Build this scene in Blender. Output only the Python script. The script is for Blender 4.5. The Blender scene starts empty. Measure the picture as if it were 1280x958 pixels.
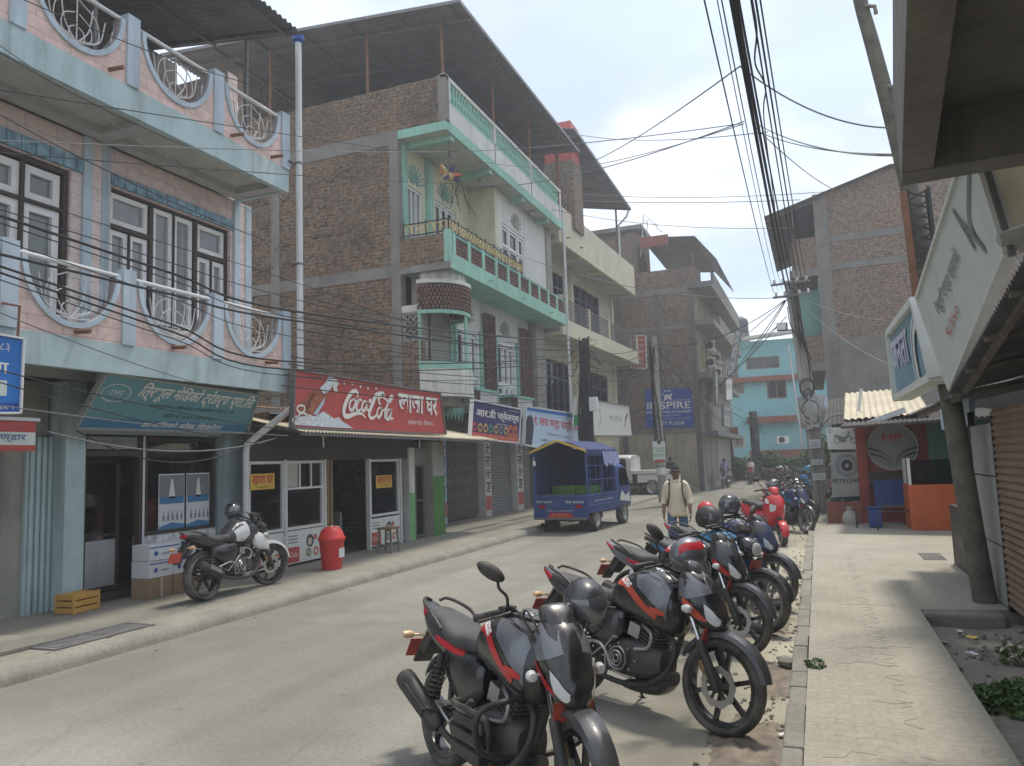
import bpy, math, random
from mathutils import Vector, Matrix, noise
R=math.radians; pi=math.pi; sin=math.sin; cos=math.cos
S=bpy.context.scene; COL=S.collection
rnd=random.Random(11)
# ---------- camera numbers (used for the camera itself and for measuring points) ----------
F_,CX_,CY_=962.,640.,479.
YAW,PITCH,ROLL=R(21.4),R(5.9),R(2.0)
CAM=Vector((0,0,1.87))
FW=Vector((-sin(YAW)*cos(PITCH),cos(YAW)*cos(PITCH),sin(PITCH)))
_r0=Vector((cos(YAW),sin(YAW),0)); _u0=_r0.cross(FW)
RT=cos(ROLL)*_r0-sin(ROLL)*_u0; UP=RT.cross(FW)
def ray(px,py): return FW+RT*((px-CX_)/F_)-UP*((py-CY_)/F_)
def atx(px,py,x): d=ray(px,py); return CAM+d*((x-CAM.x)/d.x)
def aty(px,py,y): d=ray(px,py); return CAM+d*((y-CAM.y)/d.y)
def atz(px,py,z=0.): d=ray(px,py); return CAM+d*((z-CAM.z)/d.z)
# ---------- materials ----------
def _n(nt,t,**k):
    n=nt.nodes.new(t)
    for a,b in k.items(): setattr(n,a,b)
    return n
def mat(name,col,rough=.6,metal=0.,var=.12,scale=4.,bump=0.,bscale=None,spec=.4,streak=0.,dust=0.,coat=0.,detail=6):
    m=bpy.data.materials.new(name); m.use_nodes=True; nt=m.node_tree; L=nt.links
    b=nt.nodes['Principled BSDF']; tc=_n(nt,'ShaderNodeNewGeometry')
    b.inputs['Roughness'].default_value=rough; b.inputs['Metallic'].default_value=metal
    b.inputs['Specular IOR Level'].default_value=spec; b.inputs['Coat Weight'].default_value=coat
    c=Vector(col[:3]); out=None
    nz=_n(nt,'ShaderNodeTexNoise'); nz.inputs['Scale'].default_value=scale; nz.inputs['Detail'].default_value=detail; nz.inputs['Roughness'].default_value=.65
    obj=_n(nt,'ShaderNodeTexCoord'); P=obj.outputs['Object']
    L.new(P,nz.inputs['Vector'])
    rp=_n(nt,'ShaderNodeMapRange'); rp.inputs[1].default_value=.3; rp.inputs[2].default_value=.7; L.new(nz.outputs['Fac'],rp.inputs[0])
    mx=_n(nt,'ShaderNodeMix',data_type='RGBA'); L.new(rp.outputs[0],mx.inputs[0])
    mx.inputs[6].default_value=(*[max(0,v*(1-var)) for v in c],1); mx.inputs[7].default_value=(*[min(1,v*(1+var)) for v in c],1)
    out=mx.outputs[2]
    if streak:
        mp=_n(nt,'ShaderNodeMapping'); mp.inputs['Scale'].default_value=(5,5,.45); L.new(P,mp.inputs[0])
        n2=_n(nt,'ShaderNodeTexNoise'); n2.inputs['Scale'].default_value=1.; n2.inputs['Detail'].default_value=5; L.new(mp.outputs[0],n2.inputs['Vector'])
        r2=_n(nt,'ShaderNodeMapRange'); r2.inputs[1].default_value=.52; r2.inputs[2].default_value=.78; r2.inputs[4].default_value=streak; L.new(n2.outputs['Fac'],r2.inputs[0])
        m2=_n(nt,'ShaderNodeMix',data_type='RGBA'); L.new(r2.outputs[0],m2.inputs[0]); L.new(out,m2.inputs[6]); m2.inputs[7].default_value=(.075,.07,.06,1); out=m2.outputs[2]
    if dust:
        n3=_n(nt,'ShaderNodeTexNoise'); n3.inputs['Scale'].default_value=7; n3.inputs['Detail'].default_value=8; L.new(P,n3.inputs['Vector'])
        r3=_n(nt,'ShaderNodeMapRange'); r3.inputs[1].default_value=.35; r3.inputs[2].default_value=.75; r3.inputs[4].default_value=dust; L.new(n3.outputs['Fac'],r3.inputs[0])
        m3=_n(nt,'ShaderNodeMix',data_type='RGBA'); L.new(r3.outputs[0],m3.inputs[0]); L.new(out,m3.inputs[6]); m3.inputs[7].default_value=(.30,.27,.22,1); out=m3.outputs[2]
        ra=_n(nt,'ShaderNodeMapRange'); ra.inputs[3].default_value=rough; ra.inputs[4].default_value=.8; ra.inputs[2].default_value=max(dust,.3); L.new(r3.outputs[0],ra.inputs[0]); L.new(ra.outputs[0],b.inputs['Roughness'])
    L.new(out,b.inputs['Base Color'])
    if bump:
        nb=_n(nt,'ShaderNodeTexNoise'); nb.inputs['Scale'].default_value=bscale or scale*4; nb.inputs['Detail'].default_value=8; L.new(P,nb.inputs['Vector'])
        bp=_n(nt,'ShaderNodeBump'); bp.inputs['Strength'].default_value=bump; bp.inputs['Distance'].default_value=.02; L.new(nb.outputs['Fac'],bp.inputs['Height']); L.new(bp.outputs[0],b.inputs['Normal'])
    return m
def brickmat(name,c1,c2,mortar,bw=.24,bh=.075,ms=.012,dirt=.5,dcol=(.09,.085,.08),wob=.03,bump=.6,rough=.9,dscale=.7,msm=.3,mott=(.55,1.4),smear=0.):
    m=bpy.data.materials.new(name); m.use_nodes=True; nt=m.node_tree; L=nt.links
    b=nt.nodes['Principled BSDF']; b.inputs['Roughness'].default_value=rough; b.inputs['Specular IOR Level'].default_value=.2
    g=_n(nt,'ShaderNodeNewGeometry'); sp=_n(nt,'ShaderNodeSeparateXYZ'); L.new(g.outputs['Position'],sp.inputs[0])
    sn=_n(nt,'ShaderNodeSeparateXYZ'); L.new(g.outputs['True Normal'],sn.inputs[0])
    def M(op,a,bb=None,v=None):
        x=_n(nt,'ShaderNodeMath',operation=op); L.new(a,x.inputs[0])
        if bb is not None: L.new(bb,x.inputs[1])
        if v is not None: x.inputs[1].default_value=v
        return x.outputs[0]
    ax=M('GREATER_THAN',M('ABSOLUTE',sn.outputs[0]),v=.6); iv=_n(nt,'ShaderNodeMath',operation='SUBTRACT'); iv.inputs[0].default_value=1; L.new(ax,iv.inputs[1])
    u=M('ADD',M('MULTIPLY',sp.outputs[1],ax),M('MULTIPLY',sp.outputs[0],iv.outputs[0]))
    az=M('GREATER_THAN',M('ABSOLUTE',sn.outputs[2]),v=.6); 
    v=M('ADD',sp.outputs[2],M('MULTIPLY',sp.outputs[1],az))
    nw=_n(nt,'ShaderNodeTexNoise'); nw.inputs['Scale'].default_value=2.2; nw.inputs['Detail'].default_value=4; L.new(g.outputs['Position'],nw.inputs['Vector'])
    v=M('ADD',v,M('MULTIPLY',M('SUBTRACT',nw.outputs['Fac'],v=.5),v=wob*2))
    cb=_n(nt,'ShaderNodeCombineXYZ'); L.new(u,cb.inputs[0]); L.new(v,cb.inputs[1])
    bt=_n(nt,'ShaderNodeTexBrick'); L.new(cb.outputs[0],bt.inputs['Vector'])
    bt.inputs['Scale'].default_value=1; bt.inputs['Brick Width'].default_value=bw; bt.inputs['Row Height'].default_value=bh; bt.inputs['Mortar Size'].default_value=ms; bt.inputs['Mortar Smooth'].default_value=msm
    bt.inputs['Color1'].default_value=(*c1,1); bt.inputs['Color2'].default_value=(*c2,1); bt.inputs['Mortar'].default_value=(*mortar,1)
    n1=_n(nt,'ShaderNodeTexNoise'); n1.inputs['Scale'].default_value=dscale; n1.inputs['Detail'].default_value=9; n1.inputs['Roughness'].default_value=.72; L.new(g.outputs['Position'],n1.inputs['Vector'])
    r1=_n(nt,'ShaderNodeMapRange'); r1.inputs[1].default_value=.42; r1.inputs[2].default_value=.68; r1.inputs[4].default_value=dirt; L.new(n1.outputs['Fac'],r1.inputs[0])
    mx=_n(nt,'ShaderNodeMix',data_type='RGBA'); L.new(r1.outputs[0],mx.inputs[0]); L.new(bt.outputs['Color'],mx.inputs[6]); mx.inputs[7].default_value=(*dcol,1)
    n2=_n(nt,'ShaderNodeTexNoise'); n2.inputs['Scale'].default_value=9; n2.inputs['Detail'].default_value=6; L.new(g.outputs['Position'],n2.inputs['Vector'])
    r2=_n(nt,'ShaderNodeMapRange'); r2.inputs[1].default_value=.3; r2.inputs[2].default_value=.7; r2.inputs[3].default_value=mott[0]; r2.inputs[4].default_value=mott[1]; L.new(n2.outputs['Fac'],r2.inputs[0])
    m2=_n(nt,'ShaderNodeMix',data_type='RGBA',blend_type='MULTIPLY'); m2.inputs[0].default_value=1; L.new(mx.outputs[2],m2.inputs[6]); L.new(r2.outputs[0],m2.inputs[7])
    n4=_n(nt,'ShaderNodeTexNoise'); n4.inputs['Scale'].default_value=dscale*2.6; n4.inputs['Detail'].default_value=8; n4.inputs['Roughness'].default_value=.7; n4.inputs['Distortion'].default_value=.6
    ps=_n(nt,'ShaderNodeVectorMath',operation='MULTIPLY'); ps.inputs[1].default_value=(1,1,1.9); L.new(g.outputs['Position'],ps.inputs[0]); L.new(ps.outputs[0],n4.inputs['Vector'])
    r4=_n(nt,'ShaderNodeMapRange'); r4.inputs[1].default_value=.56; r4.inputs[2].default_value=.72; r4.inputs[4].default_value=smear; L.new(n4.outputs['Fac'],r4.inputs[0])
    m4=_n(nt,'ShaderNodeMix',data_type='RGBA'); L.new(r4.outputs[0],m4.inputs[0]); L.new(m2.outputs[2],m4.inputs[6]); m4.inputs[7].default_value=(*[min(1,c*1.15) for c in mortar],1)
    L.new(m4.outputs[2],b.inputs['Base Color'])
    bp=_n(nt,'ShaderNodeBump'); bp.inputs['Strength'].default_value=bump; bp.inputs['Distance'].default_value=.015; bp.invert=True
    hh=M('ADD',bt.outputs['Fac'],M('MULTIPLY',n2.outputs['Fac'],v=-.8)); L.new(hh,bp.inputs['Height']); L.new(bp.outputs[0],b.inputs['Normal'])
    return m
def glassmat(name,tint=(.5,.55,.55),refl=.12,rough=.05,opac=.0,col=(.05,.06,.06)):
    m=bpy.data.materials.new(name); m.use_nodes=True; nt=m.node_tree; L=nt.links; nt.nodes.clear()
    o=_n(nt,'ShaderNodeOutputMaterial'); t=_n(nt,'ShaderNodeBsdfTransparent'); t.inputs[0].default_value=(*tint,1)
    gl=_n(nt,'ShaderNodeBsdfGlossy'); gl.inputs['Roughness'].default_value=rough
    fr=_n(nt,'ShaderNodeLayerWeight'); fr.inputs[0].default_value=.25
    mr=_n(nt,'ShaderNodeMapRange'); mr.inputs[3].default_value=refl*.5; mr.inputs[4].default_value=min(1,refl*4); L.new(fr.outputs['Fresnel'],mr.inputs[0])
    mx=_n(nt,'ShaderNodeMixShader'); L.new(mr.outputs[0],mx.inputs[0]); 
    src=t.outputs[0]
    if opac:
        d=_n(nt,'ShaderNodeBsdfDiffuse'); nz=_n(nt,'ShaderNodeTexNoise'); nz.inputs['Scale'].default_value=6
        cr=_n(nt,'ShaderNodeMix',data_type='RGBA'); cr.inputs[6].default_value=(*[c*.7 for c in col],1); cr.inputs[7].default_value=(*[min(1,c*1.3) for c in col],1); L.new(nz.outputs['Fac'],cr.inputs[0]); L.new(cr.outputs[2],d.inputs[0])
        m2=_n(nt,'ShaderNodeMixShader'); m2.inputs[0].default_value=opac; L.new(src,m2.inputs[1]); L.new(d.outputs[0],m2.inputs[2]); src=m2.outputs[0]
    L.new(src,mx.inputs[1]); L.new(gl.outputs[0],mx.inputs[2]); L.new(mx.outputs[0],o.inputs[0])
    return m
# ---------- things ----------
def tag(o,label=None,cat=None,group=None,kind=None):
    if label: o['label']=label
    if cat: o['category']=cat
    if group: o['group']=group
    if kind: o['kind']=kind
    return o
def thing(name,label,cat,loc=(0,0,0),rot=(0,0,0),group=None,scale=1):
    o=bpy.data.objects.new(name,None); COL.objects.link(o); o.location=loc; o.rotation_euler=rot; o.scale=(scale,)*3
    o.empty_display_size=.1
    return tag(o,label,cat,group)
def copy_tree(o,parent=None):
    c=o.copy(); COL.objects.link(c)
    if parent is not None: c.parent=parent
    for ch in list(o.children): copy_tree(ch,c)
    return c
def dup(root,loc,rot=None,label=None,group=None,scale=None):
    c=copy_tree(root); c.location=loc
    if rot is not None: c.rotation_euler=rot
    if label: c['label']=label
    if group: c['group']=group
    if scale: c.scale=(scale,)*3
    return c
SPLIT={'pilaster','pilaster_pink','parapet_pillar','transom','window_jamb','drain_spout','soffit_beam','ground_floor','post','door_post','side_wall','column','tile_band','pillar','mint_column','engine_cover','tail_light','headlight','fender_stripe','visor_hinge','hanging_hook','wall_column','leg','rear_shock_body','leg_guard','side_stripe','mirror_arm','indicator_lens','support_strut','roof_post','stub','dark_void_sheet','inner_wall','sheet','bottle_print','bracket','roof_frame','rafter','insulator'}
class M:
    def __init__(s): s.v=[]; s.f=[]; s.sm=[]; s.mi=[]
    def add(s,vs,fs,sm=False,mi=0):
        o=len(s.v); s.v+= [Vector(p) for p in vs]; s.f+=[tuple(i+o for i in f) for f in fs]; s.sm+=[sm]*len(fs); s.mi+=[mi]*len(fs); return s
    def box(s,x0,x1,y0,y1,z0,z1,mi=0):
        if x0>x1:x0,x1=x1,x0
        if y0>y1:y0,y1=y1,y0
        if z0>z1:z0,z1=z1,z0
        return s.add([(x,y,z) for z in(z0,z1) for y in(y0,y1) for x in(x0,x1)],[(0,2,3,1),(4,5,7,6),(0,1,5,4),(2,6,7,3),(0,4,6,2),(1,3,7,5)],False,mi)
    def obox(s,c,size,rot=None,mi=0):
        h=[a/2 for a in size]; m=rot if rot is not None else Matrix.Identity(3); c=Vector(c)
        vs=[c+m@Vector((x,y,z)) for z in(-h[2],h[2]) for y in(-h[1],h[1]) for x in(-h[0],h[0])]
        return s.add(vs,[(0,2,3,1),(4,5,7,6),(0,1,5,4),(2,6,7,3),(0,4,6,2),(1,3,7,5)],False,mi)
    def beam(s,p,q,w,h,up=(0,0,1),mi=0):
        p=Vector(p);q=Vector(q);d=q-p;l=d.length
        if l<1e-6: return s
        d/=l; u=Vector(up)
        if abs(d.dot(u))>.98: u=Vector((1,0,0))
        a=d.cross(u).normalized(); b=a.cross(d)
        vs=[e+a*i*w/2+b*j*h/2 for e in(p,q) for i,j in((-1,-1),(1,-1),(1,1),(-1,1))]
        return s.add(vs,[(0,1,2,3),(7,6,5,4),(0,4,5,1),(1,5,6,2),(2,6,7,3),(3,7,4,0)],False,mi)
    def tube(s,pts,r,n=8,closed=False,mi=0,sm=True,flat=None):
        P=[Vector(p) for p in pts]; k=len(P); rr=r if isinstance(r,(list,tuple)) else [r]*k
        T=[]
        for i in range(k):
            a=P[(i-1)%k] if (closed or i>0) else P[i]; b=P[(i+1)%k] if (closed or i<k-1) else P[i]
            t=b-a; T.append(t.normalized() if t.length>1e-9 else Vector((0,0,1)))
        u=Vector((0,0,1)) if abs(T[0].z)<.9 else Vector((1,0,0)); u=(u-T[0]*u.dot(T[0])).normalized(); vs=[]
        for i in range(k):
            u=u-T[i]*u.dot(T[i]); u=u.normalized() if u.length>1e-6 else T[i].orthogonal().normalized(); w=T[i].cross(u)
            fl=flat or 1.
            for j in range(n): a=2*pi*j/n; vs.append(P[i]+u*cos(a)*rr[i]+w*sin(a)*rr[i]*fl)
        fs=[]
        for i in range(k if closed else k-1):
            for j in range(n): a=i*n+j;b=i*n+(j+1)%n;c=((i+1)%k)*n+(j+1)%n;d=((i+1)%k)*n+j; fs.append((a,b,c,d))
        s.add(vs,fs,sm,mi)
        if not closed:
            o=len(s.v)-len(vs); s.f+=[tuple(o+j for j in reversed(range(n))),tuple(o+(k-1)*n+j for j in range(n))]; s.sm+=[False]*2; s.mi+=[mi]*2
        return s
    def lathe(s,prof,n=24,mt=None,mi=0,sm=True,a0=0,a1=2*pi):
        mt=mt or Matrix.Identity(4); full=abs(a1-a0-2*pi)<1e-6; k=n if full else n+1; vs=[]
        for r,z in prof:
            for j in range(k): a=a0+(a1-a0)*j/n; vs.append(mt@Vector((r*cos(a),r*sin(a),z)))
        fs=[]
        for i in range(len(prof)-1):
            for j in range(n): b=(j+1)%k if full else j+1; fs.append((i*k+j,i*k+b,(i+1)*k+b,(i+1)*k+j))
        return s.add(vs,fs,sm,mi)
    def rings(s,rg,cap=True,sm=True,mi=0,closed=False):
        n=len(rg[0]); vs=[p for r in rg for p in r]; fs=[]; k=len(rg)
        for i in range(k if closed else k-1):
            for j in range(n): fs.append((i*n+j,i*n+(j+1)%n,((i+1)%k)*n+(j+1)%n,((i+1)%k)*n+j))
        s.add(vs,fs,sm,mi)
        if cap and not closed:
            o=len(s.v)-len(vs); s.f+=[tuple(o+j for j in reversed(range(n))),tuple(o+(k-1)*n+j for j in range(n))]; s.sm+=[sm]*2; s.mi+=[mi]*2
        return s
    def prism(s,poly,o,u,v,d,mi=0):
        o=Vector(o);u=Vector(u);v=Vector(v);w=u.cross(v).normalized()*d; n=len(poly)
        a=[o+u*x+v*y for x,y in poly]; b=[p+w for p in a]
        return s.add(a+b,[tuple(reversed(range(n))),tuple(range(n,2*n))]+[(i,(i+1)%n,n+(i+1)%n,n+i) for i in range(n)],False,mi)
    def quad(s,a,b,c,d,mi=0,sm=False): return s.add([a,b,c,d],[(0,1,2,3)],sm,mi)
    def slab4(s,a,b,c,d,t,mi=0):
        a,b,c,d=[Vector(p) for p in(a,b,c,d)]; n=(b-a).cross(d-a).normalized()*t
        return s.add([a,b,c,d,a-n,b-n,c-n,d-n],[(0,1,2,3),(7,6,5,4),(0,4,5,1),(1,5,6,2),(2,6,7,3),(3,7,4,0)],False,mi)
    def mirror(s):
        n=len(s.v); f0=list(zip(s.f,s.sm,s.mi)); s.v+=[Vector((p.x,-p.y,p.z)) for p in s.v]
        for f,a,b in f0: s.f.append(tuple(i+n for i in reversed(f))); s.sm.append(a); s.mi.append(b)
        return s
    def wall(s,ax,p0,p1,a0,a1,z0,z1,ops,mi=0):
        """wall slab between p0..p1 along axis ax ('x': normal x, runs in y; 'y': normal y, runs in x) with openings (a,b,za,zb)"""
        A=sorted({a0,a1,*[min(max(v,a0),a1) for o in ops for v in o[:2]]}); Z=sorted({z0,z1,*[min(max(v,z0),z1) for o in ops for v in o[2:]]})
        def P(p,a,z): return (p,a,z) if ax=='x' else (a,p,z)
        def solid(i,j):
            if i<0 or j<0 or i>=len(A)-1 or j>=len(Z)-1: return False
            ca=(A[i]+A[i+1])/2; cz=(Z[j]+Z[j+1])/2
            return not any(o[0]<ca<o[1] and o[2]<cz<o[3] for o in ops)
        for i in range(len(A)-1):
            for j in range(len(Z)-1):
                if not solid(i,j): continue
                a,b,c,d=A[i],A[i+1],Z[j],Z[j+1]
                for p in(p0,p1): s.quad(P(p,a,c),P(p,b,c),P(p,b,d),P(p,a,d),mi)
                if not solid(i-1,j): s.quad(P(p0,a,c),P(p1,a,c),P(p1,a,d),P(p0,a,d),mi)
                if not solid(i+1,j): s.quad(P(p0,b,c),P(p1,b,c),P(p1,b,d),P(p0,b,d),mi)
                if not solid(i,j-1): s.quad(P(p0,a,c),P(p1,a,c),P(p1,b,c),P(p0,b,c),mi)
                if not solid(i,j+1): s.quad(P(p0,a,d),P(p1,a,d),P(p1,b,d),P(p0,b,d),mi)
        return s
    def islands(s):
        p=list(range(len(s.v)))
        def fd(i):
            while p[i]!=i: p[i]=p[p[i]]; i=p[i]
            return i
        for f in s.f:
            a=fd(f[0])
            for i in f[1:]: p[fd(i)]=a
        g={}
        for k,f in enumerate(s.f): g.setdefault(fd(f[0]),[]).append(k)
        out=[]
        for ks in g.values():
            m=M(); ids={}
            for k in ks:
                for i in s.f[k]:
                    if i not in ids: ids[i]=len(m.v); m.v.append(s.v[i])
                m.f.append(tuple(ids[i] for i in s.f[k])); m.sm.append(s.sm[k]); m.mi.append(s.mi[k])
            out.append(m)
        return out
    def build(s,name,mats,parent=None,mt=None,bev=0,ang=40,label=None,cat=None,group=None,kind=None,sub=0,local=False):
        if parent is not None and name in SPLIT:
            I=s.islands()
            if len(I)>1: return [m._build(name,mats,parent,mt,bev,ang,None,None,None,kind,sub,local) for m in I][0]
        return s._build(name,mats,parent,mt,bev,ang,label,cat,group,kind,sub,local)
    def _build(s,name,mats,parent=None,mt=None,bev=0,ang=40,label=None,cat=None,group=None,kind=None,sub=0,local=False):
        me=bpy.data.meshes.new(name); off=Vector((0,0,0))
        if parent is not None and not local:
            p=parent
            while p is not None: off+=p.location; p=p.parent
        vs=[(mt@p if mt is not None else p)-off for p in s.v]
        me.from_pydata([tuple(p) for p in vs],[],s.f)
        for m in (mats if isinstance(mats,(list,tuple)) else [mats]): me.materials.append(m)
        me.polygons.foreach_set('use_smooth',s.sm); me.polygons.foreach_set('material_index',s.mi)
        me.validate(); me.update()
        import bmesh
        bm=bmesh.new(); bm.from_mesh(me); bmesh.ops.recalc_face_normals(bm,faces=bm.faces); bm.to_mesh(me); bm.free()
        if any(s.sm): me.set_sharp_from_angle(angle=R(ang))
        o=bpy.data.objects.new(name,me); COL.objects.link(o)
        if parent is not None: o.parent=parent
        if bev:
            md=o.modifiers.new('bevel','BEVEL'); md.width=bev; md.segments=2; md.limit_method='ANGLE'; md.angle_limit=R(40)
        if sub:
            md=o.modifiers.new('sub','SUBSURF'); md.levels=sub; md.render_levels=sub
        return tag(o,label,cat,group,kind)
def xf(rot=None,loc=(0,0,0)): 
    m=Matrix.Translation(Vector(loc))
    return m@rot.to_4x4() if rot is not None else m
def rx(a): return Matrix.Rotation(R(a),3,'X')
def ry(a): return Matrix.Rotation(R(a),3,'Y')
def rz(a): return Matrix.Rotation(R(a),3,'Z')
def cr(pts,k=6,closed=False):
    """Catmull-Rom through points"""
    P=[Vector(p) for p in pts]; n=len(P); out=[]
    for i in range(n if closed else n-1):
        a=P[(i-1)%n] if closed or i>0 else P[0]*2-P[1]; b=P[i]; c=P[(i+1)%n]; d=P[(i+2)%n] if closed or i<n-2 else P[-1]*2-P[-2]
        for j in range(k):
            t=j/k; out.append(.5*((2*b)+(c-a)*t+(2*a-5*b+4*c-d)*t*t+(3*b-a-3*c+d)*t**3))
    if not closed: out.append(P[-1])
    return out
_tc={}
def text(s,name,material,parent,org,ux,uy,w,h,dz=.005,shear=0.,bold=0.,anchor='c',local=False,ext=0.,fit=True):
    """lettering mesh: bbox scaled to w x h, centred (or left-anchored) on org in the plane of ux,uy"""
    key=(s,shear,bold,ext)
    if key not in _tc:
        c=bpy.data.curves.new('t','FONT'); c.body=s; c.shear=shear; c.offset=bold; c.resolution_u=3; c.extrude=ext; c.align_x='CENTER'; c.space_line=.95
        o=bpy.data.objects.new('t',c); COL.objects.link(o); bpy.context.view_layer.update()
        me=bpy.data.meshes.new_from_object(o.evaluated_get(bpy.context.evaluated_depsgraph_get()))
        _tc[key]=([v.co.copy() for v in me.vertices],[tuple(p.vertices) for p in me.polygons]); bpy.data.objects.remove(o); bpy.data.meshes.remove(me); bpy.data.curves.remove(c)
    vs,fs=_tc[key]
    x0=min(v.x for v in vs);x1=max(v.x for v in vs);y0=min(v.y for v in vs);y1=max(v.y for v in vs)
    kx=w/(x1-x0); ky=h/(y1-y0) if h else kx
    ux=Vector(ux).normalized();uy=Vector(uy).normalized();n=ux.cross(uy); org=Vector(org)
    m=M(); cx=(x0+x1)/2 if anchor=='c' else x0
    m.add([org+ux*(v.x-cx)*kx+uy*(v.y-(y0+y1)/2)*ky+n*(dz+v.z) for v in vs],fs)
    return m.build(name,material,parent,local=local)
MT={}
def mm(k,*a,**kw): MT[k]=mat(k,*a,**kw); return MT[k]
mm('tyre',(.035,.034,.033),.85,dust=.55,bump=.3,bscale=60)
mm('black_plastic',(.022,.022,.024),.45,dust=.3)
mm('black_gloss',(.012,.012,.014),.16,spec=.5,coat=.5,dust=.12)
mm('black_metal',(.03,.03,.032),.4,metal=.3,dust=.25)
mm('grey_gloss',(.165,.175,.195),.25,metal=.35,coat=.4,dust=.15)
mm('dark_grey_gloss',(.05,.053,.06),.25,metal=.3,coat=.4,dust=.15)
mm('red_gloss',(.50,.022,.03),.28,coat=.3,var=.05)
mm('scooter_red',(.56,.02,.03),.25,coat=.4,var=.06,dust=.12)
mm('orange_red',(.55,.085,.05),.35,var=.05)
mm('white_gloss',(.68,.68,.67),.28,coat=.3,var=.05,dust=.2)
mm('blue_gloss',(.015,.22,.44),.25,coat=.4,var=.08,dust=.1)
mm('dark_blue_gloss',(.02,.03,.10),.3,coat=.3,dust=.2)
mm('seat',(.05,.052,.056),.55,var=.1,bump=.25,bscale=120,dust=.2)
mm('chrome',(.7,.7,.7),.14,metal=1,var=.04)
mm('alu',(.42,.42,.42),.38,metal=.9,var=.1,dust=.2)
mm('engine',(.07,.07,.072),.45,metal=.6,dust=.35)
mm('disc',(.50,.49,.47),.32,metal=.9,var=.05)
mm('gold',(.35,.25,.12),.4,metal=.8)
mm('amber',(.75,.5,.3),.25,var=.05)
mm('clear_lens',(.62,.63,.63),.1,var=.05,coat=.5)
mm('tail_red',(.35,.012,.015),.2,coat=.4,var=.05)
mm('plate_red',(.42,.07,.05),.5)
mm('white_ink',(.78,.78,.76),.6,var=.04)
mm('rust',(.20,.10,.06),.85,var=.3)
MT['visor']=glassmat('visor',(.55,.57,.6),.22,.06,opac=.25,col=(.35,.37,.4))
def sect(secs,k=4):
    """resample (x,zc,hh,hw,e) sections smoothly"""
    n=len(secs); out=[]
    def q(i): return Vector(secs[max(0,min(n-1,i))])
    for i in range(n-1):
        a,b,c,d=q(i-1),q(i),q(i+1),q(i+2)
        for j in range(k):
            t=j/k; 
            vals=[]
            for m in range(len(secs[0])):
                A,B,C_,D=[secs[max(0,min(n-1,i+o))][m] for o in(-1,0,1,2)]
                vals.append(.5*((2*B)+(C_-A)*t+(2*A-5*B+4*C_-D)*t*t+(3*B-A-3*C_+D)*t**3))
            out.append(vals)
    out.append(list(secs[-1])); return out
def loft(m,secs,n=20,k=4,mi=0,y0=0.):
    rg=[]
    for x,zc,hh,hw,e in sect(secs,k):
        ring=[]
        for j in range(n):
            t=2*pi*j/n; c,s_=cos(t),sin(t)
            ring.append((x,y0+hw*math.copysign(abs(c)**(2/e),c),zc+hh*math.copysign(abs(s_)**(2/e),s_)))
        rg.append(ring)
    m.rings(rg,mi=mi); return m
def surf_y(secs,x,z):
    S2=sect(secs,4)
    for a,b in zip(S2,S2[1:]):
        lo,hi=(a,b) if a[0]<=b[0] else (b,a)
        if lo[0]<=x<=hi[0]:
            t=(x-lo[0])/max(1e-6,hi[0]-lo[0]); _,zc,hh,hw,e=[lo[i]*(1-t)+hi[i]*t for i in range(5)]
            return hw*max(0,1-min(1,abs((z-zc)/hh))**e)**(1/e)
    return 0
def decal(m,secs,up,lo,side,off=.003,nu=14,nv=4):
    """coloured panel lying on the lofted surface between an upper and a lower outline"""
    U=cr([(a,0,b) for a,b in up],6); Lw=cr([(a,0,b) for a,b in lo],6)
    def pick(P,t): f=t*(len(P)-1); i=min(int(f),len(P)-2); return P[i].lerp(P[i+1],f-i)
    vs=[]
    for i in range(nu+1):
        a=pick(U,i/nu);b=pick(Lw,i/nu)
        for j in range(nv+1):
            p=a.lerp(b,j/nv); vs.append((p.x,side*(surf_y(secs,p.x,p.z)+off),p.z))
    fs=[(i*(nv+1)+j,i*(nv+1)+j+1,(i+1)*(nv+1)+j+1,(i+1)*(nv+1)+j) for i in range(nu) for j in range(nv)]
    m.add(vs,fs,True); return m
def text_on(secs,word,xa,xb,zc,h,side,slope=0.,off=.007):
    """lettering wrapped on a lofted flank"""
    o=text(word,'tmp',MT['white_ink'],None,(0,0,0),(1,0,0),(0,1,0),1,1,0,.35,.02); me=o.data; m=M(); vs=[]
    for v in me.vertices:
        u=v.co.x; u=(u if side<0 else -u)
        x=(xa+xb)/2+u*(xb-xa); z=zc+v.co.y*h-(x-(xa+xb)/2)*slope; vs.append((x,side*(surf_y(secs,x,z)+off),z))
    m.add(vs,[tuple(p.vertices) for p in me.polygons]); bpy.data.objects.remove(o); bpy.data.meshes.remove(me); return m
RY=Matrix.Rotation(pi/2,4,'X')   # lathe axis z -> y
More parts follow.
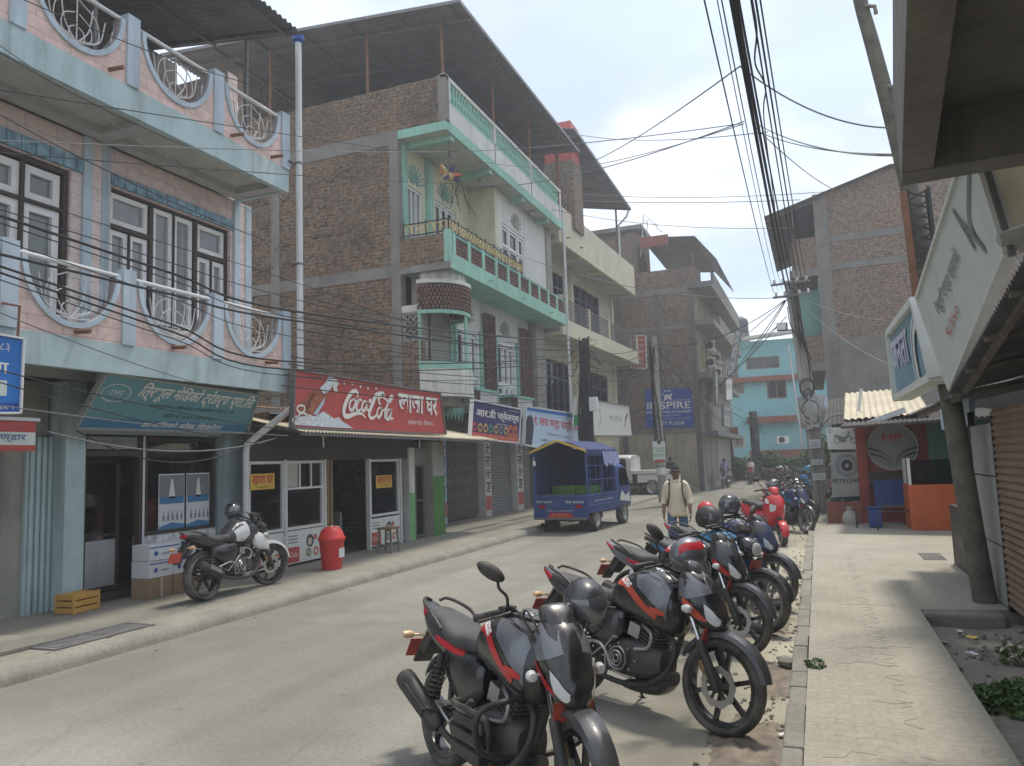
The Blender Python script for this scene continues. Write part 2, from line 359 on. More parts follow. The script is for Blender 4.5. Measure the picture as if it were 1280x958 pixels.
def wheel(root,x,r,w,steer,disc,rimcol='black_gloss',dr=.12,spokes=6,part='wheel',mats=None):
    mt=(steer or Matrix.Identity(4))@Matrix.Translation((x,0,r))@RY
    h=w/2
    wh=M().lathe([(r-.055,-h*.75),(r-.03,-h*.98),(r-.012,-h*.8),(r-.003,-h*.4),(r,0),(r-.003,h*.4),(r-.012,h*.8),(r-.03,h*.98),(r-.055,h*.75),(r-.06,0),(r-.055,-h*.75)],40)
    W=wh.build(part,MT['tyre'],root,mt,local=True)
    rm=M().lathe([(r-.058,-h*.7),(r-.085,-h*.62),(r-.09,0),(r-.085,h*.62),(r-.058,h*.7),(r-.062,0),(r-.058,-h*.7)],36)
    rm.lathe([(0,-.05),(.035,-.05),(.04,-.03),(.04,.03),(.035,.05),(0,.05)],16)
    for k in range(spokes):
        a=2*pi*k/spokes+.3; d=Vector((cos(a),sin(a),0))
        rm.beam(d*.03,d*(r-.083),.030,.026,(0,0,1))
    rm.build('rim',MT[rimcol],W,mt,local=True)
    if disc:
        for sg in ([-1] if disc==1 else [1]):
            dm=M(); zz=-.058 if sg<0 else .058   # lathe z maps to -y
            mt2=mt
            ro=dr;ri=dr*.66; n=36; pr=[]
            for z in(zz-.002,zz+.002):
                for rr_ in(0,1):
                    for j in range(n):
                        a=2*pi*j/n; q=(ro*(1+.035*(1 if j%4<2 else -1)) if rr_ else ri); pr.append((q*cos(a),q*sin(a),z))
            fs=[]
            for j in range(n):
                b=(j+1)%n; fs+=[(j,b,n+b,n+j),(2*n+j,3*n+j,3*n+b,2*n+b),(n+j,n+b,3*n+b,3*n+j),(j,2*n+j,2*n+b,b)]
            dm.add(pr,fs)
            dm.build('brake_disc',MT['disc'],W,mt2@Matrix.Diagonal((1,1,-1,1)),local=True)
            cm=M(); 
            for k in range(5):
                a=2*pi*k/5; cm.beam(Vector((.02*cos(a),.02*sin(a),-zz)),Vector((ri*1.05*cos(a+.4),ri*1.05*sin(a+.4),-zz)),.02,.006,(0,0,1))
            cm.lathe([(.0,-zz-.006),(.035,-zz-.006),(.035,-zz+.006),(0,-zz+.006)],16)
            cm.build('disc_carrier',MT['black_plastic'],W,mt2,local=True)
    return W
def fender(root,name,x,z,r,w,a0,a1,material,mt=None,n=16,drop=.03):
    rg=[]
    for i in range(n+1):
        a=R(a0+(a1-a0)*i/n); f=1-.25*abs(2*i/n-1)**3; ring=[]
        prof=[(-w*f,-drop),(-w*.8*f,-.004),(-w*.35*f,.006),(0,.009),(w*.35*f,.006),(w*.8*f,-.004),(w*f,-drop)]
        for yy,dr in prof: ring.append((x+(r+dr)*cos(a),yy,z+(r+dr)*sin(a)))
        for yy,dr in reversed(prof): ring.append((x+(r+dr-.006)*cos(a),yy*.96,z+(r+dr-.006)*sin(a)))
        rg.append(ring)
    return M().rings(rg).build(name,MT[material],root,mt,local=True)
def coil(m,p,q,r,turns=9,wire=.006):
    p=Vector(p);q=Vector(q); d=(q-p); a=d.normalized().orthogonal(); b=d.normalized().cross(a); k=turns*10
    m.tube([p+d*(i/k)+a*cos(2*pi*turns*i/k)*r+b*sin(2*pi*turns*i/k)*r for i in range(k+1)],wire,5)
def mirror_part(parent,name,base,tip,side,st,round_=False):
    m=M(); b=Vector(base);t=Vector(tip)
    m.tube(cr([b,b.lerp(t,.25)+Vector((0,side*-.006,.02)),b.lerp(t,.6)+Vector((-.01,side*.012,.01)),t],5),.008,8)
    o=m.build(name,MT['black_plastic'],parent,st,local=True)
    h=M(); rg=[]                 # teardrop shell, face towards the rider (-x)
    fr=Matrix.Rotation(side*R(12),3,'Z')@ry(-6)
    outl=[]
    for j in range(18):
        a=2*pi*j/18; yy=.066*cos(a)+(.018*sin(a)*side if not round_ else 0); zz=.050*sin(a)
        if not round_: yy*= (1.0+.18*side*cos(a)*0); zz-= .022*side*-cos(a)
        outl.append((yy,zz))
    for dx,s_ in((-.012,.93),(-.010,1.),(.004,1.),(.020,.86),(.032,.5),(.036,.12)):
        rg.append([t+Vector((0,side*.035,.036))+fr@Vector((dx,y*s_,z*s_)) for y,z in outl])
    h.rings(rg).build('mirror_shell',MT['black_plastic'],o,st,local=True)
    return o
PUL=dict(tank='black_gloss',decal='red_gloss',decal2='grey_gloss',tail='dark_grey_gloss',fair='black_gloss',fair2='grey_gloss',fender='dark_grey_gloss',seat='seat',style='pulsar',rim='black_gloss')
def bike(name,label,loc,head,lean=-6,steer=0,scale=1.05,P=PUL,group=None,mirrors='lr',guard=False,detail=True,plate='plate_red'):
    root=thing(name,label,'motorcycle',(loc[0],loc[1],loc[2] if len(loc)>2 else 0),(R(lean),0,R(head)),group,scale)
    B=lambda m,n,k,parent=root,mt=None,**kw: m.build(n,MT[k],parent,mt,local=True,**kw)
    ax=Vector((-.42,0,.9)).normalized(); O=Vector((1.03,0,.86))
    st=Matrix.Translation(O)@Matrix.Rotation(R(steer),4,ax)@Matrix.Translation(-O)
    naked=P['style']=='naked'
    wheel(root,0,.30,.115 if not naked else .14,None,0,P['rim'],part='rear_wheel',spokes=5)
    wheel(root,1.32,.30,.09 if not naked else .10,st,1,P['rim'],part='front_wheel',dr=.125)
    # fork
    fk=M()
    for y in(-.085,.085):
        fk.tube([(1.335,y,.27),(1.32,y,.30),(1.20,y,.55),(1.19,y,.57)],[.024,.03,.029,.026],12)
    F=B(fk,'fork','black_metal',mt=st)
    ch=M()
    for y in(-.085,.085): ch.tube([(1.195,y,.56),(1.03,y,.91)],.0165,12)
    B(ch,'fork_tube','chrome',F,st)
    tc=M()
    for z,x in((.90,1.035),(.76,1.10)): tc.obox((x,0,z),(.07,.23,.03),ry(-25))
    tc.tube([(1.02,0,.92),(1.12,0,.70)],.03,10); B(tc,'fork_clamp','black_metal',F,st,bev=.006)
    if detail:
        cp=M().obox((1.245,-.075,.415),(.075,.045,.095),ry(-25)); cp.tube([(1.25,-.10,.45),(1.25,-.06,.45)],.02,10); cp.tube([(1.225,-.10,.40),(1.225,-.06,.40)],.02,10)
        B(cp,'brake_caliper','gold',F,st,bev=.006)
        B(M().tube(cr([(1.24,-.08,.46),(1.20,-.10,.60),(1.14,-.10,.72),(1.05,-.08,.86),(.99,-.2,.98)],5),.006,6),'brake_hose','black_plastic',F,st)
    fender(root,'front_fender',1.32,.30,.335,.068,12,152,P['fender'],st)
    # handlebar
    hb=M().tube(cr([(.87,-.37,1.0),(.93,-.25,1.03),(.99,-.10,.985),(1.0,0,.97),(.99,.10,.985),(.93,.25,1.03),(.87,.37,1.0)],5),.012,10)
    H=B(hb,'handlebar','black_metal',mt=st)
    for s_ in(-1,1):
        g=M().tube([(.868,s_*.375,.998),(.872,s_*.365,1.0),(.885,s_*.335,1.008),(.915,s_*.255,1.025)],[.017,.021,.0175,.0175],12)
        B(g,'grip','black_plastic',H,st)
        sw=M().obox((.935,s_*.215,1.03),(.06,.07,.05),rz(-s_*18)); sw.tube([(.965,s_*.20,1.03),(.985,s_*.27,1.02),(.945,s_*.37,.995)],[.008,.007,.009],6)
        B(sw,'control_lever','black_plastic',H,st)
        if (s_<0 and 'r' in mirrors) or (s_>0 and 'l' in mirrors):
            mirror_part(H,'mirror',(.945,s_*.215,1.05),(.97,s_*.27,1.20),s_,st)
    B(M().obox((1.06,0,1.015),(.07,.17,.09),ry(-35)),'instrument_cluster','black_plastic',mt=st,bev=.015)
    if detail:
        cbl=M()
        for yy,zz,e in((-.20,1.03,(1.0,-.05,.72)),(.20,1.03,(1.02,.06,.70)),(.16,1.02,(.96,.03,.62)),(-.14,1.01,(1.08,-.04,.66))): cbl.tube(cr([(.955,yy,zz),(1.05,yy*1.05,zz+.03),(1.10,yy*.7,zz-.10),e],5),.0055,5)
        B(cbl,'control_cable','black_plastic',H,st)
    # body lofts
    if naked:
        tk=[(.40,.74,.06,.08,2.4),(.50,.775,.115,.135,2.4),(.62,.80,.165,.165,2.3),(.76,.81,.18,.185,2.2),(.90,.80,.165,.185,2.2),(1.0,.77,.12,.14,2.2),(1.05,.75,.07,.08,2.2)]
    else:
        tk=[(.40,.77,.06,.08,2.5),(.48,.785,.115,.13,2.5),(.60,.79,.165,.152,2.4),(.75,.785,.20,.168,2.3),(.88,.765,.215,.17,2.2),(.98,.74,.19,.14,2.2),(1.03,.73,.12,.085,2.2)]
    T=B(loft(M(),tk,24,5),'fuel_tank',P['tank'])
    if naked:
        for s_ in(-1,1):
            B(decal(M(),tk,[(.50,.86),(.60,.925),(.74,.95)],[(.54,.70),(.66,.69),(.76,.76)],s_),'tank_panel',P['decal2'],T)
            sh=loft(M(),[(.86,.70,.10,.03,2.2),(.98,.66,.12,.04,2.2),(1.10,.62,.10,.035,2.2),(1.17,.56,.05,.012,2.2)],12,3,y0=s_*.15); B(sh,'tank_shroud','white_gloss' if P['decal2']=='white_gloss' else P['decal2'],T)
    else:
        for s_ in(-1,1):
            if detail:
                B(decal(M(),tk,[(.50,.90),(.60,.90),(.74,.80),(.90,.68)],[(.50,.86),(.60,.84),(.72,.75),(.88,.655)],s_),'tank_stripe',P['decal'],T)
                B(decal(M(),tk,[(.66,.97),(.80,.965),(.92,.92),(.985,.85)],[(.72,.86),(.82,.80),(.92,.72),(.965,.66)],s_),'tank_panel',P['decal2'],T)
                B(decal(M(),tk,[(.84,.74),(.90,.735),(.94,.72),(.955,.71)],[(.84,.70),(.90,.69),(.93,.69),(.955,.69)],s_,.005),'tank_stripe',P['decal'],T)
                # flowing tank lettering
                em=text_on(tk,'Pulsar',.50,.665,.905,.07,s_,.5); B(em,'lettering','white_ink',T)
    fc=M().lathe([(0,.012),(.045,.012),(.052,.004),(.052,-.01)],20,xf(ry(10),(.80,0,.985 if not naked else .985))); B(fc,'fuel_cap','chrome' if not naked else 'black_metal',T)
    se=[(.54,.765,.03,.07,2.6),(.48,.765,.05,.10,2.8),(.36,.755,.052,.125,2.9),(.22,.752,.05,.14,3.),(.10,.775,.05,.135,3.),(.02,.80,.05,.125,3.),(-.12,.825,.046,.11,2.8),(-.22,.845,.038,.09,2.6),(-.27,.855,.02,.06,2.4)]
    B(loft(M(),se,20,4),'seat',P['seat'])
    ta=[(.42,.66,.05,.10,2.4),(.25,.68,.06,.125,2.4),(.05,.71,.065,.13,2.4),(-.12,.755,.065,.12,2.4),(-.26,.81,.052,.085,2.4),(-.36,.86,.035,.045,2.4),(-.43,.90,.012,.012,2.2)] if not naked else [(.42,.66,.05,.10,2.4),(.25,.69,.06,.12,2.4),(.05,.74,.06,.12,2.4),(-.10,.79,.055,.10,2.4),(-.22,.84,.04,.07,2.4),(-.28,.86,.02,.04,2.4)]
    TP=B(loft(M(),ta,20,4),'tail_panel',P['tail'])
    if not naked:
        for s_ in(-1,1): B(decal(M(),ta,[(.32,.71),(.20,.725),(.08,.735),(-.02,.75)],[(.32,.68),(.20,.685),(.10,.70),(0,.72)],s_),'tail_stripe',P['decal'],TP)
        tl=M()
        for s_ in(-1,1): decal(tl,ta,[(-.26,.85),(-.32,.875),(-.38,.89),(-.415,.905)],[(-.25,.815),(-.32,.84),(-.38,.865),(-.415,.89)],s_,.006)
        B(tl,'tail_light','tail_red',TP)
        gr=M()
        for s_ in(-1,1): gr.tube(cr([(.06,s_*.13,.79),(-.06,s_*.145,.865),(-.20,s_*.125,.905),(-.29,s_*.075,.925),(-.30,s_*.03,.91)],5),.011,8)
        B(gr,'grab_rail','black_metal')
    else:
        B(M().obox((-.27,0,.845),(.05,.10,.05)),'tail_light','tail_red',TP,bev=.012)
        gr=M()
        for s_ in(-1,1): gr.tube(cr([(.02,s_*.12,.82),(-.12,s_*.125,.875),(-.24,s_*.09,.90)],5),.012,8)
        B(gr,'grab_rail','black_metal')
    # tail hugger, plate, indicators
    hg=M().beam((-.22,0,.78),(-.42,0,.52),.12,.02,(1,0,0)); hg.beam((-.16,0,.74),(-.30,0,.60),.14,.05,(1,0,0))
    RH=B(hg,'plate_holder','black_plastic')
    pl=M().obox((-.44,0,.60),(.006,.19,.13),ry(28)); B(pl,'number_plate',plate,RH)
    for s_ in(-1,1):
        i=M().tube([(-.28,s_*.04,.70),(-.31,s_*.13,.70)],.008,6); i.lathe([(0,-.04),(.018,-.035),(.026,0),(.018,.035),(0,.04)],10,xf(rx(90),(-.315,s_*.165,.70)))
        B(i,'indicator','black_plastic' if not detail else 'amber',RH)
        ii=M().tube([(1.14,s_*.09,.76),(1.14,s_*.15,.76)],.008,6,False); ii.lathe([(0,-.034),(.02,-.03),(.03,0),(.02,.03),(0,.034)],12,xf(ry(90),(1.15,s_*.175,.76)))
        B(ii,'indicator','clear_lens',F,st)
    fender(root,'rear_fender',0,.30,.335,.06,35,150,'black_plastic')
    # side panels
    for s_ in(-1,1):
        sp=loft(M(),[(.14,.60,.06,.012,2.5),(.24,.57,.10,.028,2.8),(.38,.55,.13,.034,2.8),(.50,.57,.11,.03,2.8),(.56,.60,.06,.012,2.5)],14,3,y0=s_*.11); B(sp,'side_panel','black_gloss')
    # engine
    e=loft(M(),[(.36,.36,.07,.08,3),(.42,.36,.11,.12,3.4),(.60,.36,.13,.14,3.4),(.78,.36,.125,.135,3.4),(.88,.36,.08,.09,3)],18,3)
    E=B(e,'engine','engine')
    cv=M()
    for s_ in(-1,1):
        cv.lathe([(0,.03),(.05,.03),(.055,.022),(.075,.022),(.085,.01),(.088,-.02)],24,xf(rx(90*-s_*-1) if s_<0 else rx(-90),(.56,s_*.15,.36)))
    B(cv,'engine_cover','alu',E)
    rg_=M()
    for s_ in(-1,1):
        for r_ in(.078,.05,.024): rg_.tube([(.56+r_*cos(2*pi*j/20),s_*.183 if r_<.06 else s_*.171,.36+r_*sin(2*pi*j/20)) for j in range(20)],.005,5,True)
    for j in range(8): rg_.lathe([(0,-.012),(.008,-.012),(.008,.006),(0,.006)],6,Matrix.Translation((.56+.20*cos(j*.8)*(.6 if j%2 else .75),-.148,.36+.10*sin(j*.8)))@Matrix.Rotation(pi/2,4,'X'))
    B(rg_,'cover_trim','disc',E)
    bk=M()
    for s_ in(-1,1): bk.tube(cr([(.13,s_*.165,.40),(.34,s_*.17,.44),(.44,s_*.17,.40),(.50,s_*.165,.29)],4),.011,7); bk.tube([(.42,s_*.17,.42),(.30,s_*.165,.33),(.13,s_*.165,.40)],.009,6)
    B(bk,'footrest_bracket','alu')
    cb_=M().tube(cr([(.72,-.09,.60),(.82,-.12,.55),(.80,-.13,.46),(.70,-.15,.44)],5),.012,7); cb_.obox((.66,-.08,.56),(.10,.07,.09),ry(15)); B(cb_,'carburettor','alu',E)
    cy=M(); d=Vector((.45,0,.9)).normalized(); o0=Vector((.72,0,.45)); rot=ry(math.degrees(math.atan2(d.x,d.z)))
    cy.obox(o0+d*.09,(.11,.13,.20),rot)
    for k in range(7): cy.obox(o0+d*(.015+.026*k),(.17,.19,.010),rot)
    B(cy,'engine_cylinder','engine',E)
    ex=M().tube(cr([(.86,-.03,.56),(.96,-.06,.53),(1.0,-.09,.44),(.95,-.12,.32),(.80,-.14,.22),(.55,-.145,.20),(.30,-.15,.24),(.16,-.165,.29)],6),.019,10)
    X_=B(ex,'exhaust_pipe','black_metal')
    a=Vector((.20,-.165,.275)); b=Vector((-.24,-.205,.47)) 
    mu=M().tube([a,a.lerp(b,.06),a.lerp(b,.14),a.lerp(b,.9),a.lerp(b,.97),b],[.024,.045,.055,.062,.058,.03],18); B(mu,'muffler','black_metal',X_)
    mh=M().beam(a.lerp(b,.22)+Vector((0,-.058,.02)),a.lerp(b,.72)+Vector((0,-.062,.02)),.05,.008,(0,1,0))
    B(mh,'heat_shield','black_plastic' if P['style']=='pulsar' else 'alu',X_)
    fr=M().tube([(1.05,0,.82),(.75,0,.66),(.45,0,.64),(.36,0,.45),(.38,0,.30)],.022,8); fr.tube([(1.06,0,.78),(.95,0,.45),(.88,0,.27),(.7,0,.22)],.02,8)
    for s_ in(-1,1): fr.tube([(.45,s_*.09,.66),(.1,s_*.10,.68),(-.22,s_*.08,.79)],.014,7)
    B(fr,'frame','black_metal')
    sa=M()
    for s_ in(-1,1): sa.beam((.40,s_*.10,.35),(0,s_*.085,.30),.03,.05); sa.tube([(0,s_*.11,.30),(0,s_*.07,.30)],.03,10)
    B(sa,'swingarm','black_metal')
    ck=M(); 
    for s_ in(-1,1):
        sk=M(); sk.tube([(.10,s_*.135,.66),(.06,s_*.135,.53)],.024,10); sk.tube([(.05,s_*.135,.46),(0,s_*.125,.31)],.013,8); coil(sk,(.085,s_*.135,.62),(.01,s_*.128,.36),.026); B(sk,'rear_shock','black_metal')
    fp=M()
    for s_ in(-1,1): fp.tube([(.50,s_*.13,.28),(.50,s_*.24,.285)],.013,8); fp.tube([(.16,s_*.13,.36),(.14,s_*.24,.37)],.012,8); fp.beam((.42,s_*.14,.35),(.16,s_*.14,.36),.012,.025)
    B(fp,'footrest','black_plastic')
    bl=M().tube(cr([(.46,-.16,.27),(.52,-.175,.27),(.68,-.18,.25),(.74,-.20,.27)],4),.007,6); bl.tube([(.44,-.155,.27),(.44,-.165,.42),(.52,-.17,.50),(.56,-.17,.50)],.008,6)
    B(bl,'brake_pedal','alu')
    B(M().tube([(.50,.12,.24),(.44,.24,.06),(.43,.265,.035)],.011,7).obox((.43,.27,.03),(.06,.04,.01)),'side_stand','black_metal')
    # radiator-less lower cowl
    if not naked:
        bc=loft(M(),[(.52,.17,.03,.06,2.5),(.66,.185,.05,.10,2.6),(.84,.22,.07,.11,2.6),(.92,.27,.05,.08,2.5)],14,3); B(bc,'belly_pan','dark_grey_gloss')
    # fairing / headlight
    if not naked:
        fa=[(1.03,.87,.125,.115,3.2),(1.10,.85,.165,.13,2.7),(1.18,.80,.175,.125,2.2),(1.25,.755,.145,.105,1.9),(1.305,.715,.095,.075,1.9),(1.335,.695,.05,.04,1.9)]
        FA=B(loft(M(),fa,24,5),'headlight_fairing',P['fair'],mt=st)
        for s_ in(-1,1):
            B(decal(M(),fa,[(1.04,1.03),(1.11,1.03),(1.19,.96),(1.26,.87)],[(1.045,.84),(1.10,.82),(1.16,.83),(1.23,.85)],s_),'fairing_panel',P['fair2'],FA,st)
            B(decal(M(),fa,[(1.08,.83),(1.14,.795),(1.20,.745),(1.25,.70)],[(1.075,.785),(1.13,.735),(1.18,.70),(1.245,.685)],s_,.005),'fairing_stripe',P['decal'],FA,st)
        hl=M(); 
        for s_ in(-1,1): decal(hl,fa,[(1.235,.80),(1.28,.765),(1.31,.73),(1.33,.705)],[(1.25,.70),(1.28,.675),(1.31,.665),(1.328,.68)],s_,.006)
        B(hl,'headlight','clear_lens',FA,st)
        vs=[(1.04,1.02,.05,.075,3.6),(1.075,1.015,.05,.08,3.2),(1.13,.975,.045,.072,2.8),(1.19,.92,.03,.05,2.4)]
        B(loft(M(),vs,18,4),'windscreen','black_gloss',FA,st)
        B(M().obox((1.225,0,.60),(.006,.20,.10),ry(15)),'number_plate',plate,FA,st)
    else:
        hd=[(1.05,.85,.07,.09,2.6),(1.12,.85,.095,.115,2.6),(1.19,.83,.09,.11,2.5),(1.23,.82,.075,.09,2.4)]
        FA=B(loft(M(),hd,18,4),'headlight_housing',P['fair'],mt=st); B(loft(M(),[(1.228,.82,.068,.08,2.4),(1.245,.815,.055,.065,2.3),(1.25,.815,.01,.02,2.2)],18,2),'headlight','clear_lens',FA,st)
        B(M().obox((1.22,0,.66),(.006,.18,.10),ry(15)),'number_plate',plate,FA,st)
    if guard:
        gu=M()
        for s_ in(-1,1): gu.tube(cr([(.93,s_*.04,.60),(.93,s_*.22,.585),(.91,s_*.34,.54),(.90,s_*.35,.44),(.88,s_*.28,.34),(.86,s_*.06,.29)],5),.0165,10)
        B(gu,'leg_guard','black_metal')
        sg=M().tube(cr([(.42,-.13,.47),(.40,-.24,.46),(.30,-.25,.44),(.72,-.24,.47)][:1]+[(.45,-.235,.48),(.75,-.235,.475),(.80,-.22,.44),(.80,-.20,.30)],5),.016,8)
        for k in range(3): sg.obox((.62,-.215,.42-.075*k),(.30,.05,.055),rx(8))
        B(sg,'saree_guard','black_plastic')
    return root
def helmet(label,loc,rot,shell='black_gloss',stripe=None,visor=True,scale=1,group=None):
    root=thing('helmet',label,'helmet',loc,rot,group,scale)
    def pt(th,ph): # front = +x
        x=.145*cos(ph)*cos(th); y=.118*cos(ph)*sin(th); z=.128*sin(ph)
        if z<0: x*=1+.10*abs(z)/.128; 
        return (x,y,z)
    m=M(); n=28; rows=12; P0=[]
    for i in range(rows+1):
        ph=-.85+(pi/2+.85)*i/rows; P0.append([pt(2*pi*j/n,ph) for j in range(n)])
    vs=[p for r in P0 for p in r]; fs=[]
    for i in range(rows):
        ph=-.85+(pi/2+.85)*(i+.5)/rows
        for j in range(n):
            th=2*pi*(j+.5)/n; th=th-2*pi if th>pi else th
            if visor and abs(th)<1.15 and -.55<ph<.42: continue
            fs.append((i*n+j,i*n+(j+1)%n,(i+1)*n+(j+1)%n,(i+1)*n+j))
    m.add(vs,fs,True)
    # inner shell gives the rim its thickness
    k=len(vs); m.add([(x*.9,y*.9,z*.9) for x,y,z in vs],[tuple(reversed(f)) for f in fs],True)
    lo=[(j,(j+1)%n) for j in range(n)]; m.f+=[(a,a+k,b+k,b) for a,b in lo]; m.sm+=[False]*n; m.mi+=[0]*n
    m.build('shell',MT[shell],root,local=True)
    if visor:
        v=M(); a=[]
        for i in range(7):
            ph=-.62+1.12*i/6; a.append([tuple(c*1.03 for c in pt(-1.3+2.6*j/16,ph)) for j in range(17)])
        v.add([p for r in a for p in r],[(i*17+j,i*17+j+1,(i+1)*17+j+1,(i+1)*17+j) for i in range(6) for j in range(16)],True); v.build('visor',MT['visor'],root,local=True)
        M().obox((.0,.12,.0),(.03,.015,.03)).obox((.0,-.12,.0),(.03,.015,.03)).build('visor_hinge',MT['black_plastic'],root,local=True,bev=.004)
    if stripe:
        s_=M()
        for sg in(-1,1):
            a=[]
            for i in range(4):
                ph=.25+.5*i/3; a.append([tuple(c*1.012 for c in pt(sg*(.7+1.9*j/10),ph+.12*sin(j*.6))) for j in range(11)])
            s_.add([p for r in a for p in r],[(i*11+j,i*11+j+1,(i+1)*11+j+1,(i+1)*11+j) for i in range(3) for j in range(10)],True)
        s_.build('shell_stripe',MT[stripe],root,local=True)
    st=M()
    for sg in(-1,1): st.tube(cr([(.02,sg*.10,-.08),(.03,sg*.07,-.14),(.05,0,-.17)],4),.006,5)
    st.build('chin_strap',MT['black_plastic'],root,local=True)
    return root
# ---------- camera, sky, sun ----------
cd=bpy.data.cameras.new('camera'); cam=bpy.data.objects.new('camera',cd); COL.objects.link(cam); S.camera=cam
cd.sensor_width=36; cd.lens=36*F_/1280; cd.clip_start=.05; cd.clip_end=2000
mw=Matrix.Identity(4)
for i in range(3): mw[i][0]=RT[i]; mw[i][1]=UP[i]; mw[i][2]=-FW[i]; mw[i][3]=CAM[i]
cam.matrix_world=mw
SUN=Vector((.11,.34,1.0)).normalized()          # towards the sun
w=bpy.data.worlds.new('World'); S.world=w; w.use_nodes=True; nt=w.node_tree; L=nt.links; bg=nt.nodes['Background']
sk=_n(nt,'ShaderNodeTexSky',sky_type='NISHITA'); sk.sun_disc=False; sk.sun_elevation=math.asin(SUN.z); sk.sun_rotation=math.atan2(SUN.x,SUN.y); sk.air_density=1.2; sk.dust_density=3.; sk.altitude=200
tc=_n(nt,'ShaderNodeTexCoord'); sx=_n(nt,'ShaderNodeSeparateXYZ'); L.new(tc.outputs['Generated'],sx.inputs[0])
# cloud deck: project the view direction on a plane overhead
mz=_n(nt,'ShaderNodeMath',operation='MAXIMUM'); L.new(sx.outputs[2],mz.inputs[0]); mz.inputs[1].default_value=.0
az=_n(nt,'ShaderNodeMath',operation='ADD'); L.new(mz.outputs[0],az.inputs[0]); az.inputs[1].default_value=.25
dx=_n(nt,'ShaderNodeMath',operation='DIVIDE'); L.new(sx.outputs[0],dx.inputs[0]); L.new(az.outputs[0],dx.inputs[1])
dy=_n(nt,'ShaderNodeMath',operation='DIVIDE'); L.new(sx.outputs[1],dy.inputs[0]); L.new(az.outputs[0],dy.inputs[1])
cb=_n(nt,'ShaderNodeCombineXYZ'); L.new(dx.outputs[0],cb.inputs[0]); L.new(dy.outputs[0],cb.inputs[1]); cb.inputs[2].default_value=3.7
n1=_n(nt,'ShaderNodeTexNoise'); n1.inputs['Scale'].default_value=1.9; n1.inputs['Detail'].default_value=7; n1.inputs['Roughness'].default_value=.52; n1.inputs['Distortion'].default_value=.3; L.new(cb.outputs[0],n1.inputs['Vector'])
cr_=_n(nt,'ShaderNodeMapRange',interpolation_type='SMOOTHSTEP'); cr_.inputs[1].default_value=.38; cr_.inputs[2].default_value=.66; cr_.inputs[3].default_value=.58; cr_.inputs[4].default_value=.98; L.new(n1.outputs['Fac'],cr_.inputs[0])
# thickness shading of the clouds
n2=_n(nt,'ShaderNodeTexNoise'); n2.inputs['Scale'].default_value=2.1; n2.inputs['Detail'].default_value=5; L.new(cb.outputs[0],n2.inputs['Vector'])
cm=_n(nt,'ShaderNodeMix',data_type='RGBA'); nr=_n(nt,'ShaderNodeMapRange',interpolation_type='SMOOTHSTEP'); nr.inputs[1].default_value=.36; nr.inputs[2].default_value=.62; L.new(n2.outputs['Fac'],nr.inputs[0]); L.new(nr.outputs[0],cm.inputs[0]); cm.inputs[6].default_value=(2.7,3.15,3.8,1); cm.inputs[7].default_value=(4.6,4.75,4.95,1)
mx=_n(nt,'ShaderNodeMix',data_type='RGBA'); L.new(cr_.outputs[0],mx.inputs[0]); L.new(sk.outputs[0],mx.inputs[6]); L.new(cm.outputs[2],mx.inputs[7])
L.new(mx.outputs[2],bg.inputs[0]); bg.inputs[1].default_value=.13
sl=bpy.data.lights.new('sun','SUN'); so=bpy.data.objects.new('sun',sl); COL.objects.link(so); sl.energy=1.6; sl.angle=R(6); sl.color=(1,.93,.82)
so.rotation_euler=SUN.to_track_quat('Z','Y').to_euler()
S.view_settings.view_transform='Standard'; S.view_settings.look='None'; S.view_settings.exposure=1.10; S.view_settings.gamma=1
S.cycles.max_bounces=6; S.cycles.transparent_max_bounces=12; S.cycles.volume_bounces=0; S.cycles.use_denoising=True
try: S.cycles.volume_step_rate=4
except: pass
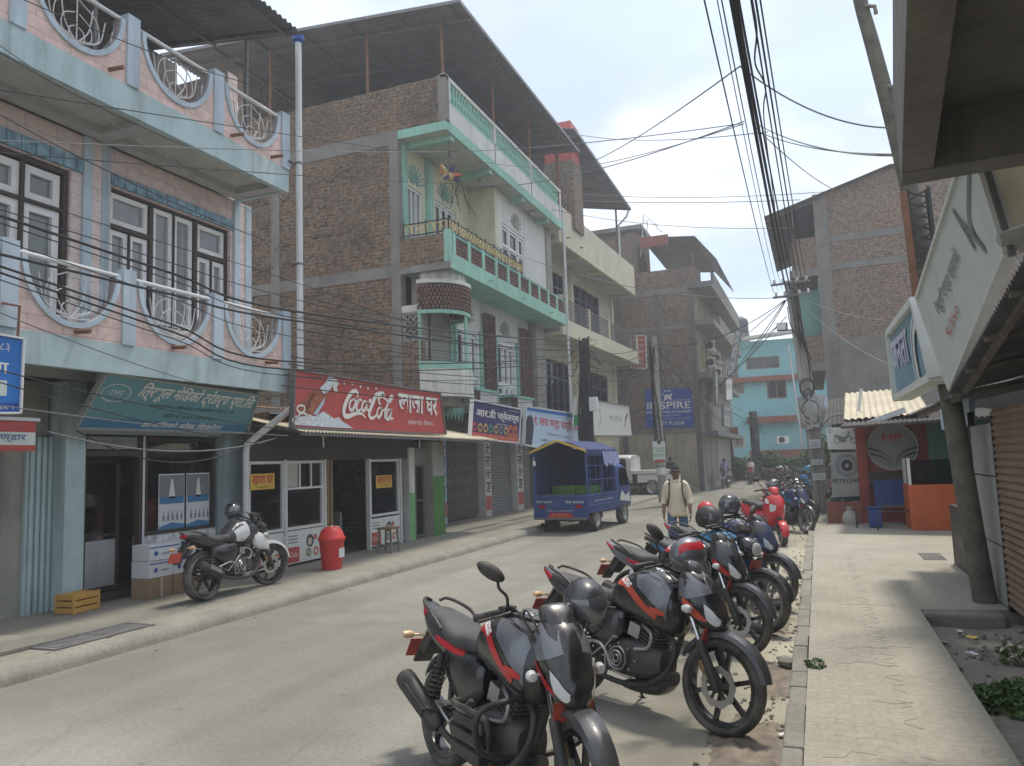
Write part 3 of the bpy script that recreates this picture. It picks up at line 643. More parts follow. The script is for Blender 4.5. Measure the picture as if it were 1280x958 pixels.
# ---------- ground materials ----------
def groundmat(name,base,alt,scale=.35,fine=22,bump=.25,rough=.92,patch=None,spots=0.):
    m=bpy.data.materials.new(name); m.use_nodes=True; nt=m.node_tree; L=nt.links; b=nt.nodes['Principled BSDF']; b.inputs['Roughness'].default_value=rough; b.inputs['Specular IOR Level'].default_value=.25
    g=_n(nt,'ShaderNodeNewGeometry'); P=g.outputs['Position']
    a=_n(nt,'ShaderNodeTexNoise'); a.inputs['Scale'].default_value=scale; a.inputs['Detail'].default_value=9; a.inputs['Roughness'].default_value=.62; L.new(P,a.inputs['Vector'])
    r=_n(nt,'ShaderNodeMapRange'); r.inputs[1].default_value=.35; r.inputs[2].default_value=.65; L.new(a.outputs['Fac'],r.inputs[0])
    x=_n(nt,'ShaderNodeMix',data_type='RGBA'); L.new(r.outputs[0],x.inputs[0]); x.inputs[6].default_value=(*base,1); x.inputs[7].default_value=(*alt,1); out=x.outputs[2]
    f=_n(nt,'ShaderNodeTexNoise'); f.inputs['Scale'].default_value=fine; f.inputs['Detail'].default_value=8; f.inputs['Roughness'].default_value=.7; L.new(P,f.inputs['Vector'])
    fr=_n(nt,'ShaderNodeMapRange'); fr.inputs[1].default_value=.3; fr.inputs[2].default_value=.7; fr.inputs[3].default_value=.82; fr.inputs[4].default_value=1.16; L.new(f.outputs['Fac'],fr.inputs[0])
    y=_n(nt,'ShaderNodeMix',data_type='RGBA',blend_type='MULTIPLY'); y.inputs[0].default_value=1; L.new(out,y.inputs[6]); L.new(fr.outputs[0],y.inputs[7]); out=y.outputs[2]
    if patch:   # sandy drift towards the right-hand kerb (x range) with a ragged edge
        s_=_n(nt,'ShaderNodeSeparateXYZ'); L.new(P,s_.inputs[0]); ad=_n(nt,'ShaderNodeMath',operation='MULTIPLY_ADD'); L.new(a.outputs['Fac'],ad.inputs[0]); ad.inputs[1].default_value=3.; L.new(s_.outputs[0],ad.inputs[2])
        pr=_n(nt,'ShaderNodeMapRange',interpolation_type='SMOOTHSTEP'); pr.inputs[1].default_value=patch[0]; pr.inputs[2].default_value=patch[1]; L.new(ad.outputs[0],pr.inputs[0])
        z=_n(nt,'ShaderNodeMix',data_type='RGBA'); L.new(pr.outputs[0],z.inputs[0]); L.new(out,z.inputs[6]); z.inputs[7].default_value=(*patch[2],1); out=z.outputs[2]
    if spots:
        v=_n(nt,'ShaderNodeTexVoronoi'); v.inputs['Scale'].default_value=spots; L.new(P,v.inputs['Vector']); q=_n(nt,'ShaderNodeMapRange'); q.inputs[1].default_value=.02; q.inputs[2].default_value=.09; q.inputs[3].default_value=.7; q.inputs[4].default_value=1; L.new(v.outputs['Distance'],q.inputs[0])
        y2=_n(nt,'ShaderNodeMix',data_type='RGBA',blend_type='MULTIPLY'); y2.inputs[0].default_value=1; L.new(out,y2.inputs[6]); L.new(q.outputs[0],y2.inputs[7]); out=y2.outputs[2]
    if spots and spots<3:   # wandering cracks, darker repair patches and faint wheel tracks
        vd=_n(nt,'ShaderNodeTexNoise'); vd.inputs['Scale'].default_value=1.3; vd.inputs['Detail'].default_value=5; L.new(P,vd.inputs['Vector'])
        vm=_n(nt,'ShaderNodeMix',data_type='RGBA'); vm.inputs[0].default_value=.22; L.new(P,vm.inputs[6]); L.new(vd.outputs['Color'],vm.inputs[7])
        ve=_n(nt,'ShaderNodeTexVoronoi',feature='DISTANCE_TO_EDGE'); ve.inputs['Scale'].default_value=.55; L.new(vm.outputs[2],ve.inputs['Vector'])
        ce=_n(nt,'ShaderNodeMapRange'); ce.inputs[1].default_value=.0; ce.inputs[2].default_value=.005; ce.inputs[3].default_value=.86; ce.inputs[4].default_value=1; L.new(ve.outputs['Distance'],ce.inputs[0])
        pn=_n(nt,'ShaderNodeTexNoise'); pn.inputs['Scale'].default_value=.23; pn.inputs['Detail'].default_value=7; pn.inputs['Roughness'].default_value=.6; L.new(P,pn.inputs['Vector'])
        pp=_n(nt,'ShaderNodeMapRange'); pp.inputs[1].default_value=.47; pp.inputs[2].default_value=.56; pp.inputs[3].default_value=.86; pp.inputs[4].default_value=1.05; L.new(pn.outputs['Fac'],pp.inputs[0])
        mk=_n(nt,'ShaderNodeMapping'); mk.inputs['Scale'].default_value=(1.6,.05,1); L.new(P,mk.inputs[0]); tn=_n(nt,'ShaderNodeTexNoise'); tn.inputs['Scale'].default_value=1.; tn.inputs['Detail'].default_value=4; L.new(mk.outputs[0],tn.inputs['Vector'])
        tt=_n(nt,'ShaderNodeMapRange'); tt.inputs[1].default_value=.35; tt.inputs[2].default_value=.65; tt.inputs[3].default_value=.88; tt.inputs[4].default_value=1.08; L.new(tn.outputs['Fac'],tt.inputs[0])
        for q_ in(ce,pp,tt):
            y3=_n(nt,'ShaderNodeMix',data_type='RGBA',blend_type='MULTIPLY'); y3.inputs[0].default_value=1; L.new(out,y3.inputs[6]); L.new(q_.outputs[0],y3.inputs[7]); out=y3.outputs[2]
    L.new(out,b.inputs['Base Color'])
    bp=_n(nt,'ShaderNodeBump'); bp.inputs['Strength'].default_value=bump; bp.inputs['Distance'].default_value=.02; L.new(f.outputs['Fac'],bp.inputs['Height']); L.new(bp.outputs[0],b.inputs['Normal'])
    return m
MT['road']=groundmat('road',(.208,.202,.176),(.253,.246,.212),.5,26,.25,patch=(-.5,1.3,(.385,.36,.28)),spots=2.2)
MT['earth']=groundmat('earth',(.16,.13,.095),(.24,.20,.15),1.2,14,.8)
MT['walk']=groundmat('walk',(.21,.20,.17),(.27,.255,.21),.9,24,.3,spots=3)
MT['kerb']=groundmat('kerb',(.215,.208,.178),(.28,.268,.228),2.6,22,.5,spots=5)
def pavermat():
    m=groundmat('pavers',(.315,.298,.248),(.375,.353,.295),.8,26,.2); nt=m.node_tree; L=nt.links; b=nt.nodes['Principled BSDF']
    g=_n(nt,'ShaderNodeNewGeometry'); s=_n(nt,'ShaderNodeSeparateXYZ'); L.new(g.outputs['Position'],s.inputs[0])
    def W(a,k,op='PINGPONG'):
        x=_n(nt,'ShaderNodeMath',operation=op); L.new(a,x.inputs[0]); x.inputs[1].default_value=k; return x.outputs[0]
    def A(a,c,op='ADD'):
        x=_n(nt,'ShaderNodeMath',operation=op); L.new(a,x.inputs[0]); L.new(c,x.inputs[1]); return x.outputs[0]
    zu=A(s.outputs[0],W(W(s.outputs[1],.055),.45,'MULTIPLY')); zv=A(s.outputs[1],W(W(s.outputs[0],.11),.28,'MULTIPLY'))
    c=_n(nt,'ShaderNodeCombineXYZ'); L.new(zu,c.inputs[0]); L.new(zv,c.inputs[1])
    bt=_n(nt,'ShaderNodeTexBrick'); L.new(c.outputs[0],bt.inputs['Vector']); bt.inputs['Scale'].default_value=1; bt.inputs['Brick Width'].default_value=.225; bt.inputs['Row Height'].default_value=.115; bt.inputs['Mortar Size'].default_value=.006; bt.inputs['Mortar Smooth'].default_value=.6
    bt.inputs['Color1'].default_value=(1,1,1,1); bt.inputs['Color2'].default_value=(.9,.9,.88,1); bt.inputs['Mortar'].default_value=(.64,.63,.6,1)
    n=_n(nt,'ShaderNodeTexNoise'); n.inputs['Scale'].default_value=1.7; n.inputs['Detail'].default_value=5; L.new(g.outputs['Position'],n.inputs['Vector'])
    r=_n(nt,'ShaderNodeMapRange'); r.inputs[1].default_value=.42; r.inputs[2].default_value=.66; r.inputs[3].default_value=.25; r.inputs[4].default_value=1.; L.new(n.outputs['Fac'],r.inputs[0])
    col=b.inputs['Base Color'].links[0].from_socket
    mx=_n(nt,'ShaderNodeMix',data_type='RGBA',blend_type='MULTIPLY'); L.new(r.outputs[0],mx.inputs[0]); L.new(col,mx.inputs[6]); L.new(bt.outputs['Color'],mx.inputs[7]); L.new(mx.outputs[2],b.inputs['Base Color'])
    return m
MT['pavers']=pavermat()
def sheet(name,poly,z,t,m,kind='structure'):
    me=M(); me.prism([(x,y) for x,y in poly],(0,0,z-t),(1,0,0),(0,1,0),t); return me.build(name,m,kind=kind)
def grid(name,x0,x1,y0,y1,z,m,nx,ny,amp,kind='structure',seed=0.,edge=True):
    vs=[];fs=[]
    for j in range(ny+1):
        for i in range(nx+1):
            x=x0+(x1-x0)*i/nx;y=y0+(y1-y0)*j/ny; vs.append((x,y,z+amp*noise.noise(Vector((x*1.7+seed,y*1.7,seed)))+amp*.5*noise.noise(Vector((x*6+seed,y*6,seed)))))
    for j in range(ny):
        for i in range(nx): a=j*(nx+1)+i; fs.append((a,a+1,a+nx+2,a+nx+1))
    return M().add(vs,fs,True).build(name,m,kind=kind)
grid('ground',-900,900,-200,1000,-.32,MT['earth'],40,40,0.)
sheet('road',[(-7.0,-12),(-.33,-12),(-.33,24.5),(.3,33),(1.5,47),(2.5,60),(-16,64),(-16,58.5),(-7.2,58.5),(-5.6,51),(-6.0,44.4),(-6.9,39.5),(-7.1,33)],0,.3,MT['road'])
sheet('sidewalk_left',[(-7.25,-12),(-7.25,33),(-7.12,39.5),(-6.22,44.4),(-5.82,51),(-7.4,58.4),(-14,58.4),(-14,-12)],.15,.4,MT['walk'])
km=M(); y=-6.; 
lk=[(-7.0,-12),(-7.0,33),(-6.88,39.5),(-5.98,44.4),(-5.58,51)]
def lkx(y):
    for a,b in zip(lk,lk[1:]):
        if a[1]<=y<=b[1]: return a[0]+(b[0]-a[0])*(y-a[1])/(b[1]-a[1])
    return lk[-1][0]
rg=[]; joint=y+.6
while y<50.5:
    x=lkx(y); j=False
    if y>=joint: j=True; joint=y+.55+.12*rnd.random()
    ch=max(0,noise.noise(Vector((y*2.3,4.,1.)))-.25)*.09; e=lambda k: noise.noise(Vector((y*5+k*9,k*3.,2.)))*.010
    jx=-.012 if j else 0
    rg.append([(x-.34,y,.06),(x-.33+e(1),y,.149+e(7)*.2),(x-.20,y,.152+e(2)*.5+jx),(x-.10-ch+e(3),y,.146+e(4)*.6+jx),(x-.035-ch*.8+e(5),y,.108-ch*.4+e(6)+jx),(x-.004+e(8)*.6+jx,y,.05+e(9)),(x+.004+e(1)*.6,y,-.06)]); y+=.07 if y<26 else .2
km.rings(rg,cap=True,sm=True,closed=False)
km.build('kerb_left',MT['kerb'],kind='structure',ang=55)
# low gutter apron in front of the left kerb
sheet('sidewalk_right',[(-.20,-12),(.93,-12),(.93,9.75),(2.2,9.95),(2.9,9.95),(2.9,24.5),(-.20,24.5)],.10,.4,MT['pavers'])
km=M(); y=-6.
while y<24.3:
    l=.42+.05*rnd.random(); km.obox((-.265+rnd.uniform(-.008,.008),y+l/2,.0+rnd.uniform(-.010,.004)),(.125,l-.005,.212),rz(rnd.uniform(-1,1))); y+=l
km.build('kerb_right',MT['kerb'],kind='structure',bev=.015)
sheet('pavement',[(-.2,24.5),(6,24.5),(6,56),(2.0,56),(1.3,47),(.5,33)],.06,.3,MT['walk'])
# sunken dirt yard on the right, below the pavement edge
grid('terrain',.935,6,-4,9.9,-.045,groundmat('yard',(.21,.195,.165),(.29,.27,.23),1.5,13,.8),40,90,.06,seed=3.)
mm('concrete',(.215,.205,.185),.9,var=.25,scale=1.3,bump=.5,bscale=18,streak=.35)
mm('concrete_dark',(.14,.135,.125),.9,var=.3,scale=1.5,bump=.5,bscale=16,streak=.5)
mm('plaster_grey',(.30,.29,.26),.9,var=.25,scale=.9,bump=.3,bscale=12,streak=.5)
mm('pale_blue',(.43,.51,.57),.8,var=.14,scale=2,bump=.15,streak=.42)
mm('sea_blue',(.41,.52,.53),.8,var=.16,scale=1.6,bump=.15,streak=.45)
mm('mint',(.27,.50,.40),.75,var=.14,scale=1.8,bump=.12,streak=.30)
mm('mint_dark',(.17,.34,.28),.75,var=.15,scale=2,streak=.3)
mm('cream',(.60,.57,.43),.8,var=.12,scale=1.2,bump=.15,streak=.32)
mm('white_paint',(.60,.60,.56),.75,var=.12,scale=1.6,bump=.12,streak=.25)
mm('plaster_tan',(.42,.37,.27),.9,var=.25,scale=.9,bump=.3,bscale=12,streak=.4)
mm('soffit',(.46,.46,.42),.85,var=.15,scale=1.2,streak=.25)
mm('white_frame',(.76,.76,.74),.5,var=.06,dust=.12)
mm('wood_dark',(.055,.042,.035),.7,var=.25,scale=9)
mm('wood',(.22,.14,.08),.75,var=.3,scale=10,bump=.3)
mm('wood_weathered',(.20,.185,.155),.85,var=.35,scale=6,bump=.7,bscale=26,streak=.3)
mm('sign_fade',(.20,.33,.40),.5,var=.12,streak=.15)
mm('tin_dark',(.06,.057,.053),.7,var=.4,scale=3,streak=.3)
mm('wood_pole',(.135,.125,.10),.9,var=.4,scale=4,bump=.8,bscale=22,streak=.4)
mm('tin',(.17,.175,.185),.55,metal=.3,var=.3,scale=1.5,streak=.4)
mm('tin_rust',(.24,.16,.11),.7,metal=.2,var=.4,scale=2.5,streak=.4)
mm('tin_beige',(.50,.45,.33),.7,var=.15,scale=2,streak=.2)
mm('steel',(.20,.20,.20),.5,metal=.6,var=.2,dust=.3)
mm('steel_pipe_white',(.62,.63,.62),.5,var=.08,streak=.15)
mm('grill_white',(.58,.57,.56),.6,var=.1,dust=.25)
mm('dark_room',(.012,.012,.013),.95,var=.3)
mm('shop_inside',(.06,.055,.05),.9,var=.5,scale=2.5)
mm('teal_wall',(.25,.54,.57),.8,var=.1,scale=.8,bump=.1,streak=.14)
mm('pierced',(.15,.085,.07),.85,var=.3,scale=4,streak=.4)
mm('rust_red',(.27,.09,.06),.8,var=.2,scale=2,streak=.3)
mm('hut_red',(.30,.045,.03),.6,var=.2,scale=2,streak=.3)
mm('counter_orange',(.48,.11,.035),.55,var=.14,scale=2.2,bump=.1,streak=.15)
mm('board_blue',(.02,.055,.22),.55,var=.12)
mm('sign_blue',(.02,.16,.50),.45,var=.06)
mm('sign_blue_dark',(.012,.07,.30),.45,var=.06)
mm('sign_inspire',(.02,.07,.36),.6,var=.12,scale=2)
mm('sign_teal',(.13,.31,.36),.5,var=.08,streak=.1)
mm('sign_teal_blue',(.06,.20,.36),.5,var=.06)
mm('sign_red',(.45,.075,.068),.55,var=.08,scale=1.5,streak=.06)
mm('sign_violet',(.04,.03,.12),.55,var=.12)
mm('sign_paleblue',(.42,.54,.66),.55,var=.06)
mm('sign_white',(.62,.64,.60),.55,var=.07,streak=.08)
mm('sign_palegreen',(.55,.61,.57),.5,var=.07,scale=1.2,streak=.10)
mm('sign_grey',(.33,.34,.32),.6,var=.12,streak=.15)
mm('sign_yellow',(.62,.42,.06),.55,var=.06)
mm('ink_white',(.72,.71,.66),.6,var=.03)
mm('ink_red',(.50,.03,.04),.6,var=.05)
mm('ink_dark',(.03,.032,.04),.6,var=.05)
mm('ink_grey',(.20,.22,.22),.6,var=.1)
mm('ink_blue',(.03,.10,.32),.6,var=.05)
mm('ink_green',(.04,.30,.10),.6,var=.05)
mm('ink_gold',(.55,.36,.08),.4,var=.1)
mm('ink_lilac',(.55,.55,.66),.6,var=.1)
mm('ink_brown',(.16,.05,.03),.5,var=.3,scale=14)
mm('cola_brown',(.30,.11,.06),.35,var=.55,scale=9)
mm('ice',(.55,.60,.66),.5,var=.3,scale=16)
mm('gate_metal',(.29,.285,.28),.55,metal=.3,var=.15,dust=.2)
mm('shutter',(.26,.265,.26),.55,metal=.3,var=.15,scale=3,streak=.25)
mm('shutter_brown',(.24,.165,.11),.6,metal=.15,var=.2,scale=3,streak=.3)
mm('green_paint',(.17,.40,.16),.7,var=.15,streak=.3)
mm('green_dark',(.07,.20,.05),.7,var=.15,streak=.3)
mm('cardboard',(.30,.21,.13),.8,var=.12)
mm('carton_white',(.62,.63,.65),.6,var=.05)
mm('bin_red',(.58,.035,.03),.4,var=.05,dust=.1)
mm('crate_yellow',(.55,.30,.06),.55,var=.1,dust=.2)
mm('cable',(.018,.018,.02),.6,var=.1)
mm('cable_grey',(.16,.165,.17),.6,var=.1)
mm('cloth_grey',(.38,.37,.34),.9,var=.15)
mm('curtain',(.45,.44,.40),.9,var=.1)
mm('leaf',(.055,.105,.028),.7,var=.4,scale=5)
mm('leaf_light',(.11,.17,.05),.7,var=.35,scale=5)
mm('stone',(.27,.25,.21),.9,var=.3,bump=.5)
mm('rubble',(.20,.17,.135),.95,var=.4,scale=9)
mm('gold_scroll',(.52,.42,.18),.45,metal=.3,var=.1)
mm('pvc_grey',(.42,.43,.42),.5,var=.1,streak=.25)
mm('tank_black',(.05,.055,.065),.5,var=.1)
mm('red_sheet',(.50,.10,.09),.6,var=.1)
MT['pink']=brickmat('pink',(.72,.54,.48),(.69,.515,.46),(.52,.38,.34),.46,.17,.009,.5,(.43,.36,.32),.0,.2,.8,1.1,mott=(.88,1.1))
MT['pink_shade']=brickmat('pink_in_shade',(.70,.57,.53),(.67,.55,.51),(.50,.41,.38),.46,.17,.009,.4,(.46,.40,.37),.0,.15,.8,1.1,mott=(.88,1.1))  # second copy of the pink, tinted for the wall shaded by the slabs
MT['tile_blue']=brickmat('tile_blue',(.22,.36,.44),(.20,.33,.41),(.07,.13,.17),.20,.4,.012,.15,(.12,.18,.2),.0,.1,.5,1.5)
MT['brick']=brickmat('brick',(.265,.142,.08),(.16,.105,.066),(.23,.205,.16),.26,.105,.022,.72,(.085,.074,.062),.06,1.6,smear=.6)
MT['brick_old']=brickmat('brick_old',(.30,.18,.115),(.20,.14,.10),(.24,.22,.19),.26,.105,.020,.6,(.16,.14,.11),.03,1.,smear=.5)
MT['brick_orange']=brickmat('brick_orange',(.30,.17,.11),(.21,.135,.10),(.28,.25,.21),.26,.105,.020,.75,(.19,.175,.145),.03,1.2,dscale=.5,smear=.6)
MT['tiles_glazed']=brickmat('tiles_glazed',(.60,.60,.60),(.56,.56,.57),(.40,.40,.40),.28,.28,.006,.08,(.4,.38,.35),0,.1,.3)
MT['glass']=glassmat('glass',(.42,.45,.45),.13,.04)
MT['glass_dark']=glassmat('glass_dark',(.16,.17,.17),.16,.05)
MT['glass_frost']=glassmat('glass_frost',(.3,.32,.32),.10,.25,opac=.75,col=(.24,.27,.26))
MT['glass_curtain']=glassmat('glass_curtain',(.3,.32,.32),.12,.08,opac=.75,col=(.30,.32,.31))
def PP(ax,p,a,z): return (p,a,z) if ax=='x' else (a,p,z)
def bx(m,ax,p0,p1,a0,a1,z0,z1,mi=0):
    return m.box(p0,p1,a0,a1,z0,z1,mi) if ax=='x' else m.box(a0,a1,p0,p1,z0,z1,mi)
def window(parent,ax,p,out,a0,a1,z0,z1,cols=(1,),rows=(1,),fm='white_frame',fw=.06,fd=.06,sash=None,sm='white_frame',gm='glass',name='window'):
    """framed window: outer frame and mullions (fm), a sash in each light (sm), panes (gm)"""
    m=M(); q=p+out*fd
    bx(m,ax,p,q,a0,a0+fw,z0,z1); bx(m,ax,p,q,a1-fw,a1,z0,z1); bx(m,ax,p,q-out*.002,a0+fw,a1-fw,z1-fw,z1); bx(m,ax,p,q-out*.002,a0+fw,a1-fw,z0,z0+fw)
    A=[a0+fw]; W=a1-a0-2*fw; t=sum(cols)
    for c in cols: A.append(A[-1]+W*c/t)
    Z=[z0+fw]; H=z1-z0-2*fw; t=sum(rows)
    for c in rows: Z.append(Z[-1]+H*c/t)
    for a in A[1:-1]: bx(m,ax,p,q-out*.004,a-fw*.35,a+fw*.35,z0+fw,z1-fw)
    for z in Z[1:-1]: bx(m,ax,p,q-out*.006,a0+fw,a1-fw,z-fw*.35,z+fw*.35)
    o=m.build(name,MT[fm],parent)
    if sash:
        s=M(); e=p+out*fd*.6
        for i in range(len(A)-1):
            for j in range(len(Z)-1):
                b0,b1,c0,c1=A[i]+fw*.36,A[i+1]-fw*.36,Z[j]+fw*.36,Z[j+1]-fw*.36
                if b1-b0<2.6*sash: continue
                bx(s,ax,p,e,b0,b0+sash,c0,c1); bx(s,ax,p,e,b1-sash,b1,c0,c1); bx(s,ax,p,e-out*.002,b0+sash,b1-sash,c0,c0+sash); bx(s,ax,p,e-out*.002,b0+sash,b1-sash,c1-sash,c1)
        s.build('sash',MT[sm],o)
    g=M(); bx(g,ax,p+out*.006,p+out*.012,a0+fw*.5,a1-fw*.5,z0+fw*.5,z1-fw*.5); g.build('pane',MT[gm],o)
    return o
def corrugated(m,a,b,c,d,pitch=.11,amp=.018,t=.002,mi=0,per=6):
    """wavy sheet on the quad a-b (eave) d-c (ridge); waves run from eave to ridge"""
    a,b,c,d=[Vector(v) for v in(a,b,c,d)]; n=(b-a).cross(d-a).normalized()
    if n.z<0: n=-n
    L_=(b-a).length; k=max(4,int(L_/pitch*per)); vs=[]
    for i in range(k+1):
        u=i/k; h=n*amp*sin(2*pi*u*L_/pitch)
        vs+=[a.lerp(b,u)+h,d.lerp(c,u)+h]
    m.add(vs,[(2*i,2*i+2,2*i+3,2*i+1) for i in range(k)],True,mi)
    return m
def screen(m,ax,p0,p1,a0,a1,z0,z1,s=.1,bar=.035,diag=True):
    """pierced block screen: a lattice of crossing bars inside a rim"""
    rim=bar
    bx(m,ax,p0,p1,a0,a1,z0,z0+rim); bx(m,ax,p0,p1,a0,a1,z1-rim,z1); bx(m,ax,p0,p1,a0,a0+rim,z0+rim,z1-rim); bx(m,ax,p0,p1,a1-rim,a1,z0+rim,z1-rim)
    pc=(p0+p1)/2; th=abs(p1-p0)*.9
    W=a1-a0;H=z1-z0
    if diag:
        for sg in(1,-1):
            c=-H
            while c<W:
                # line a=c+t, z=t (sg=1) clipped
                t0=max(0,-c); t1=min(H,W-c)
                if t1-t0>.02:
                    A0,A1=(a0+c+t0,a0+c+t1); Z0,Z1=(z0+t0,z0+t1) if sg>0 else (z1-t0,z1-t1)
                    m.beam(PP(ax,pc,A0,Z0),PP(ax,pc,A1,Z1),bar*.7,th*(.96 if sg>0 else .9),PP(ax,1,0,0) if ax=='y' and False else ((1,0,0) if ax=='x' else (0,1,0)))
                c+=s*1.4
    else:
        k=int(W/s)
        for i in range(1,k): bx(m,ax,p0+th*.03,p1-th*.03,a0+W*i/k-bar/2,a0+W*i/k+bar/2,z0+rim,z1-rim)
        k=int(H/s)
        for i in range(1,k): bx(m,ax,p0+th*.06,p1-th*.06,a0+rim,a1-rim,z0+H*i/k-bar/2,z0+H*i/k+bar/2)
    return m
def plane_sign(name,label,cat,corners,t,face,edge,group=None,rim=.03):
    """flat sign from four corners: bottom-left, bottom-right, top-right, top-left as read; returns root, placing function"""
    bl,br,tr,tl=[Vector(c) for c in corners]; c=(bl+br+tr+tl)/4
    root=thing(name,label,cat,tuple((bl+br)/2),(0,0,0),group)
    n=(br-bl).cross(tl-bl).normalized()
    M().slab4(bl,br,tr,tl,t).build('panel',MT[face],root)
    if edge:
        f=M()
        for p,q in((bl,br),(br,tr),(tr,tl),(tl,bl)): f.beam(p-n*t*.4,q-n*t*.4,rim,t*1.5+.012,n if True else None)
        f.build('frame',MT[edge],root)
    def pt(u,v): return (bl.lerp(br,u)).lerp(tl.lerp(tr,u),v)
    def write(s,u,v,w,h,ink,shear=0,bold=0,name='lettering',dz=.004,anchor='c'):
        ux=(br-bl).normalized().lerp((tr-tl).normalized(),v).normalized(); uy=(pt(u,min(1,v+.1))-pt(u,max(0,v-.1))).normalized(); uy=(uy-ux*uy.dot(ux)).normalized()
        W=(br-bl).length*(1-v)+(tr-tl).length*v; H=(pt(u,1)-pt(u,0)).length
        return text(s,name,MT[ink],root,pt(u,v)+n*.0,ux,uy,w*W,h*H if h else None,dz,shear,bold,anchor)
    def patch(u0,u1,v0,v1,ink,name='print',dz=.003):
        return M().slab4(pt(u0,v0)+n*dz,pt(u1,v0)+n*dz,pt(u1,v1)+n*dz,pt(u0,v1)+n*dz,.002).build(name,MT[ink],root)
    def poly(pts,ink,name='print',dz=.005):
        return M().add([pt(u,v)+n*dz for u,v in pts],[tuple(range(len(pts)))]).build(name,MT[ink],root)
    def stroke(pts,wd,ink,name='lettering',dz=.006,k=6,closed=False,acc=None):
        P=cr([pt(u,v)+n*dz for u,v in pts],k,closed); m=acc or M()
        ws=wd if isinstance(wd,(list,tuple)) else [wd]*len(P)
        if len(ws)!=len(P): ws=[ws[min(len(ws)-1,int(i*(len(ws)-1)/(len(P)-1)+.0))]*(1-((i*(len(ws)-1)/(len(P)-1))%1))+ws[min(len(ws)-1,int(i*(len(ws)-1)/(len(P)-1))+1)]*((i*(len(ws)-1)/(len(P)-1))%1) for i in range(len(P))]
        vs=[]
        for i,p in enumerate(P):
            a=P[max(0,i-1)];b=P[min(len(P)-1,i+1)]; s=n.cross(b-a).normalized()*ws[i]/2; vs+=[p+s,p-s]
        m.add(vs,[(2*i,2*i+1,2*i+3,2*i+2) for i in range(len(P)-1)])
        return m if acc else m.build(name,MT[ink],root)

    return root,dict(pt=pt,write=write,patch=patch,poly=poly,stroke=stroke,n=n)
# ================= pink and blue building, left =================
A=thing('pink_building','pink and pale blue three storey house with scalloped balconies above the medicine shop','building',(-9.3,7,0))
XF=-9.3; Y1=10.95
def b_(m,n,k,p=A,**kw): return m.build(n,MT[k],p,**kw)
m=M().wall('x',XF-.28,XF,2,Y1,3.55,6.65,[(8.0,10.45,4.15,6.08),(4.9,7.35,3.6,6.08)])
m.box(-15,XF-.28,Y1-.25,Y1,0,9.2); m.box(-15,XF-.28,2,2.2,0,7)
b_(m,'wall','pink_shade')
b_(M().box(-12.2,-12.0,2.2,Y1-.25,0,7.0).box(-12,XF-.3,2.2,Y1-.25,3.4,3.54),'inner_wall','shop_inside')
# windows of the first floor
for a,b,z0_,z1_,cols in((8.0,8.80,4.15,5.52,(1,1)),(8.80,9.72,4.15,6.08,(1,1)),(9.72,10.45,4.15,5.52,(1,1)),(8.0,8.80,5.52,6.08,(1,)),(9.72,10.45,5.52,6.08,(1,))):
    window(A,'x',XF-.16,1,a,b,z0_,z1_,cols,(1,),'wood_dark',.034,.10,gm='glass_curtain',sash=.075)
window(A,'x',XF-.16,1,4.9,7.35,3.6,6.08,(1,1,1,1),(1.0,.28),'wood_dark',.07,.12,gm='glass_frost',sash=.10)
cu=M()
for y0,y1 in((8.1,8.75),(9.85,10.35)):
    k=30; vs=[]
    for i in range(k+1):
        y=y0+(y1-y0)*i/k; x=XF-.35+.03*sin(i*1.9); vs+=[(x,y,4.2),(x,y,6.0)]
    cu.add(vs,[(2*i,2*i+2,2*i+3,2*i+1) for i in range(k)],True)
b_(cu,'curtain','curtain')
# pilasters in blue stripes, tile band
pl=M()
for a,b in((7.52,7.66),(7.82,7.95),(10.52,10.66),(10.80,10.952)): pl.box(XF-.05,XF+.045,a,b,3.552,6.648)
b_(pl,'pilaster','pale_blue')
pk=M()
for a,b in((7.66,7.82),(10.66,10.80)): pk.box(XF-.05,XF+.03,a,b,3.552,6.648)
b_(pk,'pilaster_pink','pink_shade')
b_(M().box(XF,XF+.05,7.97,10.50,6.10,6.26).box(XF,XF+.05,4.6,7.5,6.10,6.30),'tile_band','tile_blue')
# slabs with soffit beams
for z0,z1,n in((3.17,3.55,'balcony_slab'),(6.65,7.05,'roof_slab')):
    s=M().box(-15,-8.30,2,10.65,z0+.12,z1-.005); b_(s,n,'soffit')
    b_(M().box(-8.302,-8.2,2,10.652,z0,z1).box(-9.28,-8.302,10.55,10.652,z0,z1),'slab_edge','sea_blue')
    bm_=M()
    for y in(4.2,7.72,10.42): bm_.box(-9.25,-8.305,y-.11,y+.11,z0+.01,z0+.13)
    bm_.box(-9.25,-9.05,2,10.6,z0+.005,z0+.125)
    b_(bm_,'soffit_beam','tile_blue' if False else 'pvc_grey')
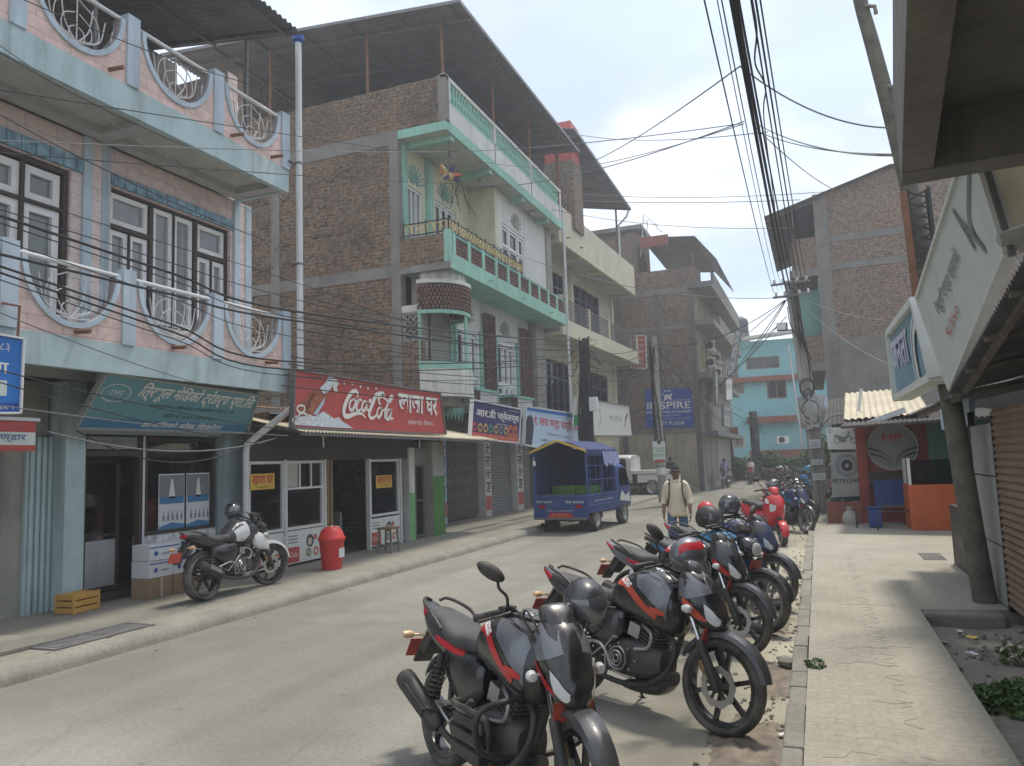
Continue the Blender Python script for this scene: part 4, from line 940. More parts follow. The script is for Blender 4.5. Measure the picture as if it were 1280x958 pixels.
# scalloped parapets
def parapet(z0,z1,tag_):
    ys=[10.55,8.95,7.35,5.75,4.15,2.55]
    p=M()
    for y in ys: p.box(-8.33,-8.17,y-.10,y+.10,z0,z1+.12)
    b_(p,'parapet_pillar','pale_blue')
    for i in range(5):
        a,b=ys[i+1]+.10,ys[i]-.10; cy=(a+b)/2; ra=(b-a)/2-.10; rb=(z1-z0)*.80
        arc=[(cy+ra*cos(t),z1-rb*sin(t)) for t in[pi*j/20 for j in range(21)]]
        poly=[(a,z0),(b,z0),(b,z1),(cy+ra,z1)]+arc[1:-1]+[(cy-ra,z1),(a,z1)]
        b_(M().prism(poly,(-8.305,0,0),(0,1,0),(0,0,1),.10),'parapet_panel','pink')
        rim=M(); vs=[]
        for j in range(21):
            t=pi*j/20
            for rr_,xx in((1.0,-8.32),(1.115,-8.32),(1.115,-8.175),(1.0,-8.175)):
                f=rr_; vs.append((xx,cy+ra*cos(t)*(1+(f-1)*.95),z1-rb*sin(t)*(1+(f-1)*.85)))
        fs=[]
        for j in range(20):
            for q in range(4): fs.append((j*4+q,j*4+(q+1)%4,(j+1)*4+(q+1)%4,(j+1)*4+q))
        rim.add(vs,fs); rim.f+=[(0,1,2,3),(83,82,81,80)]; rim.sm+=[False]*2; rim.mi+=[0]*2
        b_(rim,'scallop_rim','pale_blue')
        g=M(); x=-8.25; base=(cy,z1-rb*.93)
        for k in range(-3,4):
            e=(cy+ra*.92*sin(k*.42),z1-rb*.06-abs(k)*.07*(z1-z0))
            mid=((base[0]+e[0])/2+k*.055,(base[1]+e[1])/2-abs(k)*.045)
            g.tube(cr([(x,*base),(x,*mid),(x,*e)],6),.009,5)
        for k in range(3):
            for sg in(-1,1): 
                c0=(base[0],base[1]+.02); r_=.13+.12*k
                g.tube(cr([(x,c0[0]+sg*.02,c0[1]+.02),(x,c0[0]+sg*r_*.8,c0[1]+r_*.35),(x,c0[0]+sg*r_*.75,c0[1]+r_*1.1),(x,c0[0]+sg*.03,c0[1]+r_*1.5)],6),.008,5)
        b_(g,'grille','grill_white')
        b_(M().tube([(-8.25,a-.02,z1+.02),(-8.25,b+.02,z1+.02)],.032,10),'top_rail','steel_pipe_white')
parapet(3.55,4.42,'lower'); parapet(7.05,7.92,'upper')
sp=M()
for z,ys in((7.13,(9.25,7.0,10.2,5.0)),(3.62,(6.6,8.1,10.05,4.6))):
    for y in ys: sp.tube([(-8.22,y,z),(-7.98,y+.01,z-.015)],.028,10)
b_(sp,'drain_spout','rust')
# arch and wall of the top storey behind the roof terrace
b_(M().box(-11.3,-11.0,2,10.9,7.05,9.75),'terrace_wall','concrete_dark')
# sheet roof over the terrace
rf=M(); corrugated(rf,(-7.75,1,9.42),(-7.75,10.45,9.35),(-14,10.45,10.3),(-14,1,10.3),.13,.02)
b_(rf,'sheet_roof','tin')
rr=M()
for y in(2.5,4.5,6.5,8.5,10.3): rr.beam((-7.85,y,9.36),(-14,y,10.2),.05,.06)
for x,z in((-8.0,9.36),(-9.6,9.58),(-11.2,9.8)): rr.beam((x,1,z-.02),(x,10.42,z-.03),.04,.05)
b_(rr,'roof_frame','steel')
for y in(4.15,7.35,10.4): b_(M().tube([(-8.9,y,7.0),(-8.9,y,9.45)],.03,8),'roof_post','steel')
# ground floor of the medicine shop
b_(M().box(XF-.32,XF+.02,7.36,7.66,.1,3.17).box(XF-.32,XF+.04,10.30,10.95,.1,3.17).box(XF-.30,XF-.01,7.66,10.30,2.47,2.74),'column','sea_blue')
m=M().wall('x',XF-.6,XF-.25,2,7.30,.1,3.16,[])
b_(m,'side_wall','plaster_grey')
sc=M(); screen(sc,'x',XF-.25,XF-.15,7.7,8.9,2.76,3.15,.14,.05); b_(sc,'lattice','concrete_dark')
b_(M().box(XF-.28,XF-.2,8.9,10.3,2.742,3.165),'dark_void_sheet','dark_room')  # near-black sheet, paints the darkness of the open void under the slab
gt=M()
for i in range(9): y=6.98+.042*i; gt.box(XF-.26+(.03 if i%2 else 0),XF-.20+(.03 if i%2 else 0),y,y+.034,.15,2.42)
b_(gt,'folded_gate','sea_blue')
# door and shop window
dy0,dy1=7.70,8.72
b_(M().box(XF-.18,XF-.08,dy0,dy0+.06,.2,2.46).box(XF-.18,XF-.08,dy1-.06,dy1,.2,2.46).box(XF-.178,XF-.082,dy0+.06,dy1-.06,2.16,2.24).box(XF-.3,XF-.02,7.66,10.3,.10,.22),'door_frame','wood_dark')
dn=window(A,'x',XF-.45,1,7.98,8.60,.24,2.12,(1,),(.75,1.05),'wood_dark',.05,.045,gm='glass_dark',name='door')
b_(M().box(XF-.425,XF-.41,8.04,8.54,.30,.96),'door_panel','pvc_grey',dn)
hd=b_(M().box(XF-.17,XF-.13,7.78,8.66,2.26,2.44),'header_board','sign_grey')
text('TRISHUL MEDICO',"lettering",MT['ink_grey'],hd,(XF-.13,8.2,2.35),(0,1,0),(0,0,1),.5,.08)
window(A,'x',XF-.14,1,8.76,10.20,.98,2.44,(1,),(1,),'wood_dark',.05,.06,gm='glass')
b_(M().box(XF-.30,XF-.10,8.76,10.25,.2,.976),'base_panel','tiles_glazed')
b_(M().box(XF-.14,XF-.08,8.70,8.77,.2,2.46),'door_post','steel_pipe_white')
k=24; vs=[]
for i in range(k+1):
    t=i/k; vs+=[(XF-.24+.025*sin(i*1.6),9.42+.42*t+.1*0,1.86),(XF-.24+.025*sin(i*1.6),9.36+.40*t,2.44)]
b_(M().add(vs,[(2*i,2*i+2,2*i+3,2*i+1) for i in range(k)],True),'drape','curtain')
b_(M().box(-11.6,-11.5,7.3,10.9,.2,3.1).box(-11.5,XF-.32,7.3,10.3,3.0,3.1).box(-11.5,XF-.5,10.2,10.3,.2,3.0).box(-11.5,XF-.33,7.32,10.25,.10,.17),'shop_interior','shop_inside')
sh=M()
for z in(.7,1.2,1.7,2.2): sh.box(-11.4,-11.1,7.5,10.1,z,z+.04)
for i in range(60): y=7.6+rnd.random()*2.4; z=rnd.choice((.74,1.24,1.74)); sh.box(-11.3,-11.12,y,y+.09+.06*rnd.random(),z,z+.12+.25*rnd.random())
b_(sh,'shelf','cardboard')
# posters on the glass
po=thing('poster','pair of white and blue medicine posters showing a row of bottles behind the shop glass','poster',(XF-.20,9.5,1.0))
for i,(a,b) in enumerate(((9.06,9.58),(9.62,10.12))):
    M().box(XF-.125,XF-.12,a,b,1.02,1.88).build('sheet',MT['carton_white'],po)
    q=M().box(XF-.1195,XF-.1175,a+.01,b-.01,1.52,1.86); q.build('photo_top',MT['ink_grey'],po)
    M().prism([(a+.19,1.50),(b-.19,1.50),((a+b)/2+.015,1.80),((a+b)/2-.015,1.80)],(XF-.1165,0,0),(0,1,0),(0,0,1),.002).build('spire',MT['ink_white'],po)
    M().box(XF-.117,XF-.1145,a+.02,b-.02,1.42,1.53).build('title_band',MT['sign_teal_blue'],po)
    bt=M()
    for j in range(5): y=a+.08+.09*j; bt.box(XF-.1185,XF-.1155,y,y+.04,1.16,1.24); bt.box(XF-.1185,XF-.1155,y+.012,y+.028,1.24,1.30)
    bt.build('bottle_print',MT['ink_red' if i==9 else 'ink_grey'],po)
    M().prism([(a,1.03),(b,1.03),(b,1.09),((a+b)/2,1.13),(a,1.07)],(XF-.119,0,0),(0,1,0),(0,0,1),.002).build('wave_print',MT['sign_teal_blue'],po)
# downpipe at the corner of the balconies
dp=thing('drain_pipe','tall white downpipe with blue cap at the end of the pink balconies','pipe',(-8.08,10.78,.15))
M().tube([(-8.08,10.78,9.45),(-8.08,10.78,3.12),(-8.12,10.74,2.98),(-8.75,10.42,2.42),(-8.86,10.38,2.32),(-8.88,10.37,2.2),(-8.88,10.37,.15)],.055,14).build('pipe',MT['steel_pipe_white'],dp)
M().lathe([(0,.1),(.10,.1),(.10,0),(.06,-.04),(0,-.04)],16,xf(None,(-8.08,10.78,9.46))).build('cap',MT['sign_blue_dark'],dp)
cl=M()
for z in(7.2,5.4,3.5): cl.lathe([(.055,-.02),(.064,-.02),(.064,.02),(.055,.02)],14,xf(None,(-8.08,10.78,z))); cl.box(-8.2,-8.12,10.60,10.8,z-.012,z+.012)
cl.build('bracket',MT['steel'],dp)
# ---- medicine shop signboard ----
bl=atx(95,535,-8.95); br=atx(308,541,-8.95); tl=atx(133,466,-8.30)
_nn=(br-bl).cross(tl-bl).normalized(); _d=ray(324,494); tr_=CAM+_d*((bl-CAM).dot(_nn)/_d.dot(_nn))
r_,s=plane_sign('shop_sign','slanted teal signboard with white raised lettering over the medicine shop','sign',(bl,br,tr_,tl),.05,'sign_teal','sign_grey',rim=.03)
s['patch'](0,1,0,.20,'sign_teal_blue')
s['write']('त्रिशूल मेडिको ट्रेडर्स प्रा.लि.'.replace('त्रि','ित्र').replace('डि','िड').replace('लि','िल'),.60,.76,.76,.36,'ink_white',.18,.022)
s['write']('नारायणगढ, चितवन, आयुर्वेद मन्दिर रोड'.replace('चि','िच').replace('न्दि','िन्द'),.58,.50,.56,.10,'ink_dark',.15)
s['write']('फोन नं. ०५६ ५२२७५७',.57,.325,.32,.11,'ink_dark',.15)
s['write']('औषधिको थोक बिक्रेता'.replace('धि','िध').replace('बि','िब'),.56,.105,.50,.17,'ink_white',.15,.018)
s['write']('TMT',.10,.68,.07,.09,'ink_white'); s['stroke']([(.10+.075*cos(t),.68+.16*sin(t)) for t in[2*pi*i/10 for i in range(11)]],.012,'ink_white',name='logo_ring')
# hanging blue sign at far left
bl=atx(-90,545,-7.9); br=atx(18,516,-7.9); tr_=atx(31,424,-7.9); tl=atx(-80,408,-7.9)
bl=Vector((-7.9,4.6,2.52)); br=Vector((-7.9,br.y,br.z)); tl=Vector((-7.9,4.6,3.42)); tr_=Vector((-7.9,tr_.y-.02,tr_.z)); br.y=tr_.y-.01
r_,s=plane_sign('shop_sign','bright blue hanging sign with white digits cut off by the picture edge','sign',(bl,br,tr_,tl),.06,'sign_blue','ink_white',rim=.02)
s['patch'](0.02,.98,.02,.13,'sign_blue_dark'); s['write']('०५६-५२८२८३',.62,.85,.5,.10,'ink_white'); s['write']('उद्योग',.62,.58,.5,.24,'ink_white',0,.02); s['patch'](.72,.86,.22,.42,'sign_palegreen'); s['write']('चितवन, बजार ।'.replace('चि','िच'),.68,.075,.5,.07,'ink_white')
M().tube([tr_+Vector((0,-.06,0)),tr_+Vector((0,-.05,.35)),tr_+Vector((-.3,-.05,.42))],.014,6).build('hanger',MT['rust'],r_)
# small awning banner below it
o=thing('awning_sign','short red and white striped shop banner under the blue hanging sign','banner',(-8.6,5.2,2.2))
for z0,z1,k in((2.20,2.27,'sign_red'),(2.27,2.42,'sign_white'),(2.42,2.55,'sign_red')): M().box(-8.64,-8.60,4.2,6.42,z0,z1).build('stripe',MT[k],o)
text('खाद्य भण्डार','lettering',MT['ink_blue'],o,(-8.60,5.9,2.345),(0,1,0),(0,0,1),.8,.09)
M().box(-9.6,-8.58,4.2,6.46,2.552,2.59).build('ledge',MT['steel_pipe_white'],o)
# ================= single storey snack shop =================
K=thing('snack_shop','low brick snack shop with tin awning and glazed front between pink house and brick house','shop',(-8.9,13.5,.15))
def k_(m,n,mk,p=K,**kw): return m.build(n,MT[mk],p,**kw)
xs=-8.9
k_(M().box(-13.5,-13.3,11,17.9,0,2.9).box(-13.3,xs-.06,10.97,11.07,0,2.9).box(-13.3,xs-.1,17.75,17.95,0,2.9),'wall','brick')
k_(M().box(-12.5,-12.4,11.1,17.7,.1,2.7).box(-12.4,xs-.1,11.1,17.7,.10,.16),'back_room','shop_inside')
k_(M().box(xs-.08,xs+.0,10.42,16.0,2.05,2.62),'fascia_board','wood_dark')
for a,b,n in((10.45,11.38,1),(11.42,12.56,2)):
    window(K,'x',xs-.05,1,a,b,.80,2.04,(1,),(1,),'steel_pipe_white',.05,.06,gm='glass_dark')
vb=M().box(xs+.002,xs+.022,11.47,12.51,1.52,1.56).box(xs+.002,xs+.02,11.80,11.84,1.56,2.0).box(xs+.002,xs+.02,12.14,12.18,1.56,2.0); k_(vb,'vent_bar','steel_pipe_white')
k_(M().box(xs-.02,xs-.01,11.48,11.79,1.57,1.99),'vent_pane','curtain')
window(K,'x',xs-.05,1,14.22,15.45,.82,2.04,(1,),(1,),'steel_pipe_white',.05,.06,gm='glass_dark')
def cola_panel(y0,y1,z0,z1,nm):
    w=y1-y0
    p=k_(M().box(xs-.05,xs,y0,y1,z0,z1),nm,'sign_white'); h=z1-z0
    k_(M().box(xs+.001,xs+.004,y0+.01,y0+w*.34,z0+.02,z0+h*.50),'red_print','sign_red',p)
    text('Cola','lettering',MT['ink_white'],p,(xs+.004,y0+w*.18,z0+h*.28),(0,1,0),(0,0,1),w*.2,h*.16,.003,.3)
    for j in range(3): k_(M().box(xs+.001,xs+.003,y0+w*.06,y0+w*.30,z0+h*(.62+.1*j),z0+h*(.66+.1*j)),'print_line','ink_grey',p)
    # girl with a red flower, fruit bowls: plain round prints
    for cx,cz,r,kx in((.62,.62,.20,'ink_dark'),(.62,.60,.12,'tin_beige'),(.76,.72,.09,'sign_red'),(.58,.26,.14,'ink_grey'),(.78,.26,.14,'counter_orange'),(.78,.26,.07,'sign_white'),(.58,.26,.07,'gold_scroll')):
        k_(M().lathe([(0,0),(r*h,0)],14,Matrix.Translation((xs+.002+cz*.0+.0015*(1-r),y0+w*cx,z0+h*cz))@Matrix.Rotation(pi/2,4,'Y')),'round_print',kx,p)
cola_panel(10.45,11.38,.20,.78,'poster_panel'); cola_panel(11.42,12.56,.20,.78,'poster_panel'); cola_panel(14.22,15.45,.20,.78,'poster_panel')
for y in(10.41,11.40,12.59,14.18,15.49): k_(M().box(xs-.06,xs+.035,y-.025,y+.025,.15,2.06),'post','steel_pipe_white')
for y in(12.72,12.84): k_(M().box(xs-.1,xs+.0,y-.04,y+.04,.15,2.06),'door_post','wood')
k_(M().box(xs-1.2,xs-.06,13.2,13.26,.15,1.0).box(xs-1.25,xs-1.2,12.9,14.15,.15,1.0),'inner_counter','steel')
for i,(y0,z0,w_) in enumerate(((10.46,1.56,.62),(14.42,1.42,.66))):
    o=thing('shop_sign',('yellow sign with dark red lettering in the window behind the white motorcycle','yellow sign with dark red lettering in the window between shop doorway and stool')[i],'sign',(xs+.03,y0,z0),(0,0,0),'yellow snack shop signs')
    M().box(xs+.028,xs+.036,y0,y0+w_,z0,z0+.27).build('board',MT['sign_yellow'],o)
    text('खाजा घर','lettering',MT['ink_red'],o,(xs+.036,y0+w_/2,z0+.16),(0,1,0),(0,0,1),w_*.86,.15,.003,0,.02)
    text('नारायणगढ चितवन'.replace('चि','िच'),'lettering',MT['ink_dark'],o,(xs+.036,y0+w_/2,z0+.045),(0,1,0),(0,0,1),w_*.6,.035,.003)
# awning
aw=M(); corrugated(aw,(-7.85,10.55,2.50),(-7.85,18.9,2.47),(-9.6,18.9,2.86),(-9.6,10.55,2.9),.10,.016); k_(aw,'awning_sheet','tin_beige')
fr=M().beam((-7.9,10.55,2.46),(-7.9,18.8,2.43),.04,.04)
for y in(10.8,12.6,14.5,16.4,18.4): fr.beam((-7.9,y,2.46),(-9.5,y,2.80),.035,.04)
k_(fr,'awning_frame','steel')
ar=M(); corrugated(ar,(-8.7,10.98,2.95),(-8.7,12.6,2.95),(-13,12.6,3.5),(-13,10.98,3.5),.1,.016); k_(ar,'upper_sheet','tin_rust')
ar=M(); corrugated(ar,(-9.0,12.7,2.92),(-9.0,17.9,2.92),(-13.5,17.9,3.3),(-13.5,12.7,3.3),.1,.016); k_(ar,'roof_sheet','tin')
hk=M()
for y in(11.3,14.8): hk.tube([(-8.0,y,2.44),(-8.0,y+.01,2.25)],.012,6)
k_(hk,'hanging_hook','grill_white')
# right end: light green pillar, grey door under a rolled shutter, dark green pillar
k_(M().box(xs-.2,xs+.04,15.86,16.12,.15,2.3),'pillar','white_paint'); k_(M().box(xs+.041,xs+.045,15.865,16.115,.15,1.25),'pillar_paint','green_paint')
k_(M().box(xs-.2,xs-.1,16.14,16.98,1.9,2.3),'rolled_shutter','shutter')
d=window(K,'x',xs-.22,1,16.14,16.98,.17,1.9,(1,1),(1,1),'steel',.05,.05,gm='glass_dark',name='door')
k_(M().box(xs-.3,xs+.06,17.0,17.62,.15,2.45),'pillar','plaster_grey'); k_(M().box(xs+.061,xs+.065,17.005,17.615,.15,1.6),'pillar_paint','green_dark')
# ---- red drink billboard above the awning ----
X_=-8.0
bl,br,tr_,tl=atx(366,535,X_),atx(557,543,X_),atx(550,492,X_),atx(368,462,X_)
r_,s=plane_sign('billboard','long faded red soft drink billboard with bottle picture and white script','billboard',(bl,br,tr_,tl),.06,'sign_red','steel',rim=.03)
def Z(zx,zy,dx=.012): return atx(360+zx*.15625,455+zy*.15625,X_+.004+dx)
def zpoly(pts,k,name,dx=.008): return M().add([Z(a,b,dx) for a,b in pts],[tuple(range(len(pts)))]).build(name,MT[k],r_)
def zline(m,pts,w,dx=.016,k=7,closed=False):
    P=cr([Z(a,b,dx) for a,b in pts],k,closed); n=len(P); vs=[]
    for i,p in enumerate(P):
        a=P[max(0,i-1)];b=P[min(n-1,i+1)]; t=i/(n-1); ww=w[0]+(w[1]-w[0])*sin(pi*t) if isinstance(w,tuple) else w
        s_=Vector((1,0,0)).cross(b-a).normalized()*ww/2; vs+=[p+s_,p-s_]
    m.add(vs,[(2*i,2*i+1,2*i+3,2*i+2) for i in range(n-1)])
zpoly([(40,470),(75,430),(150,405),(215,420),(285,380),(330,410),(370,440),(405,425),(440,465),(470,480),(520,515),(330,508),(60,488)],'ice','ice_print',.006)
zpoly([(75,400),(110,310),(160,245),(215,210),(255,195),(300,150),(322,105),(352,100),(385,135),(405,160),(370,170),(350,205),(300,265),(285,310),(245,370),(200,415),(120,420)],'cola_brown','bottle_print',.009)
zpoly([(255,195),(300,150),(322,105),(352,100),(385,135),(360,175),(320,225),(285,240)],'ice','bottle_neck',.011)
zpoly([(345,125),(385,120),(408,160),(390,185),(398,225),(370,230),(360,180)],'sign_white','splash_print',.012)
zpoly([(200,405),(260,320),(300,262),(285,320),(235,405)],'sign_paleblue','bottle_shine',.012)
zpoly([(120,400),(160,290),(205,235),(225,245),(180,310),(150,395)],'ink_brown','bottle_shade',.0115)
m=M()
for cx,cy,rr_ in((70,450,32),(120,430,40),(165,445,36),(105,360,32)): zline(m,[(cx+rr_*cos(2*pi*i/8),cy+rr_*.9*sin(2*pi*i/8)) for i in range(9)],.03,.014)
m.build('bubble_print',MT['ink_white'],r_)
m=M()
zline(m,[(552,272),(560,240),(540,216),(505,235),(468,300),(447,370),(456,415),(490,418),(540,398),(590,400),(622,432)],(.03,.10))
zline(m,[(530,282),(500,300),(492,345),(505,372),(528,350),(540,305),(530,282),(552,300),(572,290)],(.03,.065))
zline(m,[(592,300),(578,285),(556,310),(548,355),(562,378),(590,352)],(.03,.065))
zline(m,[(632,312),(612,298),(594,330),(594,368),(612,372),(634,325),(640,300),(632,345),(636,372),(656,350)],(.03,.065))
zline(m,[(648,300),(668,292)],.07)
zline(m,[(742,318),(730,315),(728,270),(765,250),(745,240),(705,255),(672,330),(650,395),(662,432),(690,428),(715,395)],(.03,.10))
zline(m,[(740,350),(720,362),(712,405),(724,428),(744,405),(752,365),(740,350),(765,372),(780,352)],(.03,.065))
zline(m,[(750,262),(790,290),(806,312),(836,268),(822,262),(796,325),(776,400),(782,440),(800,420)],(.03,.065))
zline(m,[(822,372),(804,365),(790,400),(793,440),(808,440),(826,390),(832,362),(824,410),(828,445),(842,430)],(.03,.065))
m.build('script_lettering',MT['ink_white'],r_)
text('खाजा घर','lettering',MT['ink_white'],r_,Z(1045,330),(0,1,0),(0,0,1),(Z(1205,400)-Z(885,290)).length*.97,.40,.006,0,.025)
text('बायपास रोड । चितवन-२'.replace('चि','िच'),'lettering',MT['ink_white'],r_,Z(1065,470),(0,1,0),(0,0,1),1.15,.11,.006)
m=M()
for a,b in((515,160),(580,182),(640,195),(705,198),(450,155)): m.lathe([(0,0),(.028,0)],8,Matrix.Translation(Z(a,b))@Matrix.Rotation(pi/2,4,'Y'))
m.build('drop_print',MT['ink_white'],r_)
pr=M()
for y in(11.2,13.0,15.0): pr.beam((X_-.08,y,3.3),(X_-1.1,y,2.72),.03,.03)
pr.build('support_strut',MT['steel'],r_)
# ---- things in front of the shop ----
o=thing('dustbin','red plastic dustbin with domed swing lid outside the snack shop','dustbin',(-7.95,11.45,.15))
M().lathe([(0,0),(.165,0),(.17,.02),(.215,.48),(.225,.50)],28).build('bin_body',MT['bin_red'],o,local=True)
M().lathe([(.235,.495),(.24,.52),(.23,.545),(.215,.56),(.18,.66),(.10,.72),(0,.735)],28).build('lid',MT['bin_red'],o,local=True)
M().slab4((.12,-.10,.655),(.17,.09,.62),(.05,.14,.72),(.02,-.06,.742),.01).build('lid_flap',MT['white_gloss'],o,local=True)
M().box(.197,.204,-.08,.08,.20,.36).build('sticker',MT['carton_white'],o,local=True)
o=thing('wooden_stool','small square wooden stool on the pavement beside the snack shop window','stool',(-8.25,13.85,.15))
M().box(-.17,.17,-.17,.17,.46,.50).build('seat',MT['wood'],o,local=True,bev=.006)
for a in(-1,1):
    for b in(-1,1): M().beam((a*.16,b*.16,0),(a*.13,b*.13,.46),.035,.035).build('leg',MT['wood_weathered'],o,local=True)
for b in(-1,1): M().box(-.14,.14,b*.145-.01,b*.145+.01,.14,.17).build('rail',MT['wood_weathered'],o,local=True)
o=thing('crate','orange slatted plastic crate beside the medicine shop door','crate',(-9.05,7.40,.15),(0,0,R(4)),None,.92)
m=M()
for z in(.01,.10,.19): m.box(-.15,.15,-.22,-.205,z,z+.07).box(-.15,.15,.205,.22,z,z+.07).box(-.165,-.15,-.22,.22,z,z+.07).box(.15,.165,-.22,.22,z,z+.07)
for a in(-.155,.155):
    for b in(-.21,.21): m.box(a-.016,a+.016,b-.016,b+.016,0,.27)
m.box(-.15,.15,-.20,.20,.005,.02).box(-.14,.14,-.195,.195,.235,.25); m.build('crate_body',MT['crate_yellow'],o,local=True)
names=['white carton with blue print, upper layer, beside the shop door','white carton with blue print, upper layer, behind the motorcycle tail','white carton in the middle layer, beside the shop door','white carton in the middle layer, behind the motorcycle tail','brown cardboard box under the cartons, beside the shop door','brown cardboard box under the cartons, behind the motorcycle wheel']
for i in range(6):
    L_=i//2; y=8.30+(i%2)*.44; z=.15+(.52,.28,0)[L_]; k='carton_white' if i<4 else 'cardboard'; h=(.22,.235,.275)[L_]; wd=.42
    o=thing('carton',names[i],'box',(-8.95+rnd.uniform(-.02,.02),y+rnd.uniform(-.01,.01),z),(0,0,R(rnd.uniform(-3,3))),'cartons stacked by the medicine shop')
    M().box(-.17,.17,0,wd,0,h).build('box_body',MT[k],o,local=True,bev=.005)
    if i<4:
        M().box(.171,.174,0.0,wd,h-.045,h-.03).build('print_band',MT['ink_blue'],o,local=True); M().lathe([(0,0),(.035,0)],14,Matrix.Translation((.1725,.11,h*.45))@Matrix.Rotation(pi/2,4,'Y')).build('round_mark',MT['ink_blue'],o,local=True)
        text('INTAS' if False else 'PHARMA','lettering',MT['ink_dark'],o,(.1715,.27,h*.4),(0,1,0),(0,0,1),.13,.03,.001,local=True)
    else: M().box(.171,.173,wd*.45,wd*.55,0,h).build('tape',MT['tin_beige'],o,local=True)
# drain grate let into the left pavement edge
o=thing('drain_grate','slotted iron drain grate set in the pavement before the medicine shop','grate',(-7.45,6.3,.156))
m=M().box(-.22,-.19,-.62,.62,-.02,.012).box(.19,.22,-.62,.62,-.02,.012).box(-.19,.19,-.62,-.59,-.02,.011).box(-.19,.19,.59,.62,-.02,.011).box(-.19,.19,-.015,.015,-.02,.011)
m.build('frame',MT['steel'],o,local=True)
for i in range(24): M().box(-.19,.19,-.585+.0495*i,-.585+.0495*i+.020,-.02,.008).build('bar',MT['gate_metal'],o,local=True)
M().box(-.19,.19,-.59,.59,-.018,-.002).build('pit',MT['dark_room'],o,local=True)
# loose pavement slab at far left
o=thing('paving_slab','broken concrete slab lying on the pavement near the striped gate','slab',(-8.0,5.3,.15))
M().prism([(-.55,-1.1),(.35,-1.2),(.42,.55),(.1,.75),(-.5,.62)],(0,0,0),(1,0,0),(0,1,0),.05).build('slab',MT['kerb'],o,local=True,bev=.012)
# ================= brick house with mint balconies =================
B=thing('brick_house','tall brick house with mint green balconies and pillared sheet roof','building',(-10.2,22,0))
def q_(m,n,k,p=B,**kw): return m.build(n,MT[k],p,**kw)
xb=-10.2; xfb=-8.7; y0=18.0; y1=28.2
pb=M().box(-18,xb-.28,y0+.02,y0+.25,0,10.75).box(-18,-8.93,y0+.01,y0+.22,11.15,12.42)
for i in range(420):   # bricks left standing proud of the rough wall
    zz=.4+.105*int(rnd.uniform(0,112)); xx=-17.5+.26*int(rnd.uniform(0,26)); 
    if any(a-.12<zz<b+.05 for a,b in((3.45,3.7),(7.0,7.32),(10.75,11.15))) or zz>10.7: continue
    pb.box(xx,xx+.235,y0+.005-rnd.uniform(0,.022),y0+.03,zz,zz+.08)
q_(pb,'wall','brick')
for z0_,z1_ in((3.45,3.7),(7.0,7.32),(10.75,11.15)): q_(M().box(-18,xb-.281,y0,y0+.26,z0_,z1_),'concrete_band','concrete')
q_(M().box(xb-.28,xb,y0-.005,y0+.3,0,11.15),'corner_column','concrete')
q_(M().box(-14.5,-14.2,y0-.004,y0+.2,0,10.75),'wall_column','concrete')
q_(M().box(-8.93,-8.70,y0,y0+.22,11.12,12.45),'corner_column','concrete')
q_(M().box(-18,-17.8,y0,y1,0,12.4).box(-17.8,xb-.3,y1-.2,y1,0,12.4),'rear_wall','brick')
# slabs
q_(M().box(-17.8,xfb-.05,y0+.03,y1,10.9,11.12),'roof_slab','soffit')
q_(M().box(xfb-.05,xfb,y0+.01,y1,10.88,11.18).box(xb,xfb-.05,y0+.005,y0+.03,10.88,11.13),'slab_edge','mint')
q_(M().box(xfb-.12,xfb-.02,y0+.22,y1,11.18,11.72),'terrace_upstand','white_paint')
for y in(18.5,21.2,24.0,26.6): q_(M().box(xb,xfb-.06,y-.12,y+.12,10.74,10.9),'ceiling_beam','mint')
for y,x in((19.6,-9.3),(21.8,-9.3),(25.6,-9.0)):
    q_(M().lathe([(0,-.10),(.07,-.09),(.12,-.05),(.13,0),(.13,.03),(0,.03)],16,Matrix.Translation((x,y,10.86))),'ceiling_light','pvc_grey')
# terrace balustrade
q_(M().box(xfb-.14,xfb+.0,y0+.0,y1,12.36,12.47),'balustrade_rail','white_paint')
q_(M().box(xfb-.12,xfb-.02,y0+.22,y1,11.722,11.80),'balustrade_base','mint')
for y in(18.25,21.5,24.8,28.1): q_(M().box(xfb-.13,xfb-.01,y-.09,y+.09,11.80,12.36),'balustrade_post','white_paint')
bm=[(.035,0),(.05,.03),(.035,.07),(.06,.16),(.065,.22),(.04,.34),(.03,.40),(.05,.46),(.05,.56)]
mb=M().lathe(bm,8)
proto=None; y=18.42; cnt=0
while y<28.0:
    if min(abs(y-p) for p in(18.25,21.5,24.8,28.1))>.12:
        if proto is None: proto=q_(M().lathe(bm,8,Matrix.Translation((xfb-.07,y,11.80))),'baluster','mint'); py=y
        else:
            c=proto.copy(); COL.objects.link(c); c.location=proto.location+Vector((0,y-py,0))
    y+=.20
# second floor: parapet with pierced panels, railing with gilt scrolls
q_(M().box(xb,xfb,y0+.02,y1,7.08,7.50),'balcony_slab','mint')
q_(M().box(xb,xfb-.02,y0,y0+.2,7.25,8.02),'side_parapet','brick')
q_(M().box(xb,xfb-.001,y0-.01,y0+.21,7.05,7.24),'side_band','concrete')
q_(M().box(xfb-.16,xfb+.006,y0-.008,y0+.16,7.24,8.12),'parapet_corner','mint')
n=10; 
for i in range(n):
    a=y0+.22+(y1-y0-.4)*i/n; b=a+(y1-y0-.4)/n
    q_(M().box(xfb-.12,xfb+.004,a,a+.17,7.50,8.08),'parapet_post','mint')
    q_(screen(M(),'x',xfb-.10,xfb-.03,a+.17,b,7.50,7.98,.12,.05,False),'pierced_panel','pierced')
    q_(M().box(xfb-.12,xfb+.003,a+.17,b,7.98,8.05),'panel_cap','mint_dark')
rl=M()
